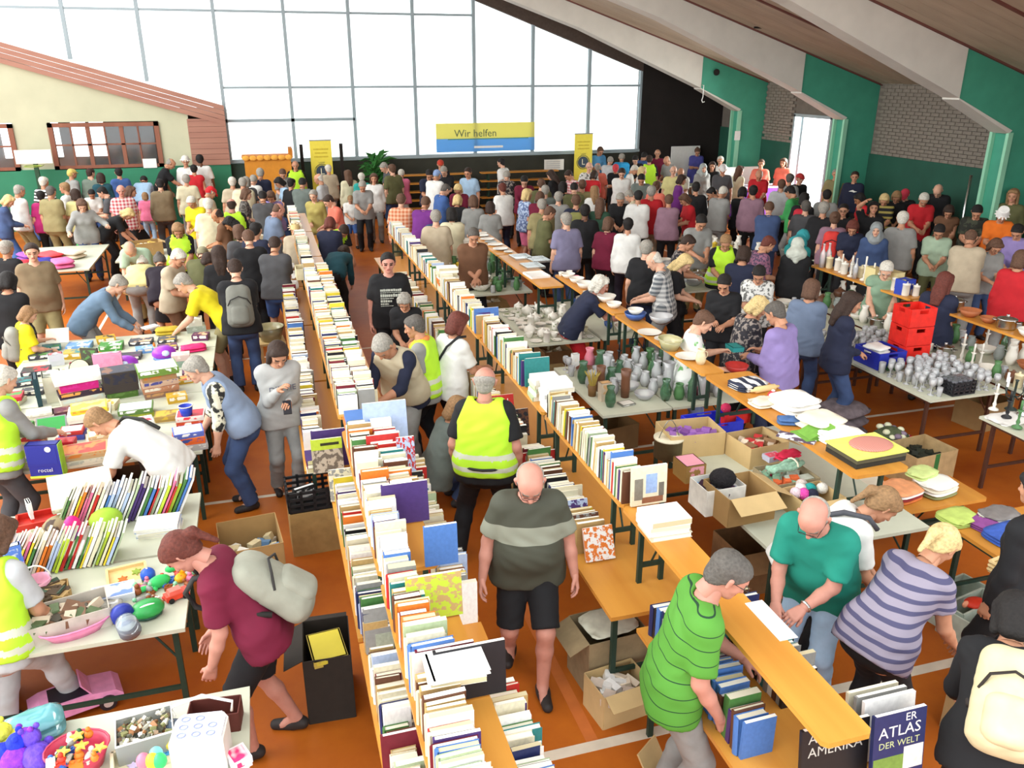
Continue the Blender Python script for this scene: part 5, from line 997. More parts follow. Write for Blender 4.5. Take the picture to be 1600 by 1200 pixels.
# ---- tables in the crowd
scatter(6.17, 6.88, 11.35, 13.15, .76, 34, [('bowl', 'clear'), ('plate', 'white'), ('bowl', 'white'), ('pot', 'silver'), ('bigbowl', 'clear')], 'on the dish table before the people in black', 51, 40, .4)
scatter(8.12, 8.83, 13.25, 15.35, .76, 26, [('bowl', 'brown'), ('plate', 'white'), ('pot', 'white'), ('vase', 'white'), ('canister', 'yellow')], 'on the dish table before the red shirt', 52, 40, .4)
scatter(9.57, 10.28, 11.65, 13.75, .76, 20, [('lamp', 'white'), ('lamp', 'cream'), ('pot', 'grey'), ('canister', 'blue'), ('bowl', 'white')], 'on the lamp table beside the teal headscarf', 53)
scatter(10.92, 11.68, 8.65, 10.55, .76, 24, HS, 'on the far right table before the beige shirt', 54); 
for i in range(6): gamebox((-.55 + .18 * (i % 3), 17.5 + .7 * (i // 3), .76), .2, .26, .12 + .05 * (i % 2), ('#d8c898', '#c8a860', '#e0d8c0')[i % 3], '%s box on the far table of boxes left of the book row' % ('cream', 'tan', 'white', 'pale brown', 'ochre', 'ivory')[i], .2 * i)
# ---- left book row: cartons, crate, basket
carton((.1, 4.66, 0), .3, .42, .50, 'tall dark-sided carton with open flaps beside the left book table', R(-3), 'lb', mat('#2a241e', .85)); gamebox((.1, 4.6, .44), .22, .3, .05, '#c8b83a', 'yellow folder inside the open dark carton', .1, '#b8a24a', lid=False, name='folder')
carton((.14, 6.72, 0), .42, .36, .42, 'brown carton under the black crate at the end of the far left tables', .05, '', mat('#a58550', .85)); crate((.15, 6.72, .425), .44, .34, .20, mat('#1e1f20', .5), 'black crate on the brown carton below the yellow animal book', .05)
gamebox((.08, 6.66, .45), .2, .05, .16, '#d8d8d4', 'white and black booklet standing in the black crate', .4, '#2a2a2a', lid=False, name='booklet')
t = empty('chair', (-.1, 11.6, 0), .1, label='wooden stool under the clear bowl beside the far book row', cat='stool'); MB().b2(-.18, .18, -.18, .18, .42, .45).build('seat', PALEW, t)
for sx in (-1, 1):
    for sy in (-1, 1): MB().b2(sx * .15 - .015, sx * .15 + .015, sy * .15 - .015, sy * .15 + .015, 0, .42).build('leg', PALEW, t)
tub((-.1, 11.6, .45), .19, .19, .2, glass('#d8d0a0', .5), 'big clear bowl with pale things beside the far book row', 'plastic_tub')
carton((.5, 11.95, 1.23), .34, .3, .16, 'pale carton ending the far part of the left bench row', .02, '', mat('#cfc39c', .8)); 
for i, y in enumerate((12.9, 13.6, 14.3, 15.0)): cloth((.3, y, .9), .16, .6, .02, WHITE, '%s white paper sheet along the far left bench' % ('first', 'second', 'third', 'fourth')[i], 0, 1, 'paper_sheet', 'paper')
carton((1.98, 4.35, 0), .44, .34, .44, 'big brown carton on the floor beside the middle book tables', R(4), 'l', mat('#8f7c5c', .85)); cloth((1.98, 4.35, .445), .38, .3, .012, mat('#cfcdb8', .6), 'pale card lid lying on the big brown floor carton', .1, 1, 'cardboard_sheet', 'cardboard')
carton((1.92, 4.02, 0), .36, .26, .26, 'open carton of white papers on the floor below the yellow table end', R(8), 'f', CARDL, ['#e4e2dc', '#d8c8b0', '#c8b8a8'])
t = empty('card_flap', (1.9, 3.42, 0), R(35), label='torn piece of brown cardboard leaning at the striped polo', cat='cardboard'); MB().box((0, 0, .12), (.2, .012, .24), rx=R(-30)).build('card', CARDL, t); MB().box((.08, -.07, .05), (.06, .01, .14), rx=R(-60)).build('tab', CARDL, t)
tag(MB().box((0, 0, .0015), (.11, .34, .002)).build('paper_strip', WHITE, loc=(2.39, 3.16, 1.23)), 'white paper strip lying on the bare yellow bench', 'paper')
carton((4.1, 3.1, 0), .4, .4, .3, 'carton on the floor between the bent shopper and the fabric table', .1, '', CARDL, ['#e8e4d8', '#c8b050', '#d8d4c8'])
# ---- far end of the hall
def rollup(p, label):
    t = empty('roll_up_banner', p, 0, label=label, cat='banner'); Y = mat('#e4d24a', .6, .03)
    MB().b2(-.29, .29, -.01, .0, .12, 2.2).build('panel', Y, t); MB().b2(-.3, .3, -.08, .08, 0, .12).build('base', mat('#8a8a88', .3), t); MB().b2(-.3, .3, -.015, .005, 2.2, 2.23).build('rail', mat('#8a8a88', .3), t)
    e = MB().lathe([(.17, 0), (.17, .004), (.0004, .004)], 24, (0, -.012, 1.38), M=Matrix.Rotation(R(90), 3, 'X')).build('emblem', mat('#3c4a58', .6), t)
    MB().tube([(.2 * math.cos(2 * math.pi * k / 24), -.014, 1.38 + .2 * math.sin(2 * math.pi * k / 24)) for k in range(24)], .012, 5, closed=True).build('ring', mat('#6a6a4a', .6), t)
    text('L', .24, mat('#e8e2c0', .6), t, (0, -.02, 1.38), (R(90), 0, 0)); text('LIONS', .06, mat('#6a6a4a', .6), t, (0, -.016, 1.62), (R(90), 0, 0))
    for k, (w, z) in enumerate(((.4, 1.98), (.34, 1.88), (.38, 1.78))): MB().b2(-w / 2, w / 2, -.013, -.011, z - .02, z + .015).build('text_line', mat('#c8b030', .6), t)
    return t
rollup((1.63, 24.0, 0), 'yellow roll-up banner with a round L emblem left of the plant'); rollup((9.46, 24.3, 0), 'yellow roll-up banner with a round L emblem beside the white notice')
t = empty('window_banner', (6.6, 24.93, 2.1), 0, label='yellow and blue banner reading Wir helfen hung before the far windows', cat='banner')
def thin(c):
    m = bpy.data.materials.new('translucent_banner'); m.use_nodes = True; N = m.node_tree.nodes; L = m.node_tree.links; N.remove(N['Principled BSDF']); a = N.new('ShaderNodeBsdfTranslucent'); a.inputs[0].default_value = lin(c); d = N.new('ShaderNodeBsdfDiffuse'); d.inputs[0].default_value = lin(c); x = N.new('ShaderNodeMixShader'); x.inputs[0].default_value = .4; L.new(a.outputs[0], x.inputs[1]); L.new(d.outputs[0], x.inputs[2]); L.new(x.outputs[0], N['Material Output'].inputs[0]); return m
MB().b2(-1.55, 1.5, -.01, 0, .0, .44).build('upper_field', thin('#f2ec9a'), t); MB().b2(-1.55, 1.5, -.01, 0, -.38, .0).build('lower_field', thin('#8cc4ee'), t)
text('Wir helfen', .30, mat('#5a6a50', .7), t, (-.35, -.013, .14), (R(90), 0, 0)); MB().b2(-1.2, 1.3, -.012, -.01, -.03, .0).build('text_line', mat('#4a8a90', .6), t); MB().b2(-.4, .5, -.012, -.01, -.28, -.22).build('text_line', WHITE, t)
t = empty('sale_counter', (.2, 23.9, 0), 0, label='orange draped counter against the dark parapet, scalloped edge', cat='counter'); MB().b2(-.6, .6, -.3, .3, 0, 1.82).build('front', mat('#c8842a', .8, .1, 5), t); MB().b2(-.66, .66, -.36, .36, 1.82, 1.87).build('top', mat('#c87a2a', .8), t)
for k in range(7): MB().ball((-.55 + .183 * k, -.36, 1.83), .1, 10, sq=(1, .2, .7)).build('scallop', mat('#e0a040', .8), t, smooth=True)
MB().b2(.56, .66, -.36, .3, 1.87, 2.05).build('end_post', mat('#b87020', .8), t)
for i, (x, lab) in enumerate(((1.12, 'black post left of the first yellow banner'), (2.2, 'black post right of the first yellow banner'))): t = empty('stand_post', (x, 24.2, 0), 0, label=lab, cat='post'); MB().b2(-.045, .045, -.045, .045, .04, 2.1).build('shaft', DARK, t); MB().b2(-.2, .2, -.2, .2, 0, .04).build('base', DARK, t)
t = empty('potted_palm', (3.15, 24.2, 0), 0, label='bushy green potted plant before the far windows', cat='plant'); MB().lathe([(.0004, 0), (.2, 0), (.26, .45), (.22, .45), (.2, .4), (.0004, .4)], 16).build('pot', mat('#5a3a2a'), t, smooth=True)
lf = MB(); lf.add([(0, 0, 0), (.09, .16, .05), (.075, .34, .06), (0, .52, -.03), (-.075, .34, .06), (-.09, .16, .05), (0, .25, .02)], [(0, 1, 6), (1, 2, 6), (2, 3, 6), (3, 4, 6), (4, 5, 6), (5, 0, 6)]); lm = lf.mesh('leaf', [mat('#3f7a3c', .5, .2, 8)])
MB().tube([(0, 0, .4), (.02, 0, 1.0), (0, .02, 1.5)], [.03, .02, .01], 6).build('stem', mat('#4a5a30'), t)
for k in range(64): a = k * 2.4; z = .75 + .9 * k / 64; inst('leaf', lm, (.1 * math.cos(a), .1 * math.sin(a), z), (R(r2.uniform(-10, 55)), R(r2.uniform(-15, 15)), a), r2.uniform(.8, 1.25), t)
t = empty('notice_board', (8.75, 24.95, 1.25), 0, label='white paper notice on the dark parapet left of the second banner', cat='notice'); MB().b2(-.32, .32, -.02, 0, -.15, .17).build('sheet', WHITE, t)
for k in range(4): MB().b2(-.26, .2, -.021, -.02, .1 - .06 * k, .11 - .06 * k).build('text_line', mat('#a8a8b0', .6), t)
t = empty('notice', (-2.85, 24.74, 1.66), 0, label='small white notice below the lattice window', cat='notice'); MB().b2(-.17, .17, -.02, 0, -.12, .12).build('sheet', WHITE, t)
for i in range(10):
    x = 4.7 if i % 2 == 0 else 7.4
    t = empty('stacked_bench', (x, 24.2, .0 + .24 * (i // 2)), 0, label='%s long wooden bench, %s stack along the far wall' % (('lowest', 'second', 'third', 'fourth', 'topmost')[i // 2], ('left', 'right')[i % 2]), cat='bench'); MB().b2(-1.2, 1.2, -.13, .13, .2, .235).build('seat_board', TOPW_X, t); MB().b2(-1.0, -.95, -.11, .11, 0, .2).build('leg', FRAME, t); MB().b2(.95, 1.0, -.11, .11, 0, .2).build('leg', FRAME, t)
t = empty('basketball_hoop', (-5.5, 24.2, 0), 0, label='basketball hoop with white board folded before the left wall', cat='hoop'); MB().b2(-.42, .42, -.02, .02, 1.78, 2.12).build('backboard', mat('#e4e2d4', .5), t); MB().b2(-.05, .05, .02, .1, 0, 2.0).build('post', mat('#2a4a34'), t); MB().tube([(.2 * math.cos(2 * math.pi * k / 16), -.24 + .2 * math.sin(2 * math.pi * k / 16), 1.74) for k in range(16)], .012, 6, closed=True).build('rim', mat('#8aa03a', .4), t)
for p in ((-.2, 0), (.2, 0)): MB().tube([(p[0], 0, 1.74), (p[0], -.24, 1.74)], .01, 5).build('bracket', mat('#8aa03a', .4), t)
for i, (x, y, w, h, lab) in enumerate(((13.2, 24.85, 1.0, 1.72, 'white partition panel with plants on top beside the dark wall'), (12.1, 24.3, .7, 1.0, 'low white counter panel left of the partition'), (13.6, 22.0, 1.0, 1.35, 'bright white stand panel behind the purple cloth'))): t = empty('partition', (x, y, 0), 0, label=lab, cat='partition'); MB().b2(-w / 2, w / 2, -.03, .03, .05, h).build('panel', WHITE, t); MB().b2(-w / 2, -w / 2 + .06, -.2, .2, 0, .05).build('foot', STEELW, t); MB().b2(w / 2 - .06, w / 2, -.2, .2, 0, .05).build('foot', STEELW, t)
t = empty('draped_table', (13.3, 20.7, 0), 0, label='table under a long purple cloth near the bright door', cat='table'); MB().b2(-.75, .75, -.35, .35, 0, .95).build('cloth', mat('#8a4ac8', .8, .08, 4), t); MB().b2(-.75, .75, -.35, .35, .95, .97).build('tabletop', mat('#e0d8e8', .6), t)
t = empty('hanging_hook', (12.35, 22.44, 3.2), 0, label='thin white cord with a hook hanging beside the dark end wall', cat='hook'); MB().tube([(0, .2, .42), (0, 0, .4), (0, 0, .1), (-.03, 0, 0), (.0, 0, -.06), (.06, 0, -.04)], .012, 6).build('cord', WHITE, t)
t = empty('floodlight', (11.0, 17.4, 4.9), 0, label='small lamp bar hanging under the second beam', cat='lamp'); MB().tube([(0, 0, .5), (0, 0, 0)], .006, 5).build('wire', DARK, t); MB().b2(-.3, .12, -.02, .02, -.04, 0).build('bar', DARK, t); MB().ball((.12, 0, -.02), .03, 8).build('bulb', mat('#fff6e0', emit=6), t)
# signs and steel by the right wall
t = empty('steel_post', (13.9, 13.9, 0), 0, label='thin bright steel post against the green wainscot', cat='post'); MB().lathe([(.03, .02), (.03, 2.0), (.0004, 2.0)], 10).build('tube', COLS['silver'], t, smooth=True); MB().lathe([(.15, 0), (.15, .02), (.0004, .02)], 14).build('base', COLS['silver'], t)
t = empty('notice', (13.3, 22.46, 2.2), 0, label='white sheet taped to the farthest green column', cat='notice'); MB().b2(.2, .38, -.02, 0, -.13, .13).build('sheet', WHITE, t)

for i, (x, y, w, h, c, q) in enumerate(((3.35, 9.6, .5, .34, '#a98a5a', 'under the crockery table'), (3.75, 10.6, .4, .3, '#8a6a44', 'under the far half of the crockery table'), (3.3, 12.4, .5, .4, '#b8965e', 'under the bowl table'), (3.6, 13.4, .4, .3, '#9a7a4c', 'under the far half of the bowl table'), (3.5, 7.9, .5, .3, '#7d5f3a', 'under the glassware table'), (4.2, 5.4, .5, .36, '#8f7046', 'under the textile bench'), (2.2, 7.2, .4, .3, '#a3834f', 'under the second middle book table'), (2.2, 9.3, .4, .32, '#8c6c40', 'under the third middle book table'), (8.05, 7.2, .5, .34, '#9a7c50', 'under the near household table'), (8.05, 9.4, .5, .3, '#846440', 'under the far household table'), (-1.4, 7.8, .5, .4, '#6a4c34', 'under the nearest board game table'), (-2.3, 5.2, .6, .4, '#5a4028', 'under the toy table behind the pink doll car'), (-1.4, 9.1, .5, .36, '#8a6a44', 'under the third board game table'), (5.15, 3.4, .4, .3, '#a58a5c', 'under the fabric table'))):
    carton((x, y, 0), w, .4, h, '%s carton standing on the floor %s' % (('brown', 'open')[i % 2], q), .05 * (i % 5), 'f' if i % 3 == 0 else '', mat(c, .85, .08, 8), ['#d8d0bc', '#8a7a5a', '#b8a888'] if i % 2 else None)

# ---------------------------------------------------------------- people: skeleton
V3 = lambda *a: np.array(a, float)
def nrm(v): return v / (np.linalg.norm(v) + 1e-9)
def ik(a, b, l1, l2, pole):
    d = b - a; D = min(np.linalg.norm(d), .998 * (l1 + l2)); D = max(D, abs(l1 - l2) + .03); u = nrm(d)
    b = a + u * D; x = (l1 * l1 - l2 * l2 + D * D) / (2 * D); h = math.sqrt(max(0, l1 * l1 - x * x))
    p = pole - u * pole.dot(u); return a + u * x + nrm(p) * h, b
# pose: L lean, H head pitch, hy head turn, la/ra wrist from shoulder (right is +x, forward +y), lf/rf foot, ph pelvis height, py pelvis shift
HANG_R = (.075, .03, -.52); HANG_L = (-.075, .03, -.52)
POSES = {
 'stand': dict(L=2, H=8), 'stand2': dict(L=3, H=20, ra=(-.10, .22, -.36), la=HANG_L),
 'turn': dict(L=3, H=12, hy=40), 'turnr': dict(L=3, H=12, hy=-40),
 'look': dict(L=9, H=42, ra=(-.10, .30, -.33), la=(.10, .30, -.35)),
 'hold': dict(L=5, H=35, ra=(-.09, .27, -.25), la=(.08, .30, -.29)),
 'reach': dict(L=24, H=48, ra=(-.02, .38, -.36), la=(-.03, .06, -.51)),
 'reachl': dict(L=24, H=48, la=(.02, .38, -.36), ra=(.03, .06, -.51)),
 'both': dict(L=22, H=48, ra=(-.02, .34, -.40), la=(.02, .34, -.40)),
 'bend': dict(L=52, H=66, ra=(-.02, .24, -.46), la=(.02, .26, -.45), py=-.12),
 'deep': dict(L=74, H=84, ra=(-.02, .14, -.50), la=(.02, .16, -.50), py=-.18),
 'fold': dict(L=2, H=15, ra=(-.24, .24, -.27), la=(.24, .22, -.25)),
 'walk': dict(L=5, H=14, lf=(-.09, .20), rf=(.09, -.22), rlift=.05, ra=(.05, .12, -.50), la=(-.05, -.10, -.51), ph=.89),
 'sit': dict(L=8, H=25, ph=.55, py=-.1, lf=(-.11, .36), rf=(.11, .36), ra=(-.06, .30, -.36), la=(.06, .30, -.36)),
 'squat': dict(L=22, H=30, ph=.36, py=-.1, lf=(-.14, .12), rf=(.14, .10), ra=(-.04, .36, -.28), la=(.04, .36, -.28)),
 'arms': dict(L=14, H=38, ra=(.16, .34, -.28), la=(-.24, .28, -.20)),
 'up': dict(L=2, H=0, ra=(.02, .22, .40), la=HANG_L),
}
def fk(P, sex='m', fat=0.):
    g = P.get; L = R_(g('L', 2)); HP = R_(g('H', 8)); hy = R_(g('hy', 0))
    ph = g('ph', .92); c0 = V3(g('px', 0), g('py', -.03), ph)
    tw = R_(g('tw', 0)); ct, st = math.cos(tw), math.sin(tw)
    def D(a): return V3(0, math.sin(a), math.cos(a))
    w = c0 + .16 * D(L * .7); ch = w + .20 * D(L * 1.05); nb = ch + .165 * D(L * 1.15)
    sw = .172 if sex == 'm' else .156
    sc = ch + .115 * D(L * 1.15) + V3(0, -.005, 0)
    X = V3(ct, st, 0)
    shr, shl = sc + X * sw - V3(0, 0, .018), sc - X * sw - V3(0, 0, .018)
    an = (L * 1.15 + HP) / 2
    hb = nb + .075 * D(an); hd = hb + .105 * D(HP * .75) + .02 * V3(0, math.cos(HP), -math.sin(HP))
    Rh = np.array(rot3(2, -hy)) @ np.array(rot3(0, -HP))
    J = dict(c0=c0, w=w, ch=ch, nb=nb, sc=sc, hb=hb, hd=hd, Rh=Rh, X=X, D1=D(L * .7), D3=D(L * 1.15), L=L)
    for sd, sh, off, pol in (('r', shr, g('ra', HANG_R), g('rp', (.35, -.7, -.4))), ('l', shl, g('la', HANG_L), g('lp', (-.35, -.7, -.4)))):
        off = V3(*off); off = V3(off[0] * ct - off[1] * st, off[0] * st + off[1] * ct, off[2])
        e, wr = ik(sh, sh + off, .285, .25, V3(*pol)); J['s' + sd] = sh; J['e' + sd] = e; J['w' + sd] = wr
    for sd, s in (('r', 1), ('l', -1)):
        f = g(sd + 'f', (s * .11, .0)); lf = g(sd + 'lift', 0.)
        hip = c0 + V3(s * .09, 0, -.045); an_ = V3(f[0], f[1] - .02, .085 + lf)
        k, an_ = ik(hip, an_, .425, .42, V3(s * .12, 1, .1)); J['h' + sd] = hip; J['k' + sd] = k; J['a' + sd] = an_
    return J
def R_(a): return a * math.pi / 180
def rot3(ax, a):
    c, s = math.cos(a), math.sin(a)
    return [[1, 0, 0], [0, c, -s], [0, s, c]] if ax == 0 else [[c, -s, 0], [s, c, 0], [0, 0, 1]]
POSES.update({
 'fold2': dict(L=4, H=30, ra=(-.17, .20, -.40), la=(.17, .22, -.41)),
 'r_maroon': dict(L=31, H=60, ra=(-.02, .10, -.50), la=(-.03, .06, -.52), py=-.06, lf=(-.12, .10), rf=(.10, -.16)),
 'r_walk': dict(L=8, H=38, lf=(-.09, .24), rf=(.11, -.16), rlift=.03, ra=(.13, .06, -.50), la=(-.13, .04, -.50), ph=.895),
 'r_polo': dict(L=14, H=38, ra=(.03, .10, -.50), la=(.04, .28, -.40)),
 'r_teal': dict(L=24, H=48, ra=(-.06, .28, -.38), la=(.13, .27, -.36)),
 'r_bent': dict(L=50, H=52, ra=(0, .22, -.46), la=(.02, .24, -.45), py=-.12),
 'r_knit': dict(L=42, H=52, ra=(.02, .22, -.46), la=(-.04, .2, -.48), py=-.1),
 'r_pack': dict(L=40, H=46, ra=(0, .24, -.44), la=(0, .24, -.44), py=-.1),
 'r_squat': dict(L=20, H=25, ph=.38, py=-.1, lf=(-.14, .12), rf=(.14, .10), ra=(-.04, .38, -.22), la=(.04, .38, -.24)),
 'r_guard': dict(L=2, H=4, lf=(-.24, -.02), rf=(.13, .02), ra=(.10, .04, -.50), la=(-.09, .08, -.49), ph=.90),
 'r_white': dict(L=10, H=22, ra=(.0, .34, -.30), la=(-.03, .05, -.51)),
 'r_scarf': dict(L=8, H=20, ra=(0, .14, -.48), la=(-.04, .12, -.49), lf=(-.1, .12), rf=(.1, -.12)),
 'r_vest': dict(L=26, H=58, ra=(-.04, .34, -.36), la=(.10, .36, -.30)),
 'r_phone': dict(L=4, H=38, ra=(-.10, .26, -.10), la=(.14, .27, -.24), lf=(-.07, .12), rf=(.10, -.10)),
 'r_lime': dict(L=16, H=30, ra=(.0, .36, -.34), la=(.05, .3, -.38)),
 'r_tee': dict(L=52, H=62, ra=(-.02, .28, -.42), la=(-.06, .26, -.45), py=-.12),
 'r_denimvest': dict(L=30, H=36, ra=(0, .16, -.49), la=(-.02, .05, -.53), py=-.04),
 'r_denim': dict(L=48, H=48, ra=(0, .3, -.42), la=(0, .28, -.43), py=-.1),
 'r_boy': dict(L=6, H=34, ra=(-.03, .28, -.36), la=(.05, .30, -.25)),
 'r_bowl': dict(L=5, H=36, ra=(-.04, .33, -.29), la=(.0, .34, -.16)),
 'r_red': dict(L=34, H=26, ra=(-.03, .44, -.25), la=(.05, .4, -.3), py=-.06),
 'r_green': dict(L=12, H=40, ra=(-.08, .24, -.42), la=(.05, .26, -.40)),
 'r_yellow': dict(L=46, H=44, ra=(-.03, .30, -.42), la=(.03, .3, -.42), py=-.1),
 'r_kneel': dict(L=20, H=40, ph=.82, ra=(.08, .18, -.48), la=(-.02, .2, -.46), lf=(-.14, .1), rf=(.16, .42)),
})

# ---------------------------------------------------------------- people: surfaces
class Fd:
    """a distance field on a grid; limbs are added as tapered capsules blended together"""
    def __init__(s, lo, hi, h):
        s.h = h; s.o = np.array(lo, float); n = np.ceil((np.array(hi) - s.o) / h).astype(int) + 1
        s.a = np.full(n, 1.0, np.float32); s.ax = [(s.o[i] + h * np.arange(n[i])).astype(np.float32) for i in range(3)]
    def sub(s, lo, hi):
        sl = []
        for i in range(3):
            a = int(max(0, math.floor((lo[i] - s.o[i]) / s.h))); b = int(min(s.a.shape[i], math.ceil((hi[i] - s.o[i]) / s.h) + 1)); sl.append(slice(a, max(a, b)))
        return tuple(sl)
    def dist(s, sl, a, b, ra, rb):
        x = s.ax[0][sl[0]][:, None, None] - a[0]; y = s.ax[1][sl[1]][None, :, None] - a[1]; z = s.ax[2][sl[2]][None, None, :] - a[2]
        d = b - a; q = float(d.dot(d)) + 1e-9
        t = np.clip((x * d[0] + y * d[1] + z * d[2]) / q, 0, 1)
        return np.sqrt((x - t * d[0]) ** 2 + (y - t * d[1]) ** 2 + (z - t * d[2]) ** 2) - (ra + (rb - ra) * t)
    def cap(s, a, b, ra, rb=None, k=.03, neg=False, cuts=()):
        a = np.asarray(a, float); b = np.asarray(b, float); rb = ra if rb is None else rb
        m = max(ra, rb) + k + 2 * s.h
        sl = s.sub(np.minimum(a, b) - m, np.maximum(a, b) + m)
        if any(q.stop <= q.start for q in sl): return s
        d = s.dist(sl, a, b, ra, rb)
        for p, n in cuts: d = np.maximum(d, s.plane(sl, p, n))
        v = s.a[sl]
        if neg: d = -d; v[...] = np.maximum(v, d) if k < 1e-4 else -smin(-v, -d, k)
        else: v[...] = smin(v, d, k)
        return s
    def plane(s, sl, p, n):
        n = nrm(np.asarray(n, float))
        return (s.ax[0][sl[0]][:, None, None] - p[0]) * n[0] + (s.ax[1][sl[1]][None, :, None] - p[1]) * n[1] + (s.ax[2][sl[2]][None, None, :] - p[2]) * n[2]
    def cut(s, p, n):
        sl = (slice(None),) * 3; s.a = np.maximum(s.a, s.plane(sl, p, n)).astype(np.float32); return s
    def ripple(s, amp, f, ph=0):
        x, y, z = s.ax[0][:, None, None], s.ax[1][None, :, None], s.ax[2][None, None, :]
        s.a = s.a + (amp * np.sin(f * x + 9 * np.sin(f * .23 * z + ph)) * np.sin(f * .8 * y + ph) * np.cos(f * .5 * z + 2 * x)).astype(np.float32); return s
def smin(a, b, k):
    h = np.clip(.5 + .5 * (a - b) / k, 0, 1); return a + (b - a) * h - k * h * (1 - h)
CO = np.array([(i, j, k) for i in (0, 1) for j in (0, 1) for k in (0, 1)])
ED = [(a, b) for a in range(8) for b in range(a + 1, 8) if np.abs(CO[a] - CO[b]).sum() == 1]
def snet(fd):
    """surface nets: one vertex per crossed cell, one quad per crossed edge"""
    F = fd.a; n = np.array(F.shape); s = F < 0
    cnt = sum(s[c[0]:n[0] - 1 + c[0], c[1]:n[1] - 1 + c[1], c[2]:n[2] - 1 + c[2]].astype(np.int8) for c in CO)
    act = (cnt > 0) & (cnt < 8); ijk = np.argwhere(act)
    if len(ijk) == 0: return np.zeros((0, 3)), np.zeros((0, 4), int)
    idx = np.full(act.shape, -1, np.int64); idx[act] = np.arange(len(ijk))
    val = np.stack([F[tuple((ijk + c).T)] for c in CO], 1)
    pos = np.zeros((len(ijk), 3)); w = np.zeros(len(ijk))
    for a, b in ED:
        m = (val[:, a] < 0) != (val[:, b] < 0); va, vb = val[m, a], val[m, b]; t = va / (va - vb)
        pos[m] += CO[a] + t[:, None] * (CO[b] - CO[a]); w[m] += 1
    V = fd.o + (ijk + pos / w[:, None]) * fd.h; Q = []
    for ax in range(3):
        u, v = (ax + 1) % 3, (ax + 2) % 3
        lo = [slice(None)] * 3; hi = [slice(None)] * 3; lo[ax] = slice(0, -1); hi[ax] = slice(1, None)
        A, B = s[tuple(lo)], s[tuple(hi)]; e = np.argwhere(A != B)
        ok = (e[:, u] > 0) & (e[:, v] > 0) & (e[:, u] < n[u] - 1) & (e[:, v] < n[v] - 1); e = e[ok]
        ins = A[tuple(e.T)]; du = np.eye(3, dtype=int)[u]; dv = np.eye(3, dtype=int)[v]
        q = np.stack([idx[tuple((e - du - dv).T)], idx[tuple((e - dv).T)], idx[tuple(e.T)], idx[tuple((e - du).T)]], 1)
        q[~ins] = q[~ins][:, ::-1]; Q.append(q)
    return V, np.concatenate(Q)
def npmesh(name, V, Q, mi=None, nm=1):
    me = bpy.data.meshes.new(name); m = len(Q)
    me.vertices.add(len(V)); me.vertices.foreach_set('co', np.asarray(V, np.float32).ravel())
    me.loops.add(4 * m); me.loops.foreach_set('vertex_index', np.asarray(Q, np.int32).ravel())
    me.polygons.add(m); me.polygons.foreach_set('loop_start', np.arange(0, 4 * m, 4, dtype=np.int32))
    for _ in range(nm): me.materials.append(None)
    if mi is not None: me.polygons.foreach_set('material_index', np.asarray(mi, np.int32))
    me.polygons.foreach_set('use_smooth', np.ones(m, bool)); me.update(calc_edges=True); return me
def join(parts):
    V = []; Q = []; M = []; n = 0
    for v, q, m in parts:
        V.append(v); Q.append(q + n); M.append(np.full(len(q), m) if np.isscalar(m) else m); n += len(v)
    return np.concatenate(V), np.concatenate(Q), np.concatenate(M)

# --- heads (slots: 0 skin 1 top 2 bottom 3 shoes 4 hair 5 eyes 6 lips)
def make_head(h, sex):
    f = Fd((-.11, -.13, -.15), (.11, .15, .13), h); k = .03; w = 1.0 if sex == 'm' else .95
    f.cap((0, -.03, .035), (0, .022, .03), .079 * w, .076 * w, k).cap((0, .03, -.05), (0, .055, -.072), .046 * w, .036 * w, k)
    f.cap((0, .032, .005), (0, .044, -.05), .060 * w, .048 * w, k).cap((0, -.025, -.05), (0, -.03, -.14), .050 * w, .052 * w, .03)
    f.cap((-.03, .083, .024), (.03, .083, .024), .013, .013, .018).cap((-.045, .06, -.02), (-.045, .06, -.025), .022, .02, .02).cap((.045, .06, -.02), (.045, .06, -.025), .022, .02, .02)
    for s in (-1, 1): f.cap((s * .032, .104, .004), (s * .034, .104, .004), .013, .013, .012, neg=True)
    f.cap((0, .092, .012), (0, .116, -.026), .009, .014, .012).cap((-.010, .104, -.03), (.010, .104, -.03), .009, .009, .008)
    f.cap((-.018, .094, -.050), (.018, .094, -.050), .007, .007, .006).cap((-.014, .093, -.060), (.014, .093, -.060), .008, .008, .006)
    f.cap((0, .080, -.084), (0, .082, -.086), .02, .02, .02)
    for s in (-1, 1):
        f.cap((s * .079 * w, -.004, -.028), (s * .086 * w, -.014, .014), .010, .016, .010)
    V, Q = snet(f); C = V[Q].mean(1); mi = np.zeros(len(Q), int)
    for s in (-1, 1):
        mi[(np.abs(C[:, 0] - s * .033) < .017) & (np.abs(C[:, 2] - .004) < .008) & (C[:, 1] > .07)] = 5
        mi[(np.abs(C[:, 0] - s * .034) < .022) & (np.abs(C[:, 2] - .028 + .1 * np.abs(np.abs(C[:, 0]) - .034)) < .006) & (C[:, 1] > .075)] = 4
    mi[(np.abs(C[:, 0]) < .024) & (np.abs(C[:, 2] + .055) < .0095) & (C[:, 1] > .088)] = 6
    return V, Q, mi
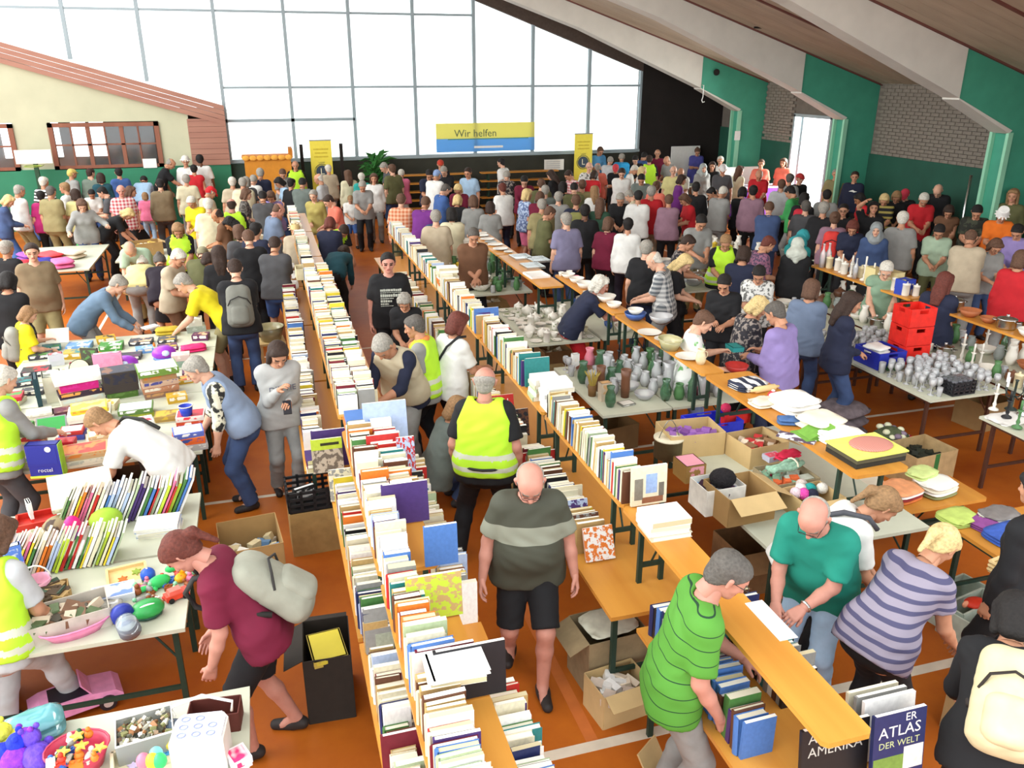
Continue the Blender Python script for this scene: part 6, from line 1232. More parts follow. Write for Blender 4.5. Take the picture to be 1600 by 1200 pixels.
def make_hair(st, h=.0085):
    f = Fd((-.16, -.22, -.36), (.16, .20, .19), h)
    face = ((0, .07, .07), (0, .745, -.667))
    if st in ('short', 'bald', 'crop', 'bob', 'long', 'pony', 'curly', 'bun'):
        t = {'crop': .006, 'short': .013, 'bald': .007}.get(st, .017)
        f.cap((0, -.033, .037), (0, .018, .035), .079 + t, .076 + t, .02).cap((0, -.035, -.03), (0, -.02, 0), .062 + t, .07 + t, .02)
        f.cut(*face)
        if st == 'bald': f.cut((0, -.04, .045), (0, .45, 1))
        if st in ('bob', 'long', 'curly'):
            lo = -.10 if st != 'long' else -.20
            for s in (-1, 1): f.cap((s * .075, -.005, .03), (s * .078, -.02, lo if st != 'long' else -.16), .03, .028, .03)
            f.cap((-.03, -.07, .0), (-.03, -.085, lo), .05, .045, .03).cap((.03, -.07, .0), (.03, -.085, lo), .05, .045, .03)
            f.cap((-.05, .055, .085), (.05, .05, .085), .028, .028, .03)
            if st == 'long': f.cap((-.035, -.09, -.12), (-.03, -.095, -.30), .045, .03, .04).cap((.035, -.09, -.12), (.03, -.095, -.30), .045, .03, .04)
            f.cap((0, .13, -.045), (0, .14, -.02), .085, .085, .01, neg=True)
        if st == 'curly': f.ripple(.012, 95)
        elif st in ('pony',): f.cap((0, -.11, .04), (0, -.15, .0), .028, .03, .02).cap((0, -.15, .0), (0, -.155, -.15), .03, .015, .03)
        elif st == 'bun': f.cap((0, -.11, .06), (0, -.12, .06), .04, .04, .015)
        if st != 'curly': f.ripple(.0022, 130, 1)
    elif st == 'cap':
        f.cap((0, -.033, .04), (0, .02, .038), .093, .089, .02).cut((0, 0, .032), (0, .08, -1)); f.cap((0, -.06, -.0), (0, -.05, 0), .075, .075, .02, cuts=[((0, -.02, 0), (0, 1, .3))])
        f.cap((-.04, .10, .045), (.04, .10, .045), .035, .035, .02, cuts=[((0, 0, .052), (0, .1, 1)), ((0, 0, .040), (0, -.1, -1))]).cap((0, .13, .04), (0, .135, .04), .04, .04, .02, cuts=[((0, 0, .05), (0, .15, 1)), ((0, 0, .038), (0, -.15, -1))])
    elif st == 'hat':
        f.cap((0, -.02, .06), (0, -.005, .06), .095, .095, .02).cut((0, 0, .04), (0, 0, -1))
        for i in range(12):
            a = math.pi * i / 6; f.cap((0, -.01, .05), (.13 * math.cos(a), -.01 + .14 * math.sin(a), .036), .014, .010, .02)
    elif st == 'bucket':
        f.cap((0, -.01, .04), (0, -.01, .15), .105, .085, .02, cuts=[((0, 0, .16), (0, 0, 1))])
        for i in range(12):
            a = math.pi * i / 6; f.cap((0, -.01, .05), (.12 * math.cos(a), -.01 + .13 * math.sin(a), .03), .014, .010, .02)
    elif st == 'scarf':
        f.cap((0, -.033, .037), (0, .018, .035), .096, .092, .02).cap((0, -.03, -.02), (0, -.02, -.10), .095, .10, .04).cap((0, .03, -.09), (0, .02, -.15), .09, .12, .04)
        f.cap((-.07, -.06, -.14), (.07, -.06, -.14), .09, .09, .05).cap((0, -.09, -.14), (0, -.10, -.26), .09, .04, .05)
        f.cap((0, .125, -.05), (0, .13, .0), .07, .066, .02, neg=True); f.ripple(.004, 60)
    elif st == 'mohawk':
        f.cap((0, -.033, .037), (0, .018, .035), .085, .082, .02).cut(*face)
    return snet(f)
def make_hand(h, curl, thumb=.5):
    f = Fd((-.075, -.06, -.04), (.085, .12, .20), h)
    f.cap((0, 0, -.03), (0, 0, .01), .027, .025, .015)
    tip = []
    for x, ln, bz in ((-.030, .058, .076), (-.010, .072, .084), (.011, .076, .086), (.031, .070, .082)):
        f.cap((x * .55, 0, .012), (x, 0, bz), .017, .0125, .012)
    for x, ln, bz in ((-.031, .058, .076), (-.0105, .072, .084), (.0115, .076, .086), (.033, .070, .082)):
        p = V3(x, 0, bz); a = 0
        for j, q in enumerate((.46, .31, .23)):
            a += R_(curl) * (1, 1.15, .8)[j]; d = V3(x * .25 * (1 if j == 0 else 0), math.sin(a), math.cos(a)); nx = p + nrm(d) * ln * q
            f.cap(p, nx, .0098 - .001 * j, .0088 - .001 * j, .003); p = nx
    f.cap((.018, .004, .02), (.042, .014 + .02 * thumb, .05), .015, .012, .012).cap((.042, .014 + .02 * thumb, .05), (.050, .022 + .035 * thumb, .082), .0115, .009, .005)
    return snet(f)
_T = {}
def T_(key, fn):
    if key not in _T: _T[key] = fn()
    return _T[key]
def hand_parts(J, hq, gr, far):
    out = []
    for sd, s in (('r', 1), ('l', -1)):
        V, Q = T_(('hand', far, gr[sd]), lambda: make_hand(.0095 if far else .0048, gr[sd]))
        z = nrm(J['w' + sd] - J['e' + sd]); hint = V3(-s * .8, .15, -.9 * abs(z[1])) if z[2] < -.75 else V3(-s * .35, 0, -1)
        y = nrm(hint - z * hint.dot(z)); x = np.cross(y, z)
        M = np.stack([x, y, z], 1)
        v = V.copy(); q = Q
        if x[1] < -.0 if abs(x[1]) > .3 else (x[0] * -s < 0): v[:, 0] *= -1; q = Q[:, ::-1]
        out.append((v @ M.T + J['w' + sd], q, 0))
    return out
def torso(f, J, e, sex, fat, k=.06, lo=-.09, hip=0.):
    X = J['X']; c0, w, ch, nb, sc = J['c0'], J['w'], J['ch'], J['nb'], J['sc']
    F1 = V3(0, math.cos(J['L'] * .8), -math.sin(J['L'] * .8)); fe = sex == 'f'
    lv = [(c0 + lo * J['D1'], .095 if fe else .085, .098), (c0 + .02 * J['D1'], .10 if fe else .085, .105), ((c0 + w) / 2, .085, .10 + fat * .3), (w, .065 if fe else .075, .095 + fat * .5), ((w + ch) / 2, .075 if fe else .09, .10 + fat * .4), (ch, .08 if fe else .10, .103), (sc - .01 * J['D3'], .11 if fe else .135, .068)]
    lv = [(c, hw + hip * .6 * (i < 3), r + hip * (1, 1, .7, .3, 0, 0, 0)[i]) for i, (c, hw, r) in enumerate(lv)]
    for c, hw, r in lv: f.cap(c - X * hw, c + X * hw, r + e, r + e, k)
    for a, b in zip(lv[:-1], lv[1:]): f.cap(a[0], b[0], a[2] + e - .01, b[2] + e - .01, k)
    if fat > .03: f.cap(w - .03 * J['D1'] + F1 * (.5 * fat + .03) - X * .05, w - .03 * J['D1'] + F1 * (.5 * fat + .03) + X * .05, .09 + fat * .6 + e, None, k)
    if fe:
        for s in (-1, 1): f.cap(ch + F1 * .075 + X * s * .07 - .015 * J['D3'], ch + F1 * .08 + X * s * .07 - .02 * J['D3'], .052 + e, None, .04)
    f.cap(sc - X * .16, sc + X * .16, .058 + e, None, k)
def legs(f, J, e, knee=None, shin=.0, k=.04, cuts={}):
    for sd in 'rl':
        h, kn, a = J['h' + sd], J['k' + sd], J['a' + sd]; c = cuts.get(sd, ())
        f.cap(h, kn, .086 + e, .060 + e, k, cuts=c); m = kn * .65 + a * .35 + V3(0, -.012, 0)
        f.cap(kn, m, .058 + e, .056 + e, .03, cuts=c).cap(m, a, .055 + e, .040 + e + shin, .03, cuts=c)
def arms(f, J, e, fr=2., k=.03, fat=0):
    """fr: how far down the arm (1 = elbow, 2 = wrist)"""
    for sd in 'rl':
        s, el, w = J['s' + sd], J['e' + sd], J['w' + sd]
        if fr <= 1: end = s + (el - s) * fr; f.cap(s, end, .060 + e, .053 + e + .012 * (e > .005), k, cuts=[(end, el - s)])
        else:
            f.cap(s, el, .056 + e, .043 + e, k); t = fr - 1; end = el + (w - el) * t
            f.cap(el, el + (w - el) * min(t, .4), .043 + e, .042 + e, .02); f.cap(el + (w - el) * min(t, .4), end, .042 + e, .029 + e * .9, .02, cuts=[(end, w - el)] if e else ())
def shoe(f, J, sd):
    a = J['a' + sd].copy(); z0 = a[2] - .085; d = V3((.25 if sd == 'r' else -.25) * .6, 1, 0); d = nrm(d)
    h = a + V3(0, 0, -.045); f.cap(h - d * .035, h + d * .03, .043, .042, .02, cuts=[((0, 0, z0), (0, 0, -1))]); f.cap(h + d * .03 - V3(0, 0, .005), h + d * .145 - V3(0, 0, .012), .044, .036, .02, cuts=[((0, 0, z0), (0, 0, -1))])
    f.cap(a, a + V3(0, 0, -.03), .04, .045, .02)
SL = {'s': .78, 'l': 1.98, 'v': .18, 'm': 1.25, 't': .5}
def shirt_f(J, h, lo, hi, sex, fat, sl, hem=-.12, e=.014):
    f = Fd(lo, hi, h); torso(f, J, e, sex, fat, lo=min(-.09, hem + .02), hip=.020)
    if hem < -.1: f.cap(J['c0'] - .1 * J['D1'] - J['X'] * .10, J['c0'] - .1 * J['D1'] + J['X'] * .105, .122 + e + fat * .3, None, .06)
    arms(f, J, e, SL[sl], k=.02); f.ripple(.004, 38, sex == 'f')
    f.cut(J['c0'] + hem * J['D1'], -J['D1'])
    f.cap(J['nb'] - .01 * J['D3'], J['hb'] + .05 * J['D3'], .062, .085, .01, neg=True)
    return f
def pants_f(J, h, lo, hi, kind, e=.012, fat=0):
    f = Fd(lo, hi, h); X = J['X']; c0 = J['c0']
    if kind == 'k':
        kn = (J['kr'] + J['kl']) / 2; f.cap(c0, kn - V3(0, 0, .05), .15, .20, .05, cuts=[(kn, (0, 0, -1))]); f.cap(c0 - X * .09, c0 + X * .09, .118, None, .05).cap(c0 - X * .08 + .09 * J['D1'], c0 + X * .08 + .09 * J['D1'], .112, None, .05)
    else:
        for q, hw, r in ((-.07, .09, .104), (.02, .092, .107), (.09, .085, .105)): f.cap(c0 - X * hw + q * J['D1'], c0 + X * hw + q * J['D1'], r + e + fat * .3, None, .06)
        f.cap(c0 - .07 * J['D1'], c0 + .09 * J['D1'], .11 + e, None, .05)
        cuts = {}
        for sd in 'rl':
            if kind == 's': p = J['k' + sd] * .92 + J['h' + sd] * .08; cuts[sd] = [(p, J['k' + sd] - J['h' + sd])]
            elif kind == 'c': p = J['k' + sd] * .6 + J['a' + sd] * .4; cuts[sd] = [(p, J['a' + sd] - J['k' + sd])]
            else: p = J['a' + sd] + (J['k' + sd] - J['a' + sd]) * -.02; cuts[sd] = [(p, J['a' + sd] - J['k' + sd])]
        legs(f, J, e + (.016 if kind == 's' else .004), shin=.018, cuts=cuts); f.ripple(.003, 45)
    f.cut(c0 + .05 * J['D1'], J['D1']); return f
def bounds(J):
    P = np.array([J[k] for k in ('c0', 'w', 'ch', 'nb', 'hb', 'sr', 'sl', 'er', 'el', 'wr', 'wl', 'kr', 'kl', 'ar', 'al')])
    lo = P.min(0) - .26; hi = P.max(0) + .26; lo[2] = -.02; return lo, hi
def vest_f(J, h, lo, hi, sex, fat):
    f = Fd(lo, hi, h); torso(f, J, .034, sex, fat + .01, lo=-.06, hip=.020); f.cap(J['sl'], J['sr'], .07, None, .04); f.ripple(.004, 34)
    f.cut(J['c0'] - .05 * J['D1'], -J['D1']); f.cap(J['nb'] - .02 * J['D3'], J['hb'] + .06 * J['D3'], .075, .1, .01, neg=True)
    for sd in 'rl': f.cut(J['s' + sd] + (J['s' + sd] - J['sc']) * .10, nrm((J['s' + sd] - J['sc']) * V3(1, 1, 0)) + .42 * J['D3'])
    return f
def cropb(J, ks, m):
    P = np.array([J[k] for k in ks]); return P.min(0) - m, P.max(0) + m
TOPK = ('c0', 'w', 'ch', 'nb', 'sr', 'sl', 'er', 'el', 'wr', 'wl'); BOTK = ('c0', 'w', 'hr', 'hl', 'kr', 'kl', 'ar', 'al')
HEADM = {}
def head_parts(J, sex, far):
    V, Q, mi = T_(('head', sex == 'f', far), lambda: make_head(.012 if far else .0062, sex))
    return V @ J['Rh'].T + J['hd'], Q, mi
def body_near(J, sex, fat, gr, h, far):
    lo, hi = bounds(J); f = Fd(lo, hi, h)
    torso(f, J, 0, sex, fat); legs(f, J, 0); arms(f, J, 0); f.cap(J['nb'] - .03 * J['D3'], J['hb'], .062, .053, .03)
    for sd in 'rl': f.cap(J['a' + sd], J['a' + sd] + V3(0, .1, -.05), .036, .028, .02)
    V, Q = snet(f); return join([(V, Q, 0), head_parts(J, sex, int(far))] + hand_parts(J, 0, gr, int(far)))
def body_far(J, sex, fat, gr, sl, bot, hem, vest):
    lo, hi = bounds(J); h = .024; F = [Fd(lo, hi, h)]
    f = F[0]; arms(f, J, 0); f.cap(J['nb'] - .03 * J['D3'], J['hb'], .062, .053, .03); legs(f, J, -.004)
    F.append(shirt_f(J, h, lo, hi, sex, fat, sl, hem)); F.append(pants_f(J, h, lo, hi, bot, fat=fat))
    f = Fd(lo, hi, h); shoe(f, J, 'r'); shoe(f, J, 'l'); F.append(f)
    if vest: F.append(vest_f(J, h, lo, hi, sex, fat))
    A = np.stack([x.a for x in F]); U = Fd(lo, hi, h); U.a = A.min(0); V, Q = snet(U)
    C = ((V[Q].mean(1) - U.o) / h).round().astype(int); lab = A[:, C[:, 0], C[:, 1], C[:, 2]].argmin(0); lab[lab == 4] = 7
    return join([(V, Q, lab), head_parts(J, sex, 1)] + hand_parts(J, 0, gr, 1))

SKIN = {'p': '#cf9f84', 'w': '#ba8668', 't': '#a87450', 'd': '#6b4630', 'r': '#bb8270'}
HAIRC = {'black': '#1b1715', 'dark brown': '#33241c', 'brown': '#5a4030', 'reddish brown': '#5c2c22', 'light brown': '#8a6a48', 'blond': '#c9b07a', 'grey': '#8f8a80', 'white': '#c2bdb0', 'dark grey': '#55504a', 'red': '#a34a28'}
def hair_obj(root, J, st, m, sc=1):
    me = T_(('hairmesh', st), lambda: npmesh('hair', *make_hair(st)))
    nm = {'cap': 'cap', 'hat': 'hat', 'bucket': 'hat', 'scarf': 'headscarf'}.get(st, 'hair')
    o = inst(nm, me, tuple(J['hd']), parent=root, mats=[m]); o.rotation_euler = Matrix(J['Rh'].tolist()).to_euler()
    return o
def glasses(root, J):
    b = MB()
    for s in (-1, 1):
        b.tube([(s * .033 + .021 * math.cos(t), .112, .004 + .016 * math.sin(t)) for t in [i * math.pi / 5 for i in range(10)]], .002, 5, closed=True)
        b.tube([(s * .056, .11, .008), (s * .083, .0, .01)], .002, 4)
    b.tube([(-.012, .113, .006), (.012, .113, .006)], .002, 4)
    o = b.build('spectacles', mat('#2a2522', .4), root, loc=tuple(J['hd'])); o.rotation_euler = Matrix(J['Rh'].tolist()).to_euler()
LAST = {}
def person(x, y, rz, pose, ht, sex, fat, hair, hc, skin, top, sl, bot, bt, label, near=False, vest=None, hem=-.12, shoes='#2b2624', gl=False, topm=None, botm=None, cover=None, hairm=None, grip=22, extra=None):
    P = POSES[pose] if isinstance(pose, str) else pose
    J = fk(P, sex, fat); LAST['J'] = J
    gr = {'r': grip, 'l': grip} if not isinstance(grip, dict) else grip
    sk = mat(SKIN[skin], .55, .06, 20); hm = hairm or mat(HAIRC.get(hc, hc), .75, .25, 60, bump=.3)
    tm = topm or mat(top, .85, .08, 9); bm = botm or mat(bot, .85, .12, 9)
    sm = mat(shoes, .6, .1, 12); ey = mat('#2b211d', .3, .02); lp = mat('#a05a50', .5, .05)
    vm = mat('#b6e832', .7, .05, 8)
    s = ht / 1.75
    if near:
        hq = .0135 if near == 1 else .021
        root = empty('person', (x, y, 0), rz, label=label, cat='person', group=None); root.scale = (s, s, s)
        inst('body', npmesh('body', *body_near(J, sex, fat, gr, .015 if near == 1 else .024, near == 2), 7), parent=root, mats=[sk, sk, sk, sk, hm, ey, lp])
        lo, hi = cropb(J, TOPK, .24)
        inst({'l': 'sweater', 'v': 'sleeveless_top'}.get(sl, 'shirt'), npmesh('shirt', *snet(shirt_f(J, hq, lo, hi, sex, fat, sl, hem))), parent=root, mats=[tm])
        lo, hi = cropb(J, BOTK, .24)
        inst({'s': 'shorts', 'k': 'skirt'}.get(bt, 'trousers'), npmesh('trousers', *snet(pants_f(J, hq, lo, hi, bt, fat=fat))), parent=root, mats=[bm])
        for sd in 'rl':
            a = J['a' + sd]; f = Fd(a - V3(.14, .14, .12), a + V3(.14, .28, .08), .01 if near == 1 else .018); shoe(f, J, sd)
            inst('shoe', npmesh('shoe', *snet(f)), parent=root, mats=[sm])
        if vest:
            lo, hi = cropb(J, TOPK, .24)
            f = vest_f(J, hq, lo, hi, sex, fat); V, Q = snet(f); C = V[Q].mean(1)
            u = (C - J['c0']) @ J['D1']; mi = ((np.abs(u - .13) < .025) | (np.abs(u - .02) < .022)).astype(int)
            if vest > 1: mi[:] = 0
            inst('safety_vest' if vest == 1 else 'vest', npmesh('vest', V, Q, mi, 2), parent=root, mats=[vm if vest == 1 else mat('#b9ae93' if vest == 2 else '#7d8ca2', .9, .08, 9), mat('#c9cdb8', .4, .05, 8)])
    else:
        key = ('far', str(P), sex, fat, sl, bt, hem, bool(vest), str(gr))
        me = T_(key, lambda: npmesh('person', *body_far(J, sex, fat, gr, sl, bt, hem, vest), 8))
        root = inst('person', me, (x, y, 0), (0, 0, rz), s, mats=[sk, tm, bm, sm, hm, ey, lp, vm], label=label, cat='person')
    if hair != 'none': hair_obj(root, J, hair, mat(cover, .85, .12, 12) if cover else hm)
    if hair in ('cap', 'bucket', 'hat') : hair_obj(root, J, 'crop', hm)
    if gl: glasses(root, J)
    return root

# ---------------------------------------------------------------- the crowd
PRINTS = {'stripe_white': ('stripe', '#e0e0dc', '#202022', 14, 0.5, 2), 'stripe_dark': ('stripe', '#19191b', '#a89a50', 9, 0.6, 2), 'plaid_red': ('check', '#a83a44', '#d8c8c4', 14, 0.5, 2), 'plaid_orange': ('check', '#b8623a', '#d8b090', 14, 0.5, 2), 'plaid_grey': ('check', '#c8c8c4', '#5a5f64', 16, 0.5, 2), 'pattern_grey': ('blotch', '#6f6a64', '#3c3834', 24, 0.5, 2), 'pattern_dark': ('blotch', '#26242a', '#8a8078', 22, 0.55, 2), 'pattern_white': ('blotch', '#d8d8d2', '#6a6a66', 22, 0.55, 2), 'pattern_blue': ('blotch', '#a8b8d0', '#5a6a90', 20, 0.5, 2), 'pattern_mauve': ('blotch', '#8a5a70', '#4a3a50', 24, 0.5, 2), 'camo': ('blotch', '#3c4030', '#22241c', 12, 0.5, 2), 'floral_green': ('blotch', '#dcded8', '#6aa860', 9, 0.62, 2), 'floral': ('blotch', '#d8d4bc', '#2a2a28', 14, 0.5, 2), 'olive_stripe': ('stripe', '#45463a', '#8a8c7c', 0.8, 0.9, 2), 'knit': ('stripe', '#8f8796', '#4a4866', 17, 0.6, 2), 'polo': ('stripe', '#4f8c30', '#173a22', 13, 0.93, 2)}
bags = []
person(-4.77, 21.40, -0.48, 'stand', 1.75, 'm', 0, 'short', 'white', 'w', '#888888', 's', '#19191b', 't', 'person with short white hair in white striped top, facing right', topm=two(*PRINTS['stripe_white']))
person(-4.98, 19.96, -0.81, 'stand2', 1.75, 'm', 0, 'short', 'grey', 'w', '#dcdcd6', 'l', '#8a8058', 't', 'person with short grey hair in white long sleeves, facing right')
person(-5.74, 23.04, -1.33, 'sit', 1.3, 'm', 0, 'short', 'black', 'p', '#dcdcd6', 's', '#3c5a90', 't', 'child with short black hair in white top, sitting')
person(-5.17, 19.39, -1.32, 'look', 1.65, 'f', 0, 'bob', 'blond', 'p', '#3a4c70', 'l', '#3c5a90', 't', 'person with blond bob in denim blue long sleeves, facing right')
person(-4.54, 19.93, 0.05, 'stand', 1.62, 'f', 0, 'short', 'black', 'w', '#a02060', 's', '#19191b', 't', 'person with short black hair in magenta top, back turned')
person(-4.28, 19.58, -0.31, 'stand2', 1.75, 'm', 0, 'short', 'dark grey', 'w', '#8a8058', 's', '#8a8058', 't', 'person with short dark grey hair in khaki top, back turned')
person(-4.13, 20.41, 1.25, 'stand', 1.72, 'm', 0, 'short', 'light brown', 'w', '#dcdcd6', 's', '#8c8c88', 't', 'person with short light brown hair in white top, facing left')
person(-4.56, 23.45, -0.86, 'stand', 1.7, 'm', 0, 'cap', 'blond', 'w', '#8c8c88', 'l', '#3a4c70', 't', 'person with a cap in grey long sleeves, facing right', cover='#c8b060')
person(-4.12, 23.44, -0.00, 'turn', 1.7, 'm', 0, 'short', 'dark brown', 'p', '#6a766a', 'l', '#19191b', 't', 'person with short dark brown hair in green grey long sleeves, back turned')
person(-3.75, 22.52, 0.17, 'stand', 1.68, 'f', 0, 'bob', 'dark brown', 'p', '#1d4650', 'l', '#19191b', 't', 'person with dark brown bob in dark teal long sleeves, back turned')
person(-3.43, 23.21, 0.32, 'stand', 1.72, 'm', 0, 'short', 'black', 'w', '#3c5a90', 'l', '#19191b', 't', 'person with short black hair in blue long sleeves, back turned')
person(-3.84, 19.78, 0.19, 'stand', 1.65, 'f', 0, 'bob', 'dark brown', 'w', '#cfc88a', 's', '#8c8c88', 't', 'person with dark brown bob in pale yellow top, back turned')
person(-3.46, 18.23, -2.95, 'arms', 1.7, 'f', 0, 'long', 'brown', 'p', '#8c8c88', 'l', '#3a4c70', 't', 'person with long brown hair in grey long sleeves, facing the gallery')
person(-3.85, 21.62, -2.97, 'look', 1.45, 'm', 0, 'short', 'black', 'w', '#dcdcd6', 's', '#3c5a90', 't', 'child with short black hair in white top, facing the gallery')
person(-3.23, 19.90, 1.56, 'hold', 1.68, 'm', 0, 'short', 'black', 'p', '#4a4a4c', 's', '#19191b', 't', 'person with short black hair in dark grey top, facing left')
person(-3.69, 19.11, -0.16, 'reachl', 1.18, 'm', 0, 'cap', 'brown', 'p', '#3f9a54', 'l', '#6a4a34', 't', 'child with a cap in green long sleeves, back turned', cover='#d0506a')
person(-2.89, 19.47, -2.99, 'stand', 1.74, 'm', 0.03, 'bald', 'grey', 'r', '#888888', 's', '#19191b', 't', 'person with a bald head in red plaid top, facing the gallery', topm=two(*PRINTS['plaid_red']))
person(-2.85, 20.12, -1.43, 'walk', 1.66, 'f', 0, 'bob', 'brown', 'p', '#19191b', 'v', '#19191b', 'k', 'person with brown bob in black sleeveless top, walking, facing right')
person(-3.09, 18.47, -1.60, 'bend', 1.66, 'f', 0, 'bob', 'blond', 'w', '#19191b', 's', '#19191b', 't', 'person with blond bob in black top, bending over, facing right')
person(-2.97, 23.37, -0.05, 'bend', 1.72, 'm', 0, 'short', 'black', 'w', '#9cb8d0', 'l', '#3a4c70', 't', 'person with short black hair in light blue long sleeves, bending over, back turned')
person(-2.75, 21.97, 0.12, 'stand', 1.25, 'm', 0, 'bob', 'light brown', 'w', '#d87090', 's', '#9cb8d0', 't', 'child with light brown bob in pink top, back turned')
person(-2.21, 20.46, 0.11, 'stand2', 1.72, 'm', 0, 'short', 'black', 'p', '#7a6a50', 'l', '#4a4a4c', 't', 'person with short black hair in khaki brown long sleeves, back turned')
person(-2.61, 24.30, -1.48, 'reach', 1.91, 'm', 0, 'bald', 'grey', 'w', '#19191b', 's', '#19191b', 't', 'person with a bald head in black top, facing right')
person(-3.15, 12.74, -2.90, 'stand', 1.78, 'm', 0.055, 'short', 'dark brown', 'p', '#7a6a50', 's', '#8a8058', 's', 'person with short dark brown hair in khaki brown top, facing the gallery', near=2)
person(-2.05, 14.73, -3.34, 'bend', 1.74, 'm', 0, 'bald', 'grey', 'p', '#9fb49a', 's', '#8a8058', 't', 'person with a bald head in pale green top, bending over, facing the gallery')
person(-2.01, 13.90, -0.04, 'deep', 1.66, 'f', 0, 'bun', 'white', 'w', '#cfc88a', 's', '#8c8c88', 't', 'person with white bun in pale yellow top, bending over, back turned')
person(-3.70, 13.63, -0.43, 'stand', 1.68, 'f', 0, 'short', 'grey', 'w', '#19191b', 'l', '#19191b', 't', 'person with short grey hair in black long sleeves, facing right')
person(-3.14, 11.18, -0.08, 'look', 1.72, 'f', 0, 'bob', 'black', 'w', '#19191b', 'l', '#19191b', 't', 'person with black bob in black long sleeves, left of one in khaki brown', near=2)
person(-1.43, 14.86, -3.05, 'look', 1.68, 'f', 0, 'bob', 'light brown', 'w', '#19191b', 's', '#19191b', 't', 'person with light brown bob in neon safety vest, facing the gallery', vest=1)
person(-1.56, 12.96, 0.12, 'bend', 1.68, 'f', 0, 'bun', 'dark grey', 'w', '#1d1420', 's', '#19191b', 'k', 'person with dark grey bun in black purple top, bending over, back turned', near=2)
person(-1.37, 12.40, -1.99, 'look', 1.7, 'm', 0, 'short', 'white', 'w', '#b3a58c', 's', '#6a4a34', 't', 'person with short white hair in beige top, facing right', near=2)
person(-1.91, 24.30, -3.06, 'stand', 1.86, 'm', 0, 'hat', 'grey', 'w', '#dcdcd6', 'l', '#3a4c70', 't', 'person with a sun hat in white long sleeves, facing the gallery', cover='#d8d4c8')
person(-1.53, 24.07, 0.06, 'stand', 1.92, 'm', 0, 'short', 'black', 'd', '#dcdcd6', 's', '#19191b', 't', 'person with short black hair in white top, back turned')
person(-1.68, 23.66, -0.10, 'stand', 1.7, 'm', 0, 'short', 'black', 'w', '#b82028', 'v', '#3a4c70', 't', 'person with short black hair in red sleeveless top, back turned')
person(-1.71, 21.28, 0.08, 'stand', 1.72, 'm', 0, 'short', 'grey', 'w', '#cfc8a8', 's', '#8c8c88', 't', 'person with short grey hair in cream top, left of one in red')
person(-1.19, 18.81, -0.99, 'look', 1.74, 'm', 0, 'cap', 'grey', 'w', '#b3a58c', 's', '#8a8058', 't', 'person with a cap in beige top, facing right', cover='#c02028')
person(-1.35, 18.22, -3.59, 'look', 1.66, 'f', 0, 'short', 'white', 'w', '#d8c81c', 's', '#8c8c88', 't', 'person with short white hair in yellow top, facing the gallery')
person(-1.00, 16.42, 0.06, 'stand2', 1.8, 'm', 0.055, 'short', 'white', 'p', '#cfc8a8', 's', '#20253a', 't', 'person with short white hair in cream top, back turned')
person(-0.69, 15.79, 1.27, 'look', 1.72, 'm', 0, 'bald', 'dark brown', 't', '#6a4a34', 's', '#19191b', 't', 'person with a bald head in brown top, facing left')
person(-0.60, 16.70, 0.04, 'stand', 1.74, 'm', 0.03, 'bald', 'dark brown', 'r', '#19191b', 's', '#19191b', 't', 'person with a bald head in neon safety vest, right of one in cream', vest=1)
person(-0.34, 15.53, 1.44, 'reach', 1.66, 'f', 0, 'curly', 'black', 't', '#5a5a38', 's', '#6a4a34', 't', 'person with curly black hair in olive top, facing left')
person(-0.66, 20.42, 0.03, 'stand', 1.72, 'm', 0, 'short', 'white', 'w', '#b3a58c', 's', '#8c8c88', 't', 'person with short white hair in beige top, left of one in cream')
person(-0.43, 20.05, -0.15, 'stand2', 1.74, 'm', 0, 'short', 'grey', 'w', '#cfc8a8', 's', '#8a8058', 't', 'person with short grey hair in cream top, left of one in dark grey')
person(-0.36, 20.74, 0.02, 'stand', 1.68, 'f', 0, 'bob', 'grey', 'p', '#4a4a4c', 's', '#19191b', 't', 'person with grey bob in dark grey top, back turned')
person(-0.24, 21.17, -0.34, 'look', 1.68, 'f', 0, 'short', 'grey', 'p', '#dcdcd6', 's', '#8c8c88', 't', 'person with short grey hair in white top, back turned')
person(-0.03, 21.56, -0.17, 'stand2', 1.78, 'm', 0, 'short', 'grey', 'w', '#20253a', 's', '#19191b', 't', 'person with short grey hair in navy top, back turned')
person(-0.40, 18.75, -1.55, 'stand2', 1.66, 'f', 0, 'bob', 'brown', 'p', '#888888', 's', '#888888', 'k', 'person with brown bob in grey patterned top, facing right', topm=two(*PRINTS['pattern_grey']), botm=two(*PRINTS['pattern_grey']))
person(0.17, 18.56, -3.32, 'look', 1.66, 'f', 0, 'bob', 'brown', 'w', '#8a7aac', 's', '#19191b', 't', 'person with brown bob in lilac top, facing the gallery')
person(0.53, 20.71, -4.56, 'look', 1.68, 'f', 0, 'bob', 'black', 'w', '#9cb8d0', 's', '#3a4c70', 't', 'person with black bob in light blue top, facing left')
person(0.64, 20.28, -0.73, 'stand', 1.66, 'f', 0, 'short', 'black', 'w', '#19191b', 's', '#19191b', 't', 'person with short black hair in black top, facing right')
person(0.53, 22.64, -3.16, 'look', 1.68, 'm', 0, 'short', 'brown', 'p', '#8c8c88', 's', '#19191b', 't', 'person with short brown hair in grey top, facing the gallery')
person(0.90, 23.56, -3.18, 'stand', 1.74, 'm', 0, 'bald', 'grey', 'w', '#19191b', 's', '#19191b', 't', 'person with a bald head in neon safety vest, facing the gallery', vest=1)
person(0.86, 19.90, -0.22, 'look', 1.72, 'm', 0, 'short', 'black', 'w', '#66706a', 's', '#19191b', 't', 'person with short black hair in grey green top, back turned')
person(1.73, 23.06, 0.27, 'stand', 1.66, 'f', 0, 'short', 'white', 'w', '#b3a58c', 's', '#8c8c88', 't', 'person with short white hair in beige top, right of one in light grey')
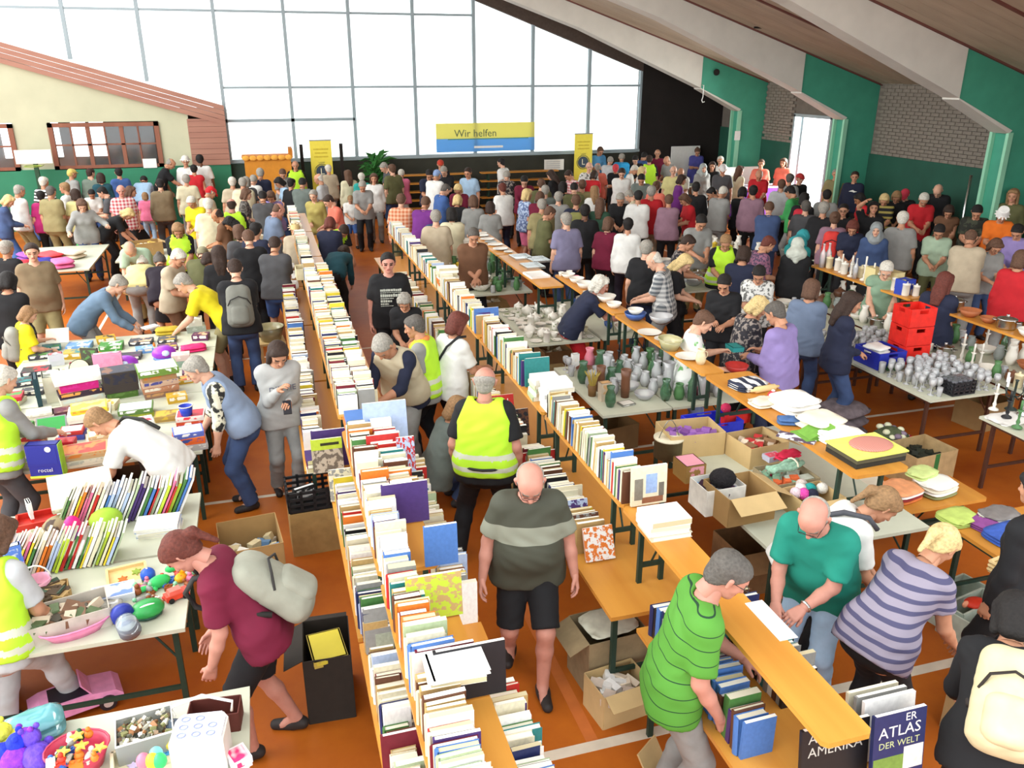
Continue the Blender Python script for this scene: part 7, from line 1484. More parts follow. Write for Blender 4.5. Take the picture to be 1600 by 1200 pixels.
person(1.33, 20.25, 1.16, 'stand2', 1.76, 'm', 0, 'bald', 'white', 'w', '#b4b6b6', 's', '#8a8058', 't', 'person with a bald head in light grey top, facing left')
person(0.09, 15.76, -1.24, 'look', 1.78, 'm', 0.03, 'bald', 'brown', 'r', '#68768c', 's', '#19191b', 't', 'person with a bald head in grey blue top, facing right')
person(1.03, 18.19, -3.55, 'stand2', 1.66, 'f', 0, 'short', 'grey', 'p', '#a89c58', 'l', '#8a8058', 't', 'person with short grey hair in olive yellow long sleeves, facing the gallery')
person(1.39, 17.24, -4.44, 'look', 1.7, 'm', 0, 'short', 'dark brown', 'p', '#d8705c', 's', '#19191b', 't', 'person with short dark brown hair in coral top, facing left')
person(0.46, 14.59, -0.03, 'reach', 1.62, 'f', 0, 'hat', 'blond', 'w', '#b3a58c', 's', '#6a4a34', 's', 'person with a sun hat in beige top, back turned', cover='#cfc0a0')
person(1.00, 14.61, -0.25, 'reachl', 1.68, 'f', 0, 'bob', 'reddish brown', 'w', '#20253a', 'l', '#19191b', 't', 'person with reddish brown bob in navy long sleeves, back turned')
person(1.16, 15.68, -2.70, 'bend', 1.66, 'f', 0, 'short', 'dark brown', 'w', '#19191b', 's', '#19191b', 't', 'person with short dark brown hair in neon safety vest, bending over, facing the gallery', vest=1)
person(1.04, 13.93, -0.43, 'deep', 1.68, 'f', 0, 'bob', 'dark brown', 'p', '#1d4650', 'l', '#19191b', 't', 'person with dark brown bob in dark teal long sleeves, bending over, back turned')
person(-0.28, 13.08, 0.03, 'look', 1.76, 'm', 0, 'short', 'brown', 'p', '#19191b', 's', '#19191b', 't', 'person with short brown hair in black top, back turned', near=2)
person(-0.44, 14.17, 0.21, 'stand', 1.66, 'f', 0, 'bob', 'brown', 'p', '#4a4a4c', 's', '#19191b', 't', 'person with brown bob in dark grey top, back turned')
person(0.06, 12.63, -0.18, 'look', 1.72, 'm', 0, 'short', 'dark brown', 'w', '#4a4a4c', 's', '#3c5a90', 's', 'person with short dark brown hair in dark grey top, back turned', near=2)
person(-1.05, 13.24, -0.10, 'bend', 1.7, 'f', 0, 'cap', 'brown', 'p', '#5a5a38', 's', '#19191b', 't', 'person with a cap in olive top, bending over, back turned', cover='#8a8468', near=2)
person(-0.51, 13.45, -4.30, 'bend', 1.68, 'f', 0, 'bob', 'dark brown', 'w', '#a8784a', 's', '#6a4a34', 't', 'person with dark brown bob in tan top, bending over, facing left', near=2)
bags.append((person(-0.44, 10.86, 0.04, 'look', 1.78, 'm', 0, 'short', 'dark brown', 'p', '#19191b', 's', '#3a4c70', 't', 'person with short dark brown hair in black top, back turned', near=2), LAST['J'], '#6f6f66'))
P_yellow = (person(-0.72, 11.19, 1.41, 'r_yellow', 1.76, 'm', 0, 'short', 'grey', 'p', '#d8c81c', 's', '#8a8058', 's', 'person with short grey hair in yellow top, bending over, facing left', near=2), LAST['J'])
person(-0.69, 12.24, 0.06, 'stand', 1.7, 'f', 0, 'long', 'dark brown', 'w', '#19191b', 's', '#19191b', 't', 'person with long dark brown hair in black top, back turned', near=2)
person(-0.18, 13.82, -0.51, 'stand', 1.74, 'm', 0, 'short', 'black', 'w', '#20253a', 's', '#19191b', 't', 'person with short black hair in navy top, back turned')
person(-0.02, 18.01, 0.00, 'look', 1.7, 'm', 0, 'short', 'black', 'w', '#4a4a4c', 's', '#19191b', 't', 'person with short black hair in dark grey top, back turned')
person(1.95, 19.96, -3.24, 'look', 1.3, 'm', 0, 'short', 'light brown', 'w', '#dcdcd6', 's', '#3c5a90', 's', 'child with short light brown hair in white top, facing the gallery')
person(2.10, 21.63, 0.25, 'stand', 1.66, 'f', 0, 'long', 'brown', 'p', '#cfc8a8', 'l', '#8c8c88', 't', 'person with long brown hair in cream long sleeves, back turned')
person(2.39, 21.30, 0.06, 'stand', 1.62, 'f', 0, 'short', 'white', 'p', '#2a9a90', 'l', '#8c8c88', 't', 'person with short white hair in turquoise long sleeves, back turned')
person(2.21, 19.61, -3.25, 'look', 1.68, 'm', 0, 'short', 'grey', 'w', '#8c8c88', 's', '#19191b', 't', 'person with short grey hair in grey top, facing the gallery')
person(2.60, 20.54, -3.27, 'stand', 1.68, 'f', 0, 'bob', 'brown', 'w', '#dcdcd6', 'm', '#8c8c88', 't', 'person with brown bob in white top, facing the gallery')
person(3.27, 22.40, -4.50, 'look', 1.78, 'm', 0, 'short', 'grey', 'p', '#4a4a4c', 's', '#3a4c70', 't', 'person with short grey hair in dark grey top, facing left')
person(3.18, 21.37, 0.38, 'stand', 1.8, 'm', 0, 'short', 'brown', 'p', '#5a5a38', 's', '#3a4c70', 't', 'person with short brown hair in olive top, right of one in dark grey')
person(3.46, 21.72, -0.16, 'look', 1.64, 'f', 0, 'short', 'white', 'p', '#d87090', 'l', '#dcdcd6', 'k', 'person with short white hair in pink long sleeves, back turned')
person(2.56, 16.28, -0.33, 'stand2', 1.76, 'm', 0.03, 'short', 'brown', 'p', '#888888', 's', '#8a8058', 't', 'person with short brown hair in orange plaid top, back turned', topm=two(*PRINTS['plaid_orange']))
person(2.92, 15.87, -0.53, 'look', 1.76, 'm', 0.055, 'short', 'brown', 'w', '#6a2a78', 's', '#3a4c70', 't', 'person with short brown hair in purple top, back turned')
person(3.20, 15.54, 0.51, 'bend', 1.66, 'f', 0, 'bob', 'reddish brown', 'w', '#3a4c70', 'l', '#3a4c70', 't', 'person with reddish brown bob in denim blue long sleeves, bending over, facing left')
person(2.80, 14.06, -0.20, 'walk', 1.8, 'm', 0.055, 'short', 'grey', 'p', '#b3a58c', 's', '#19191b', 't', 'person with short grey hair in beige top, walking, back turned', near=2)
person(3.24, 14.78, -0.22, 'stand2', 1.68, 'f', 0, 'bob', 'black', 'w', '#cfc8a8', 's', '#8c8c88', 't', 'person with black bob in cream top, back turned')
person(3.04, 12.42, -3.21, 'fold2', 1.76, 'm', 0.03, 'short', 'dark grey', 'w', '#6a4a34', 's', '#19191b', 't', 'person with short dark grey hair in brown top, facing the gallery', near=2)
SHIRT_vtext = (person(1.45, 10.52, -3.24, 'stand', 1.82, 'm', 0.03, 'short', 'black', 'r', '#19191b', 's', '#19191b', 't', 'person with short black hair in black top, right of one in dark teal', near=1), LAST['J'])
person(3.99, 20.11, -0.72, 'look', 1.78, 'm', 0.03, 'cap', 'grey', 'w', '#dcdcd6', 'l', '#6a4a34', 't', 'person with a cap in white long sleeves, back turned', cover='#8098c0')
person(4.01, 20.91, -3.16, 'look', 1.74, 'm', 0, 'short', 'black', 'w', '#20253a', 's', '#8c8c88', 't', 'person with short black hair in navy top, facing the gallery')
person(4.68, 22.62, -3.35, 'stand', 1.74, 'm', 0, 'cap', 'red', 'w', '#19191b', 'v', '#b82028', 't', 'person with a cap in black sleeveless top, facing the gallery', cover='#b03a28')
person(4.62, 21.68, -3.70, 'look', 1.72, 'm', 0, 'short', 'grey', 'p', '#19191b', 's', '#19191b', 't', 'person with short grey hair in black top, right of one in white')
person(3.72, 18.14, -1.26, 'look', 1.7, 'm', 0, 'short', 'dark grey', 'p', '#3c5a90', 's', '#3c5a90', 't', 'person with short dark grey hair in blue top, facing right')
person(4.95, 20.51, -3.73, 'stand2', 1.76, 'm', 0, 'short', 'dark brown', 'w', '#9cb8d0', 's', '#3a4c70', 't', 'person with short dark brown hair in light blue top, facing the gallery')
person(6.48, 22.74, 0.77, 'walk', 1.76, 'm', 0, 'short', 'black', 'p', '#dcdcd6', 's', '#19191b', 't', 'person with short black hair in white top, walking, facing left')
person(5.83, 20.14, -0.28, 'look', 1.7, 'f', 0, 'short', 'grey', 'p', '#888888', 's', '#19191b', 't', 'person with short grey hair in dark patterned top, back turned', topm=two(*PRINTS['pattern_dark']))
person(4.25, 18.54, -3.54, 'look', 1.66, 'f', 0, 'bob', 'blond', 'w', '#6a1530', 's', '#19191b', 't', 'person with blond bob in maroon top, facing the gallery')
person(3.74, 16.60, -0.40, 'look', 1.66, 'f', 0, 'bob', 'blond', 'w', '#19191b', 's', '#19191b', 't', 'person with blond bob in black top, back turned')
person(4.00, 16.22, -0.25, 'stand2', 1.68, 'f', 0, 'bob', 'brown', 'p', '#8c8c88', 's', '#8c8c88', 't', 'person with brown bob in grey top, back turned')
person(4.25, 15.85, -0.26, 'stand', 1.6, 'f', 0, 'bob', 'dark brown', 'w', '#8c8c88', 's', '#19191b', 't', 'person with dark brown bob in grey top, back turned')
person(5.06, 17.76, 0.07, 'stand2', 1.7, 'f', 0.03, 'short', 'reddish brown', 'w', '#dcdcd6', 's', '#20253a', 't', 'person with short reddish brown hair in white top, back turned')
person(5.97, 19.13, -3.44, 'look', 1.72, 'm', 0, 'short', 'black', 'p', '#6a1530', 'l', '#19191b', 't', 'person with short black hair in maroon long sleeves, facing the gallery')
person(10.08, 24.60, -3.01, 'hold', 1.83, 'm', 0, 'short', 'brown', 'w', '#5a9ac8', 's', '#3c5a90', 't', 'person with short brown hair in azure light top, facing the gallery')
person(8.21, 20.64, -3.35, 'stand', 1.78, 'm', 0, 'bald', 'grey', 'p', '#888888', 's', '#8a8058', 't', 'person with a bald head in white patterned top, facing the gallery', topm=two(*PRINTS['pattern_white']))
person(8.57, 20.93, -0.39, 'stand', 1.72, 'm', 0, 'bald', 'grey', 'r', '#d8705c', 's', '#19191b', 't', 'person with a bald head in coral top, back turned')
person(9.72, 22.93, -0.75, 'look', 1.68, 'f', 0, 'short', 'grey', 'p', '#b4b6b6', 's', '#19191b', 't', 'person with short grey hair in light grey top, back turned')
person(10.22, 23.13, -0.42, 'look', 1.74, 'm', 0, 'short', 'grey', 'p', '#2f9ad0', 's', '#19191b', 't', 'person with short grey hair in azure top, back turned')
person(10.68, 23.12, -3.75, 'look', 1.7, 'm', 0, 'short', 'black', 'p', '#19191b', 's', '#19191b', 't', 'person with short black hair in black top, left of one in blue')
person(11.06, 23.56, -0.97, 'look', 1.72, 'm', 0, 'short', 'black', 'w', '#3c5a90', 's', '#19191b', 't', 'person with short black hair in blue top, back turned')
person(10.70, 22.27, -0.45, 'stand', 1.74, 'm', 0, 'short', 'dark brown', 'w', '#19191b', 's', '#19191b', 't', 'person with short dark brown hair in neon safety vest, back turned', vest=1)
person(11.66, 23.72, -3.60, 'stand', 1.76, 'm', 0, 'bald', 'grey', 'w', '#6a1530', 'l', '#19191b', 't', 'person with a bald head in maroon long sleeves, facing the gallery')
person(11.35, 22.25, -4.31, 'look', 1.74, 'm', 0, 'bald', 'white', 'w', '#8c8c88', 's', '#19191b', 't', 'person with a bald head in grey top, facing left')
person(9.28, 21.38, -3.55, 'hold', 1.64, 'f', 0, 'cap', 'brown', 'w', '#19191b', 's', '#19191b', 't', 'person with a cap in black top, left of one in white', cover='#c04048')
person(8.67, 19.57, -3.56, 'fold2', 1.74, 'm', 0, 'short', 'dark brown', 'p', '#dcdcd6', 's', '#19191b', 't', 'person with short dark brown hair in white top, facing the gallery')
person(9.43, 20.83, -2.00, 'look', 1.68, 'f', 0, 'short', 'white', 'w', '#dcdcd6', 's', '#19191b', 't', 'person with short white hair in white top, facing right')
person(9.54, 20.28, -1.84, 'stand', 1.66, 'f', 0, 'bob', 'blond', 'w', '#dcdcd6', 'l', '#19191b', 't', 'person with blond bob in white long sleeves, facing right')
person(8.73, 18.54, -3.58, 'look', 1.74, 'm', 0, 'short', 'black', 'w', '#66706a', 's', '#19191b', 't', 'person with short black hair in grey green top, facing the gallery')
person(7.06, 20.08, 0.71, 'hold', 1.68, 'f', 0, 'long', 'dark brown', 'p', '#19191b', 's', '#19191b', 't', 'person with long dark brown hair in black top, facing left')
person(7.49, 19.84, -4.54, 'look', 1.72, 'm', 0, 'short', 'dark brown', 'w', '#888888', 's', '#19191b', 't', 'person with short dark brown hair in red plaid top, facing left', topm=two(*PRINTS['plaid_red']))
person(6.10, 18.24, -0.32, 'stand', 1.7, 'm', 0, 'short', 'brown', 'p', '#5a5a38', 's', '#19191b', 't', 'person with short brown hair in olive top, left of one in grey green')
person(8.00, 19.88, -0.73, 'look', 1.66, 'f', 0, 'bob', 'dark brown', 'w', '#b82028', 's', '#19191b', 't', 'person with dark brown bob in red top, back turned')
person(5.35, 16.99, -1.35, 'stand', 1.66, 'f', 0, 'bob', 'blond', 'w', '#888888', 's', '#d87090', 'k', 'person with blond bob in blue patterned top, facing right', topm=two(*PRINTS['pattern_blue']))
person(5.49, 16.57, -0.49, 'look', 1.66, 'f', 0, 'bob', 'brown', 'w', '#6a1530', 's', '#19191b', 't', 'person with brown bob in maroon top, right of one in blue patterned')
person(5.83, 17.16, -0.33, 'stand', 1.7, 'm', 0, 'short', 'grey', 'p', '#66706a', 's', '#19191b', 't', 'person with short grey hair in grey green top, back turned')
person(5.03, 14.98, -0.32, 'stand2', 1.74, 'm', 0, 'short', 'grey', 'w', '#8a8058', 's', '#5a5a38', 't', 'person with short grey hair in khaki top, back turned')
person(4.90, 14.44, -1.55, 'hold', 1.7, 'm', 0, 'short', 'brown', 'w', '#5a5a38', 's', '#19191b', 't', 'person with short brown hair in olive top, facing right')
person(6.55, 17.31, -0.36, 'look', 1.72, 'm', 0, 'short', 'black', 'p', '#5a5a38', 's', '#19191b', 't', 'person with short black hair in olive top, back turned')
bags.append((person(5.85, 15.33, -0.36, 'stand', 1.74, 'm', 0, 'short', 'brown', 'w', '#20253a', 's', '#19191b', 't', 'person with short brown hair in navy top, back turned'), LAST['J'], '#8a8a50'))
person(6.93, 17.04, -0.21, 'stand', 1.66, 'f', 0, 'long', 'light brown', 'w', '#dcdcd6', 's', '#8a8058', 't', 'person with long light brown hair in white top, back turned')
person(6.32, 15.26, -0.57, 'stand2', 1.66, 'f', 0, 'long', 'brown', 'w', '#2a4a38', 's', '#19191b', 't', 'person with long brown hair in dark green top, back turned')
person(5.47, 13.88, -0.38, 'stand', 1.78, 'm', 0, 'short', 'black', 'd', '#19191b', 's', '#19191b', 't', 'person with short black hair in black top, back turned')
person(4.84, 13.11, -0.00, 'stand', 1.78, 'm', 0.03, 'short', 'grey', 'p', '#7a7690', 's', '#3a4c70', 't', 'person with short grey hair in lilac grey top, back turned')
person(5.60, 13.15, -0.75, 'stand2', 1.66, 'f', 0, 'bob', 'brown', 'p', '#6a1530', 's', '#19191b', 't', 'person with brown bob in maroon top, left of one in white')
person(5.81, 12.76, -0.43, 'stand', 1.7, 'f', 0, 'short', 'black', 'w', '#dcdcd6', 'l', '#1d1420', 't', 'person with short black hair in white long sleeves, back turned')
person(7.05, 15.93, -3.56, 'look', 1.7, 'm', 0, 'short', 'grey', 'w', '#19191b', 's', '#19191b', 't', 'person with short grey hair in black top, left of one in cream')
person(7.67, 16.19, 0.79, 'reach', 1.72, 'm', 0, 'short', 'grey', 'p', '#cfc8a8', 'l', '#8c8c88', 't', 'person with short grey hair in cream long sleeves, facing left')
person(7.25, 15.50, -0.44, 'stand2', 1.74, 'm', 0, 'cap', 'black', 'w', '#dcdcd6', 's', '#19191b', 't', 'person with a cap in white top, back turned', cover='#22201f')
person(7.64, 15.72, -0.45, 'stand', 1.8, 'm', 0.055, 'short', 'grey', 'w', '#b82028', 's', '#b3a58c', 't', 'person with short grey hair in red top, back turned')
person(8.49, 17.22, -0.81, 'stand', 1.68, 'f', 0, 'bun', 'brown', 'w', '#d8705c', 's', '#8c8c88', 't', 'person with brown bun in coral top, back turned')
person(7.80, 15.23, -0.47, 'stand2', 1.68, 'f', 0, 'short', 'brown', 'w', '#8a6a78', 'l', '#19191b', 't', 'person with short brown hair in mauve long sleeves, back turned')
person(10.05, 19.48, -3.62, 'stand', 1.74, 'm', 0, 'bald', 'grey', 'p', '#cfc88a', 's', '#19191b', 't', 'person with a bald head in pale yellow top, facing the gallery')
person(10.40, 19.75, -3.63, 'look', 1.7, 'm', 0, 'bald', 'grey', 'w', '#dcdcd6', 's', '#19191b', 't', 'person with a bald head in white top, facing the gallery')
person(9.68, 18.41, -1.88, 'stand2', 1.66, 'f', 0, 'bob', 'dark brown', 'w', '#6a2a78', 'l', '#19191b', 't', 'person with dark brown bob in purple long sleeves, facing right')
person(8.54, 15.69, -4.85, 'look', 1.64, 'f', 0, 'bob', 'brown', 'w', '#b82028', 's', '#dcdcd6', 't', 'person with brown bob in red top, facing left')
person(5.77, 16.13, -0.34, 'stand', 1.7, 'm', 0, 'short', 'grey', 'p', '#8c8c88', 's', '#19191b', 't', 'person with short grey hair in grey top, back turned')
person(6.44, 17.74, -0.52, 'stand', 1.68, 'f', 0, 'bob', 'black', 'w', '#19191b', 's', '#19191b', 't', 'person with black bob in black top, left of one in olive')
person(6.88, 17.67, -0.37, 'stand', 1.72, 'm', 0, 'short', 'brown', 'w', '#8a8058', 's', '#19191b', 't', 'person with short brown hair in khaki top, back turned')
person(5.23, 10.82, -0.63, 'stand', 1.72, 'm', 0, 'short', 'grey', 'p', '#19191b', 's', '#3a4c70', 't', 'person with short grey hair in black top, left of one in grey plaid', near=2)
person(5.10, 9.94, 0.93, 'look', 1.76, 'm', 0, 'bald', 'white', 'p', '#888888', 's', '#8c8c88', 't', 'person with a bald head in grey plaid top, facing left', near=2, topm=two(*PRINTS['plaid_grey']))
person(6.06, 11.42, -2.07, 'look', 1.68, 'f', 0, 'short', 'dark brown', 'w', '#888888', 's', '#19191b', 't', 'person with short dark brown hair in dark patterned top, facing right', near=2, topm=two(*PRINTS['pattern_dark']))
person(13.43, 24.52, -3.47, 'hold', 1.72, 'f', 0, 'bun', 'brown', 'w', '#4a4a90', 's', '#4a4a90', 'k', 'person with brown bun in blue violet top, facing the gallery')
person(11.83, 20.68, -3.66, 'stand', 1.68, 'f', 0, 'long', 'dark brown', 'w', '#19191b', 'l', '#19191b', 't', 'person with long dark brown hair in black long sleeves, facing the gallery')
person(11.44, 20.48, -3.30, 'stand', 1.66, 'f', 0, 'scarf', 'grey', 'p', '#8c8c88', 'l', '#8c8c88', 'k', 'person with a headscarf in grey long sleeves, facing the gallery', cover='#9aa09c')
person(11.30, 19.21, -3.67, 'stand2', 1.78, 'm', 0, 'cap', 'brown', 'w', '#4a4a4c', 's', '#19191b', 't', 'person with a cap in dark grey top, facing the gallery', cover='#d8d4d0')
person(12.49, 21.41, -3.67, 'stand', 1.74, 'm', 0, 'short', 'white', 'w', '#dcdcd6', 'l', '#8c8c88', 't', 'person with short white hair in white long sleeves, facing the gallery')
person(11.96, 19.51, -1.42, 'stand', 1.68, 'f', 0, 'long', 'brown', 'w', '#cfc8a8', 'l', '#b3a58c', 't', 'person with long brown hair in cream long sleeves, facing right')
person(13.33, 20.65, -3.71, 'stand', 1.7, 'm', 0, 'short', 'brown', 'w', '#d8705c', 's', '#19191b', 't', 'person with short brown hair in coral top, facing the gallery')
person(14.00, 20.58, -4.09, 'stand', 1.72, 'f', 0, 'bob', 'brown', 'w', '#d8705c', 's', '#dcdcd6', 't', 'person with brown bob in coral top, facing the gallery')
person(11.88, 18.44, -3.71, 'look', 1.74, 'm', 0.03, 'bald', 'grey', 'w', '#b82028', 's', '#19191b', 't', 'person with a bald head in red top, facing the gallery')
person(8.97, 16.29, -0.50, 'stand', 1.76, 'm', 0, 'short', 'black', 'w', '#19191b', 'l', '#19191b', 't', 'person with short black hair in black long sleeves, back turned')
person(9.43, 16.14, -4.89, 'look', 1.68, 'm', 0, 'short', 'black', 'w', '#b4b6b6', 's', '#8c8c88', 't', 'person with short black hair in light grey top, facing left')
person(9.23, 15.75, -1.06, 'look', 1.74, 'm', 0.03, 'short', 'white', 'w', '#8c8c88', 's', '#8c8c88', 't', 'person with short white hair in grey top, right of one in light grey')
person(9.85, 15.45, -0.57, 'stand', 1.76, 'm', 0, 'short', 'black', 'w', '#8a6a78', 'l', '#19191b', 't', 'person with short black hair in mauve long sleeves, back turned')
person(9.87, 15.89, -0.56, 'look', 1.68, 'f', 0, 'bob', 'black', 'p', '#19191b', 'l', '#19191b', 't', 'person with black bob in black long sleeves, left of one in mauve')
person(11.91, 17.20, -0.95, 'stand', 1.74, 'm', 0, 'short', 'dark grey', 'w', '#8c8c88', 's', '#19191b', 't', 'person with short dark grey hair in grey top, back turned')
person(12.37, 17.47, -3.23, 'stand', 1.7, 'f', 0, 'cap', 'black', 'p', '#19191b', 's', '#19191b', 't', 'person with a cap in black top, right of one in grey', cover='#b03030')
person(11.19, 16.44, -0.60, 'stand', 1.72, 'm', 0, 'short', 'brown', 'w', '#b4b6b6', 's', '#19191b', 't', 'person with short brown hair in light grey top, back turned')
person(10.66, 15.09, 0.44, 'look', 1.78, 'm', 0.03, 'short', 'black', 'w', '#3f9a54', 'l', '#8c8c88', 't', 'person with short black hair in green long sleeves, facing left')
bags.append((person(10.55, 14.67, -0.80, 'stand', 1.68, 'f', 0, 'bob', 'black', 'w', '#19191b', 's', '#19191b', 't', 'person with black bob in black top, left of one in dark grey'), LAST['J'], '#c02a3a'))
person(13.69, 17.88, -3.80, 'stand', 1.72, 'm', 0.03, 'short', 'grey', 'w', '#8a8058', 's', '#5a5a38', 't', 'person with short grey hair in khaki top, facing the gallery')
SHIRT_chest = (person(13.55, 16.99, -3.82, 'stand', 1.76, 'm', 0.03, 'short', 'dark brown', 'w', '#20253a', 'l', '#19191b', 't', 'person with short dark brown hair in navy long sleeves, facing the gallery'), LAST['J'])
person(9.78, 13.51, -0.63, 'stand', 1.72, 'm', 0, 'short', 'dark grey', 'p', '#4a4a4c', 's', '#19191b', 't', 'person with short dark grey hair in dark grey top, back turned')
person(9.66, 12.82, -0.82, 'stand', 1.8, 'm', 0.055, 'short', 'grey', 'w', '#19191b', 's', '#19191b', 't', 'person with short grey hair in black top, right of one in dark grey')
person(11.20, 14.82, -0.65, 'stand', 1.7, 'm', 0, 'short', 'black', 'p', '#8c8c88', 's', '#19191b', 't', 'person with short black hair in grey top, back turned')
person(7.04, 12.63, -3.30, 'look', 1.78, 'm', 0.03, 'short', 'black', 'w', '#8c8c88', 's', '#8a8058', 't', 'person with short black hair in grey top, facing the gallery')
person(6.83, 11.36, -3.60, 'look', 1.68, 'f', 0, 'short', 'light brown', 'w', '#19191b', 's', '#19191b', 't', 'person with short light brown hair in neon safety vest, facing the gallery', vest=1, near=2)
person(6.38, 10.13, -0.74, 'look', 1.7, 'f', 0, 'bob', 'dark brown', 'w', '#20253a', 's', '#19191b', 't', 'person with dark brown bob in navy top, back turned', near=2)
person(7.10, 10.83, -1.64, 'look', 1.7, 'f', 0, 'short', 'reddish brown', 'w', '#888888', 's', '#19191b', 't', 'person with short reddish brown hair in mauve patterned top, facing right', near=2, topm=two(*PRINTS['pattern_mauve']))
person(7.61, 10.60, -0.62, 'stand2', 1.66, 'f', 0, 'scarf', 'grey', 'w', '#19191b', 'l', '#19191b', 'k', 'person with a headscarf in black long sleeves, back turned', cover='#b8bcb0', near=2)
person(8.00, 11.16, -1.15, 'look', 1.68, 'f', 0, 'scarf', 'grey', 'w', '#1c7a78', 'l', '#1c7a78', 'k', 'person with a headscarf in teal long sleeves, back turned', cover='#2a8488', near=2)
bags.append((person(9.52, 12.30, -0.66, 'stand', 1.7, 'f', 0, 'bun', 'brown', 'p', '#8a6a78', 's', '#19191b', 't', 'person with brown bun in mauve top, back turned'), LAST['J'], '#d03a34'))
person(9.06, 13.62, -0.59, 'look', 1.72, 'm', 0, 'short', 'brown', 'p', '#3a4c70', 'l', '#3a4c70', 't', 'person with short brown hair in denim blue long sleeves, back turned')
person(10.27, 13.06, -3.81, 'stand', 1.7, 'm', 0, 'short', 'black', 'w', '#19191b', 's', '#19191b', 't', 'person with short black hair in black top, right of one in mauve', gl=True)
person(9.57, 11.87, -3.82, 'look', 1.68, 'f', 0, 'bob', 'reddish brown', 'w', '#20253a', 's', '#19191b', 't', 'person with reddish brown bob in navy top, facing the gallery')
person(11.89, 14.52, -5.04, 'hold', 1.66, 'f', 0, 'bob', 'black', 't', '#b82028', 'v', '#19191b', 't', 'person with black bob in red sleeveless top, facing left')
person(10.89, 13.02, -3.66, 'up', 1.72, 'f', 0, 'bob', 'black', 'w', '#19191b', 's', '#19191b', 't', 'person with black bob in black top, facing the gallery')
person(12.38, 14.51, -3.85, 'look', 1.66, 'f', 0, 'bob', 'blond', 'w', '#888888', 's', '#19191b', 't', 'person with blond bob in black striped top, facing the gallery', topm=two(*PRINTS['stripe_dark']))
person(12.80, 14.65, -3.86, 'look', 1.68, 'f', 0, 'bob', 'light brown', 'w', '#19191b', 's', '#19191b', 't', 'person with light brown bob in black top, facing the gallery')
person(13.20, 14.83, -4.04, 'look', 1.68, 'f', 0, 'cap', 'red', 'p', '#19191b', 'l', '#19191b', 't', 'person with a cap in black long sleeves, facing the gallery', cover='#b03040')
person(12.60, 13.70, -3.71, 'look', 1.78, 'm', 0.03, 'short', 'white', 'w', '#b82028', 's', '#19191b', 't', 'person with short white hair in red top, facing the gallery')
person(14.00, 14.74, -4.07, 'reach', 1.84, 'm', 0, 'bald', 'grey', 'p', '#19191b', 'l', '#19191b', 't', 'person with a bald head in black long sleeves, facing the gallery')
person(12.50, 12.87, -3.91, 'look', 1.66, 'f', 0, 'bob', 'dark brown', 'w', '#6a4a34', 'v', '#19191b', 't', 'person with dark brown bob in brown sleeveless top, facing the gallery')
person(12.51, 12.22, -3.94, 'look', 1.76, 'm', 0, 'short', 'black', 'w', '#888888', 's', '#19191b', 't', 'person with short black hair in camouflage top, facing the gallery', topm=two(*PRINTS['camo']))
person(14.00, 13.16, -5.18, 'look', 1.85, 'f', 0, 'bob', 'dark brown', 'p', '#a02060', 'l', '#19191b', 't', 'person with dark brown bob in magenta long sleeves, facing left')
person(13.85, 12.75, -4.14, 'stand', 1.88, 'f', 0, 'long', 'light brown', 'w', '#5a5a38', 'l', '#19191b', 't', 'person with long light brown hair in olive long sleeves, facing the gallery')
person(10.26, 11.52, -0.73, 'stand', 1.8, 'm', 0.03, 'short', 'white', 'w', '#8c8c88', 's', '#8a8058', 't', 'person with short white hair in grey top, left of one in black')
person(9.67, 11.41, -3.84, 'stand', 1.66, 'f', 0, 'scarf', 'grey', 'p', '#3a4c70', 'l', '#19191b', 'k', 'person with a headscarf in denim blue long sleeves, facing the gallery', cover='#8a9090')
person(10.70, 11.14, -3.91, 'look', 1.68, 'f', 0, 'short', 'black', 'w', '#9fb49a', 's', '#5a5a38', 't', 'person with short black hair in pale green top, facing the gallery')
person(12.62, 11.80, -3.79, 'look', 1.76, 'm', 0, 'bucket', 'white', 'w', '#e07020', 's', '#19191b', 't', 'person with a tall white hat in orange top, facing the gallery', cover='#f0eee8')
person(10.17, 9.96, -0.80, 'look', 1.78, 'm', 0.03, 'bald', 'brown', 'w', '#b3a58c', 's', '#8c8c88', 't', 'person with a bald head in beige top, back turned', near=2)
person(10.61, 9.99, -3.44, 'look', 1.66, 'f', 0, 'bob', 'brown', 'w', '#8c8c88', 's', '#3a4c70', 't', 'person with brown bob in grey top, facing the gallery', gl=True)
person(11.76, 10.57, -4.15, 'look', 1.72, 'm', 0, 'short', 'black', 'w', '#8a7aac', 'l', '#19191b', 't', 'person with short black hair in lilac long sleeves, facing the gallery')
person(9.71, 8.62, -1.02, 'stand2', 1.74, 'f', 0, 'bob', 'brown', 'w', '#b82028', 'l', '#8c8c88', 't', 'person with brown bob in red long sleeves, back turned', near=2)
P_green = (person(8.00, 9.15, -3.77, 'r_green', 1.66, 'f', 0.03, 'short', 'white', 'p', '#7f9a80', 'v', '#8c8c88', 't', 'person with short white hair in sage sleeveless top, facing the gallery', near=1), LAST['J'])
person(7.88, 8.00, -1.13, 'stand2', 1.7, 'f', 0, 'long', 'reddish brown', 'w', '#20253a', 's', '#3a4c70', 't', 'person with long reddish brown hair in navy top, back turned', near=1)
person(6.24, 9.45, -3.73, 'look', 1.64, 'f', 0, 'short', 'black', 'w', '#888888', 's', '#19191b', 't', 'person with short black hair in white patterned top, facing the gallery', near=2, topm=two(*PRINTS['pattern_white']))
P_red = (person(3.73, 9.67, -1.79, 'r_red', 1.66, 'f', 0, 'curly', 'white', 'r', '#20253a', 's', '#b82028', 's', 'person with curly white hair in navy top, facing right', near=1), LAST['J'])
person(5.40, 10.26, -2.24, 'look', 1.66, 'f', 0, 'long', 'blond', 'p', '#19191b', 's', '#19191b', 't', 'person with long blond hair in black top, facing right', near=2)
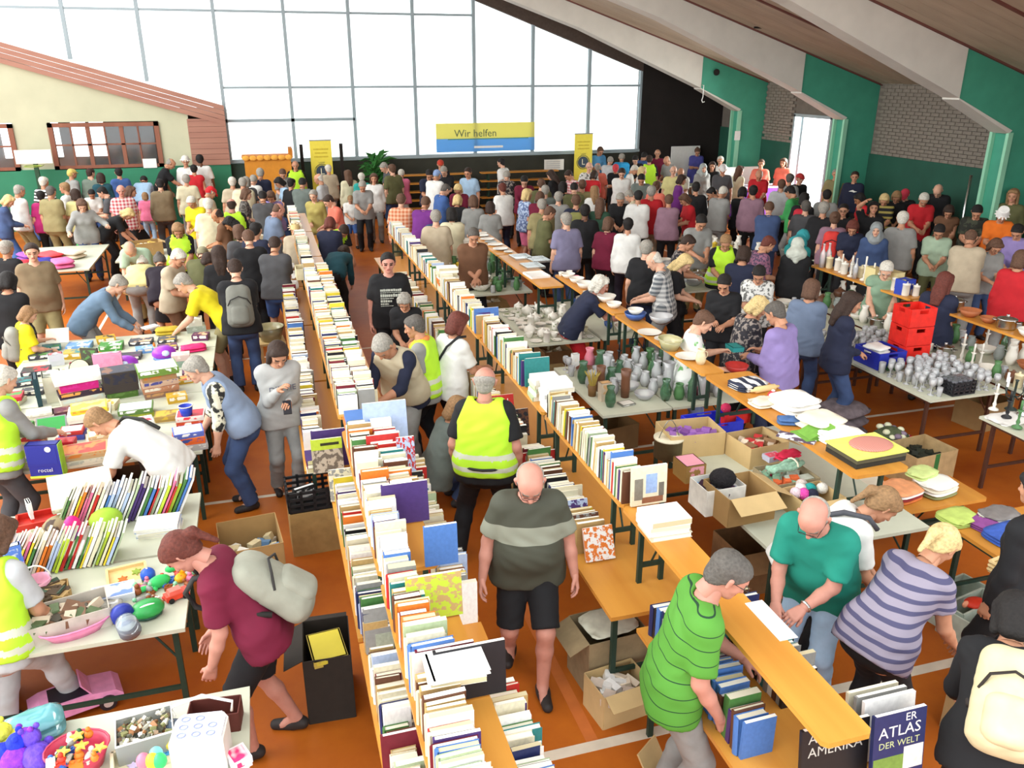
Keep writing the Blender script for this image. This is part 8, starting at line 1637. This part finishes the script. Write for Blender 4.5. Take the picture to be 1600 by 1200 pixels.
person(5.45, 8.96, -3.86, 'hold', 1.66, 'f', 0.03, 'short', 'black', 'w', '#19191b', 's', '#19191b', 't', 'person with short black hair in black top, left of one in white patterned', near=1)
person(5.09, 7.87, -1.63, 'look', 1.66, 'f', 0, 'curly', 'blond', 'w', '#888888', 's', '#19191b', 't', 'person with curly blond hair in dark patterned top, facing right', near=1, topm=two(*PRINTS['pattern_dark']))
person(5.13, 7.23, 0.44, 'hold', 1.74, 'm', 0.055, 'short', 'dark grey', 'w', '#8a7aac', 'l', '#20253a', 't', 'person with short dark grey hair in lilac long sleeves, facing left', near=1)
person(6.15, 8.21, -0.82, 'stand2', 1.68, 'f', 0.03, 'bob', 'brown', 'w', '#68768c', 's', '#3a4c70', 't', 'person with brown bob in grey blue top, back turned', near=1)
person(6.15, 7.55, -1.91, 'stand2', 1.7, 'f', 0, 'long', 'dark brown', 'w', '#20253a', 'l', '#3a4c70', 't', 'person with long dark brown hair in navy long sleeves, facing right', near=1)
P_bowl = (person(4.24, 7.52, -2.01, 'r_bowl', 1.66, 'f', 0, 'short', 'brown', 'p', '#888888', 's', '#8a9cc8', 't', 'person with short brown hair in white and green floral top, facing right', near=1, topm=two(*PRINTS['floral_green'])), LAST['J'])
P_boy = (person(-2.93, 10.79, -1.14, 'r_boy', 1.38, 'm', 0, 'bob', 'light brown', 'p', '#d8c81c', 's', '#19191b', 't', 'child with light brown bob in yellow top, facing right', near=1), LAST['J'])
P_denim = (person(-2.35, 11.65, -1.58, 'r_denim', 1.72, 'm', 0, 'short', 'grey', 'p', '#5f7488', 'l', '#8c8c88', 't', 'person with short grey hair in denim grey long sleeves, bending over, facing right', near=1), LAST['J'])
P_denimvest = (person(-0.44, 7.62, 1.67, 'r_denimvest', 1.68, 'f', 0, 'short', 'grey', 'p', '#888888', 'm', '#3a4c70', 't', 'person with short grey hair in blue sleeveless vest, facing left', vest=3, hem=.0, near=1, topm=two(*PRINTS['floral'])), LAST['J'])
P_tee = (person(-1.10, 6.93, 1.35, 'r_tee', 1.66, 'f', 0, 'short', 'light brown', 'w', '#dcdcd6', 's', '#3a4c70', 't', 'person with short light brown hair in white top, bending over, facing left', grip=60, near=1), LAST['J'])
P_lime = (person(-2.40, 7.35, -0.75, 'r_lime', 1.72, 'f', 0, 'short', 'white', 'p', '#8c8c88', 'l', '#4a4a4c', 't', 'person with short white hair in neon safety vest, facing right', vest=1, near=1), LAST['J'])
P_phone = (person(-0.04, 7.75, -2.93, 'r_phone', 1.66, 'f', 0, 'long', 'dark brown', 'w', '#a8a8a4', 'l', '#8c8c88', 't', 'person with long dark brown hair in light grey hooded long sleeves, facing the gallery', near=1), LAST['J'])
P_vest = (person(1.18, 7.85, -3.88, 'r_vest', 1.76, 'm', 0, 'short', 'grey', 'w', '#20253a', 'm', '#8c8c88', 't', 'person with short grey hair in beige waistcoat, facing the gallery', vest=2, near=1), LAST['J'])
P_scarf = (person(1.44, 8.03, 1.14, 'r_scarf', 1.68, 'f', 0, 'short', 'dark grey', 'w', '#8c8c88', 's', '#19191b', 't', 'person with short dark grey hair in neon safety vest, facing left', vest=1, near=1), LAST['J'])
P_white = (person(1.70, 8.02, -1.09, 'r_white', 1.68, 'f', 0.03, 'bob', 'reddish brown', 'w', '#dcdcd6', 's', '#19191b', 't', 'person with reddish brown bob in white top, facing right', near=1), LAST['J'])
person(1.55, 9.88, -3.38, 'look', 1.5, 'f', 0, 'curly', 'grey', 'w', '#19191b', 's', '#19191b', 't', 'person with curly grey hair in black top, facing the gallery', near=2)
P_guard = (person(1.56, 6.04, -0.39, 'r_guard', 1.8, 'm', 0.03, 'bald', 'grey', 'r', '#19191b', 's', '#19191b', 't', 'person with a bald head in neon safety vest, right of one in grey green', vest=1, near=1), LAST['J'])
P_squat = (person(1.43, 7.12, -1.44, 'r_squat', 1.66, 'f', 0, 'bob', 'light brown', 'w', '#66706a', 's', '#3a4c70', 't', 'person with light brown bob in grey green top, squatting, facing right', near=1), LAST['J'])
P_walk = (person(1.45, 4.52, -3.38, 'r_walk', 1.78, 'm', 0.055, 'bald', 'grey', 'r', '#888888', 's', '#19191b', 's', 'person with a bald head in olive striped top, walking, facing the gallery', gl=True, near=1, topm=two(*PRINTS['olive_stripe'])), LAST['J'])
P_teal = (person(3.16, 3.76, -4.09, 'r_teal', 1.76, 'm', 0.055, 'bald', 'grey', 'r', '#1c7f6c', 's', '#9cb8d0', 't', 'person with a bald head in teal green top, facing the gallery', gl=True, near=1), LAST['J'])
P_bent = (person(3.34, 4.04, -1.89, 'r_bent', 1.68, 'f', 0, 'pony', 'light brown', 'w', '#dcdcd6', 's', '#19191b', 't', 'person with light brown ponytail in white top, bending over, facing right', near=1), LAST['J'])
P_knit = (person(3.29, 3.26, -1.35, 'r_knit', 1.68, 'f', 0, 'pony', 'blond', 'w', '#888888', 't', '#19191b', 't', 'person with blond ponytail in patterned knit top, bending over, back turned', near=1, topm=two(*PRINTS['knit'])), LAST['J'])
P_pack = (person(3.20, 2.39, -0.78, 'r_pack', 1.7, 'f', 0, 'bob', 'black', 'w', '#19191b', 'l', '#19191b', 't', 'person with black bob in black long sleeves, bending over, back turned', near=1), LAST['J'])
P_polo = (person(1.88, 3.18, -1.89, 'r_polo', 1.78, 'm', 0, 'short', 'dark grey', 'r', '#888888', 's', '#8c8c88', 't', 'person with short dark grey hair in striped green top, facing right', gl=True, near=1, topm=two(*PRINTS['polo'])), LAST['J'])
P_maroon = (person(-0.32, 4.38, 1.46, 'r_maroon', 1.7, 'f', 0, 'pony', 'reddish brown', 'r', '#6a1530', 's', '#19191b', 's', 'person with reddish brown ponytail in maroon top, bending over, facing left', near=1), LAST['J'])
P_kneel = (person(-1.83, 4.81, -0.36, 'r_kneel', 1.66, 'f', 0, 'bob', 'brown', 'w', '#b4b6b6', 's', '#b4b6b6', 't', 'person with brown bob in neon safety vest, facing right', vest=1, near=1), LAST['J'])
person(4.37, 3.37, 0.14, 'stand', 1.72, 'f', 0, 'bob', 'black', 'w', '#19191b', 'l', '#19191b', 't', 'person with black bob in black long sleeves, facing left', near=2)

# ---------------------------------------------------------------- bags, prints and things in hands
def body_frame(root, J, at='ch'):
    L = J['L'] * 1.1; F = Vector((0, math.cos(L), -math.sin(L))); U = Vector((0, math.sin(L), math.cos(L))); X = Vector((1, 0, 0))
    M = Matrix((( X.x, F.x, U.x, J[at][0]), (X.y, F.y, U.y, J[at][1]), (X.z, F.z, U.z, J[at][2]), (0, 0, 0, 1)))
    return Matrix.LocRotScale(root.location, root.rotation_euler, root.scale) @ M
def world(root, p): return Matrix.LocRotScale(root.location, root.rotation_euler, root.scale) @ Vector(p)
def backpack(root, J, col, label, trim='#2c2a28', sc=1.0, tilt=0, dz=0):
    t = empty('backpack', label=label, cat='backpack'); t.matrix_world = body_frame(root, J) @ Matrix.Translation((0, .02, -.08 + dz)) @ Matrix.Rotation(R(tilt), 4, 'X') @ Matrix.Diagonal((sc, sc, sc, 1)); m = mat(col, .8, .1, 10); tm = mat(trim, .7)
    f = Fd((-.22, -.46, -.36), (.22, -.08, .28), .014)
    for x in (-.08, -.03, .03, .08): f.cap((x, -.19, -.21), (x * .9, -.19, .14), .085, .075, .05).cap((x * .8, -.24, -.2), (x * .7, -.225, .1), .065, .055, .04)
    f.ripple(.003, 50)
    inst('bag_body', npmesh('bag_body', *snet(f)), parent=t, mats=[m])
    f = Fd((-.2, -.5, -.34), (.2, -.2, .16), .014); [f.cap((x, -.285, -.2), (x, -.28, -.07), .052, .045, .05) for x in (-.06, -.02, .02, .06)]
    inst('pocket', npmesh('pocket', *snet(f)), parent=t, mats=[m])
    MB().tube([(-.135, -.25, -.02), (-.10, -.312, .05), (0, -.32, .09), (.10, -.312, .05), (.135, -.25, -.02)], .008, 6).build('zip', tm, t)
    for s in (-1, 1): MB().tube([(s * .08, -.13, .17 - dz), (s * .115, -.05, .262 - dz), (s * .12, .045, .245 - dz), (s * .125, .085, .15 - dz), (s * .16, .02, .02 - dz), (s * .15, -.12, -.1)], .017, 6).build('strap', tm, t, smooth=True)
    return t
backpack(*P_maroon, '#8f8f80', 'grey backpack with dark zips on the stooping person in maroon', sc=1.05, tilt=-14, dz=-.11)
backpack(*P_pack, '#c9bf98', 'cream leather backpack at the lower right corner, worn over black', '#2a2320')
for i, (r, J, c) in enumerate(bags): backpack(r, J, c, ('grey floral backpack on the black shirt beside the yellow shirt', 'olive yellow backpack on a navy shirt in the middle crowd', 'red backpack on a black shirt near the bright door', 'coral red backpack on a mauve shirt before the right wall')[i])
backpack(*P_boy, '#8a8a80', 'grey patterned small rucksack on the child in yellow', '#5a5a50')
def strap(P, label_name, m, pts, r=.014):
    root, J = P; M = body_frame(root, J); t = MB().tube([Vector(p) for p in pts], r, 6).build(label_name, m, smooth=True)
    t.parent = root; t.matrix_world = M; return t
bpy.context.view_layer.update()
BLK = mat('#1f1e22', .6)
ov = [(.12, .06, .22), (.12, -.05, .215), (.06, -.14, .1), (-.02, -.15, -.05), (-.10, -.15, -.2), (-.17, -.10, -.32), (-.2, .0, -.38)]
strap(P_white, 'bag_strap', BLK, ov); strap(P_bent, 'bag_strap', mat('#4a4a50', .7), ov, .02); strap(P_bowl, 'bag_strap', BLK, [(-.1, .05, .21), (-.02, .13, .08), (.08, .14, -.06), (.19, .06, -.22)], .008)
strap(P_tee, 'bag_strap', mat('#2a2a26'), [(.12, .06, .22), (.14, -.05, .2), (.1, -.14, .05), (.06, -.16, -.12)], .018)
def onfront(P, mk, y=.15, z=0.):
    root, J = P; M = body_frame(root, J) @ Matrix.Translation((0, y, z)) @ Matrix.Rotation(R(180), 4, 'Z'); o = mk(root); o.matrix_world = M; return o
def bars(root):
    b = MB(); r3 = random.Random(3); z = .05
    for w, h in ((.24, .03), (.25, .008), (.24, .04), (.16, .014), (.12, .03), (.10, .02), (.14, .008)):
        x = -.12
        while x < -.12 + w: q = r3.uniform(.012, .035); b.b2(x, x + q * .82, -.003, 0, z - h, z - h * r3.uniform(0, .2)); x += q
        z -= h + .012
    return b.build('shirt_print', mat('#b8bcb0', .8), root)
onfront(SHIRT_vtext, bars, .165, .0)
onfront(SHIRT_chest, lambda r: MB().prism([(-.09, -.01), (-.02, -.012), (.03, -.03), (.10, -.005), (.04, .005), (.0, .03), (-.05, .012)], 1, -.004, 0).build('shirt_print', TW, r), .165, .03)
for s, w in ((1, 'DIL'), (-1, 'VIE')):
    root, J = P_phone; o = text(w, .085, mat('#5a5a68', .8), root, (0, 0, 0), (0, 0, 0), 'shirt_lettering', .003); o.matrix_world = body_frame(root, J) @ Matrix.Translation((-s * -.075, .165, -.02)) @ Matrix.Rotation(R(180), 4, 'Z') @ Matrix.Rotation(R(90), 4, 'X')
def inhand(P, sd, fn, off=(0, .03, -.02)):
    root, J = P; w = J['w' + sd] + (J['w' + sd] - J['e' + sd]) / .25 * .09 + np.array(off); p = world(root, w); return fn(tuple(p), root.rotation_euler.z)
inhand(P_phone, 'l', lambda p, a: tag(MB().box((0, 0, 0), (.075, .15, .01), rx=R(35)).build('smartphone', mat('#26282e', .3), loc=p), 'dark phone held by the person in the grey hooded top', 'phone'))
def vessel(p, col, label, sc):
    return ware('bigbowl', col, (p[0], p[1], p[2]), '', 0, sc, label)
inhand(P_bowl, 'l', lambda p, a: gamebox((p[0], p[1], p[2] + .0), .18, .13, .05, '#1f7f7c', 'teal dish held up by the person in white and green', a + .4, '#1f7f7c', name='dish', lid=False), (0, .06, .0))
inhand(P_bowl, 'r', lambda p, a: vessel(p, 'red', 'red bowl held by the person in white and green', .8), (0, .08, -.03))
r_, J_ = P_bowl; p_ = world(r_, J_['c0'] + np.array((.28, .16, -.08)))
blob('handbag', (p_[0], p_[1], p_[2] - .15), .11, mat('#5a1f2a', .5), 'burgundy handbag hanging beside the pale blue trousers', 'handbag', (.8, .6, 1.25), bits=[('flap', (0, 0, .2), .075, mat('#4a1822', .5), (1, .8, .5))])
inhand(P_tee, 'r', lambda p, a: gamebox((p[0], p[1], p[2] - .02), .16, .09, .06, '#c82a2a', 'red and blue toy packet in the hand of the stooping blond person', a, '#c82a2a', '#3a4ab0', lid=False, name='toy_packet'), (0, .03, -.03))
inhand(P_boy, 'l', lambda p, a: tag(MB().box((0, 0, 0), (.26, .2, .012), rx=R(50), rz=.0).build('picture_card', two('blotch', '#e4e0d4', '#6a7a4a', 5, .72), loc=p), 'white framed picture held by the child in yellow', 'picture'), (0, .06, .03))
inhand(P_vest, 'l', lambda p, a: tag(MB().box((0, 0, 0), (.2, .14, .016), rz=a).build('notebook', mat('#c8a868', .6), loc=p), 'tan notebook lifted from the book row by the beige waistcoat', 'book'), (0, .04, -.02))
root, J = P_teal; o = MB().tube([(.033 * math.cos(a), .033 * math.sin(a), 0) for a in [2 * math.pi * k / 14 for k in range(14)]], .008, 6, closed=True).build('wristwatch', mat('#c8c8c4', .25, metal=.9), root)
z_ = Vector(nrm(J['wl'] - J['el'])); o.rotation_euler = z_.to_track_quat('Z', 'Y').to_euler(); o.location = Vector(J['wl'] - .03 * np.array(z_))
root, J = P_guard; o = MB().b2(-.02, .02, -.09, -.085, -.03, .02).build('collar_tag', TW, root, loc=tuple(J['nb'])); 
o = MB().tube([(.235 * math.cos(a), .185 * math.sin(a) , 0) for a in [2 * math.pi * k / 20 for k in range(20)]], .013, 6, closed=True).build('belt_bag_strap', BLK, root, loc=tuple(J['c0'] + np.array((0, 0, .04))))
root, J = P_scarf; M = body_frame(root, J, 'nb'); o = MB().tube([(.10 * math.cos(a), .02 + .09 * math.sin(a), .0 - .03 * math.sin(a)) for a in [2 * math.pi * k / 16 for k in range(16)]], .034, 8, closed=True).build('scarf', mat('#e08a4a', .9), root, smooth=True); o.matrix_world = M
# ---------------------------------------------------------------- the copies of one ware told apart by their place
byl = {}
for o in COL.objects:
    if o.parent is None and 'label' in o and 'group' in o: byl.setdefault(o['label'], []).append(o)
for l, L in byl.items():
    if 1 < len(L) <= 60 and len(l.split()) <= 12:
        for i, o in enumerate(sorted(L, key=lambda q: (q.location.y, q.location.z))): o['label'] = l + ', %s from near edge' % ordn(i + 1)
for o in COL.objects:
    if 'label' in o and ('glasses on the dark' not in o['label']) and o.get('group', '').find(' books') < 0 and o['category'] in ('bowl', 'cup', 'plate') and 0: pass
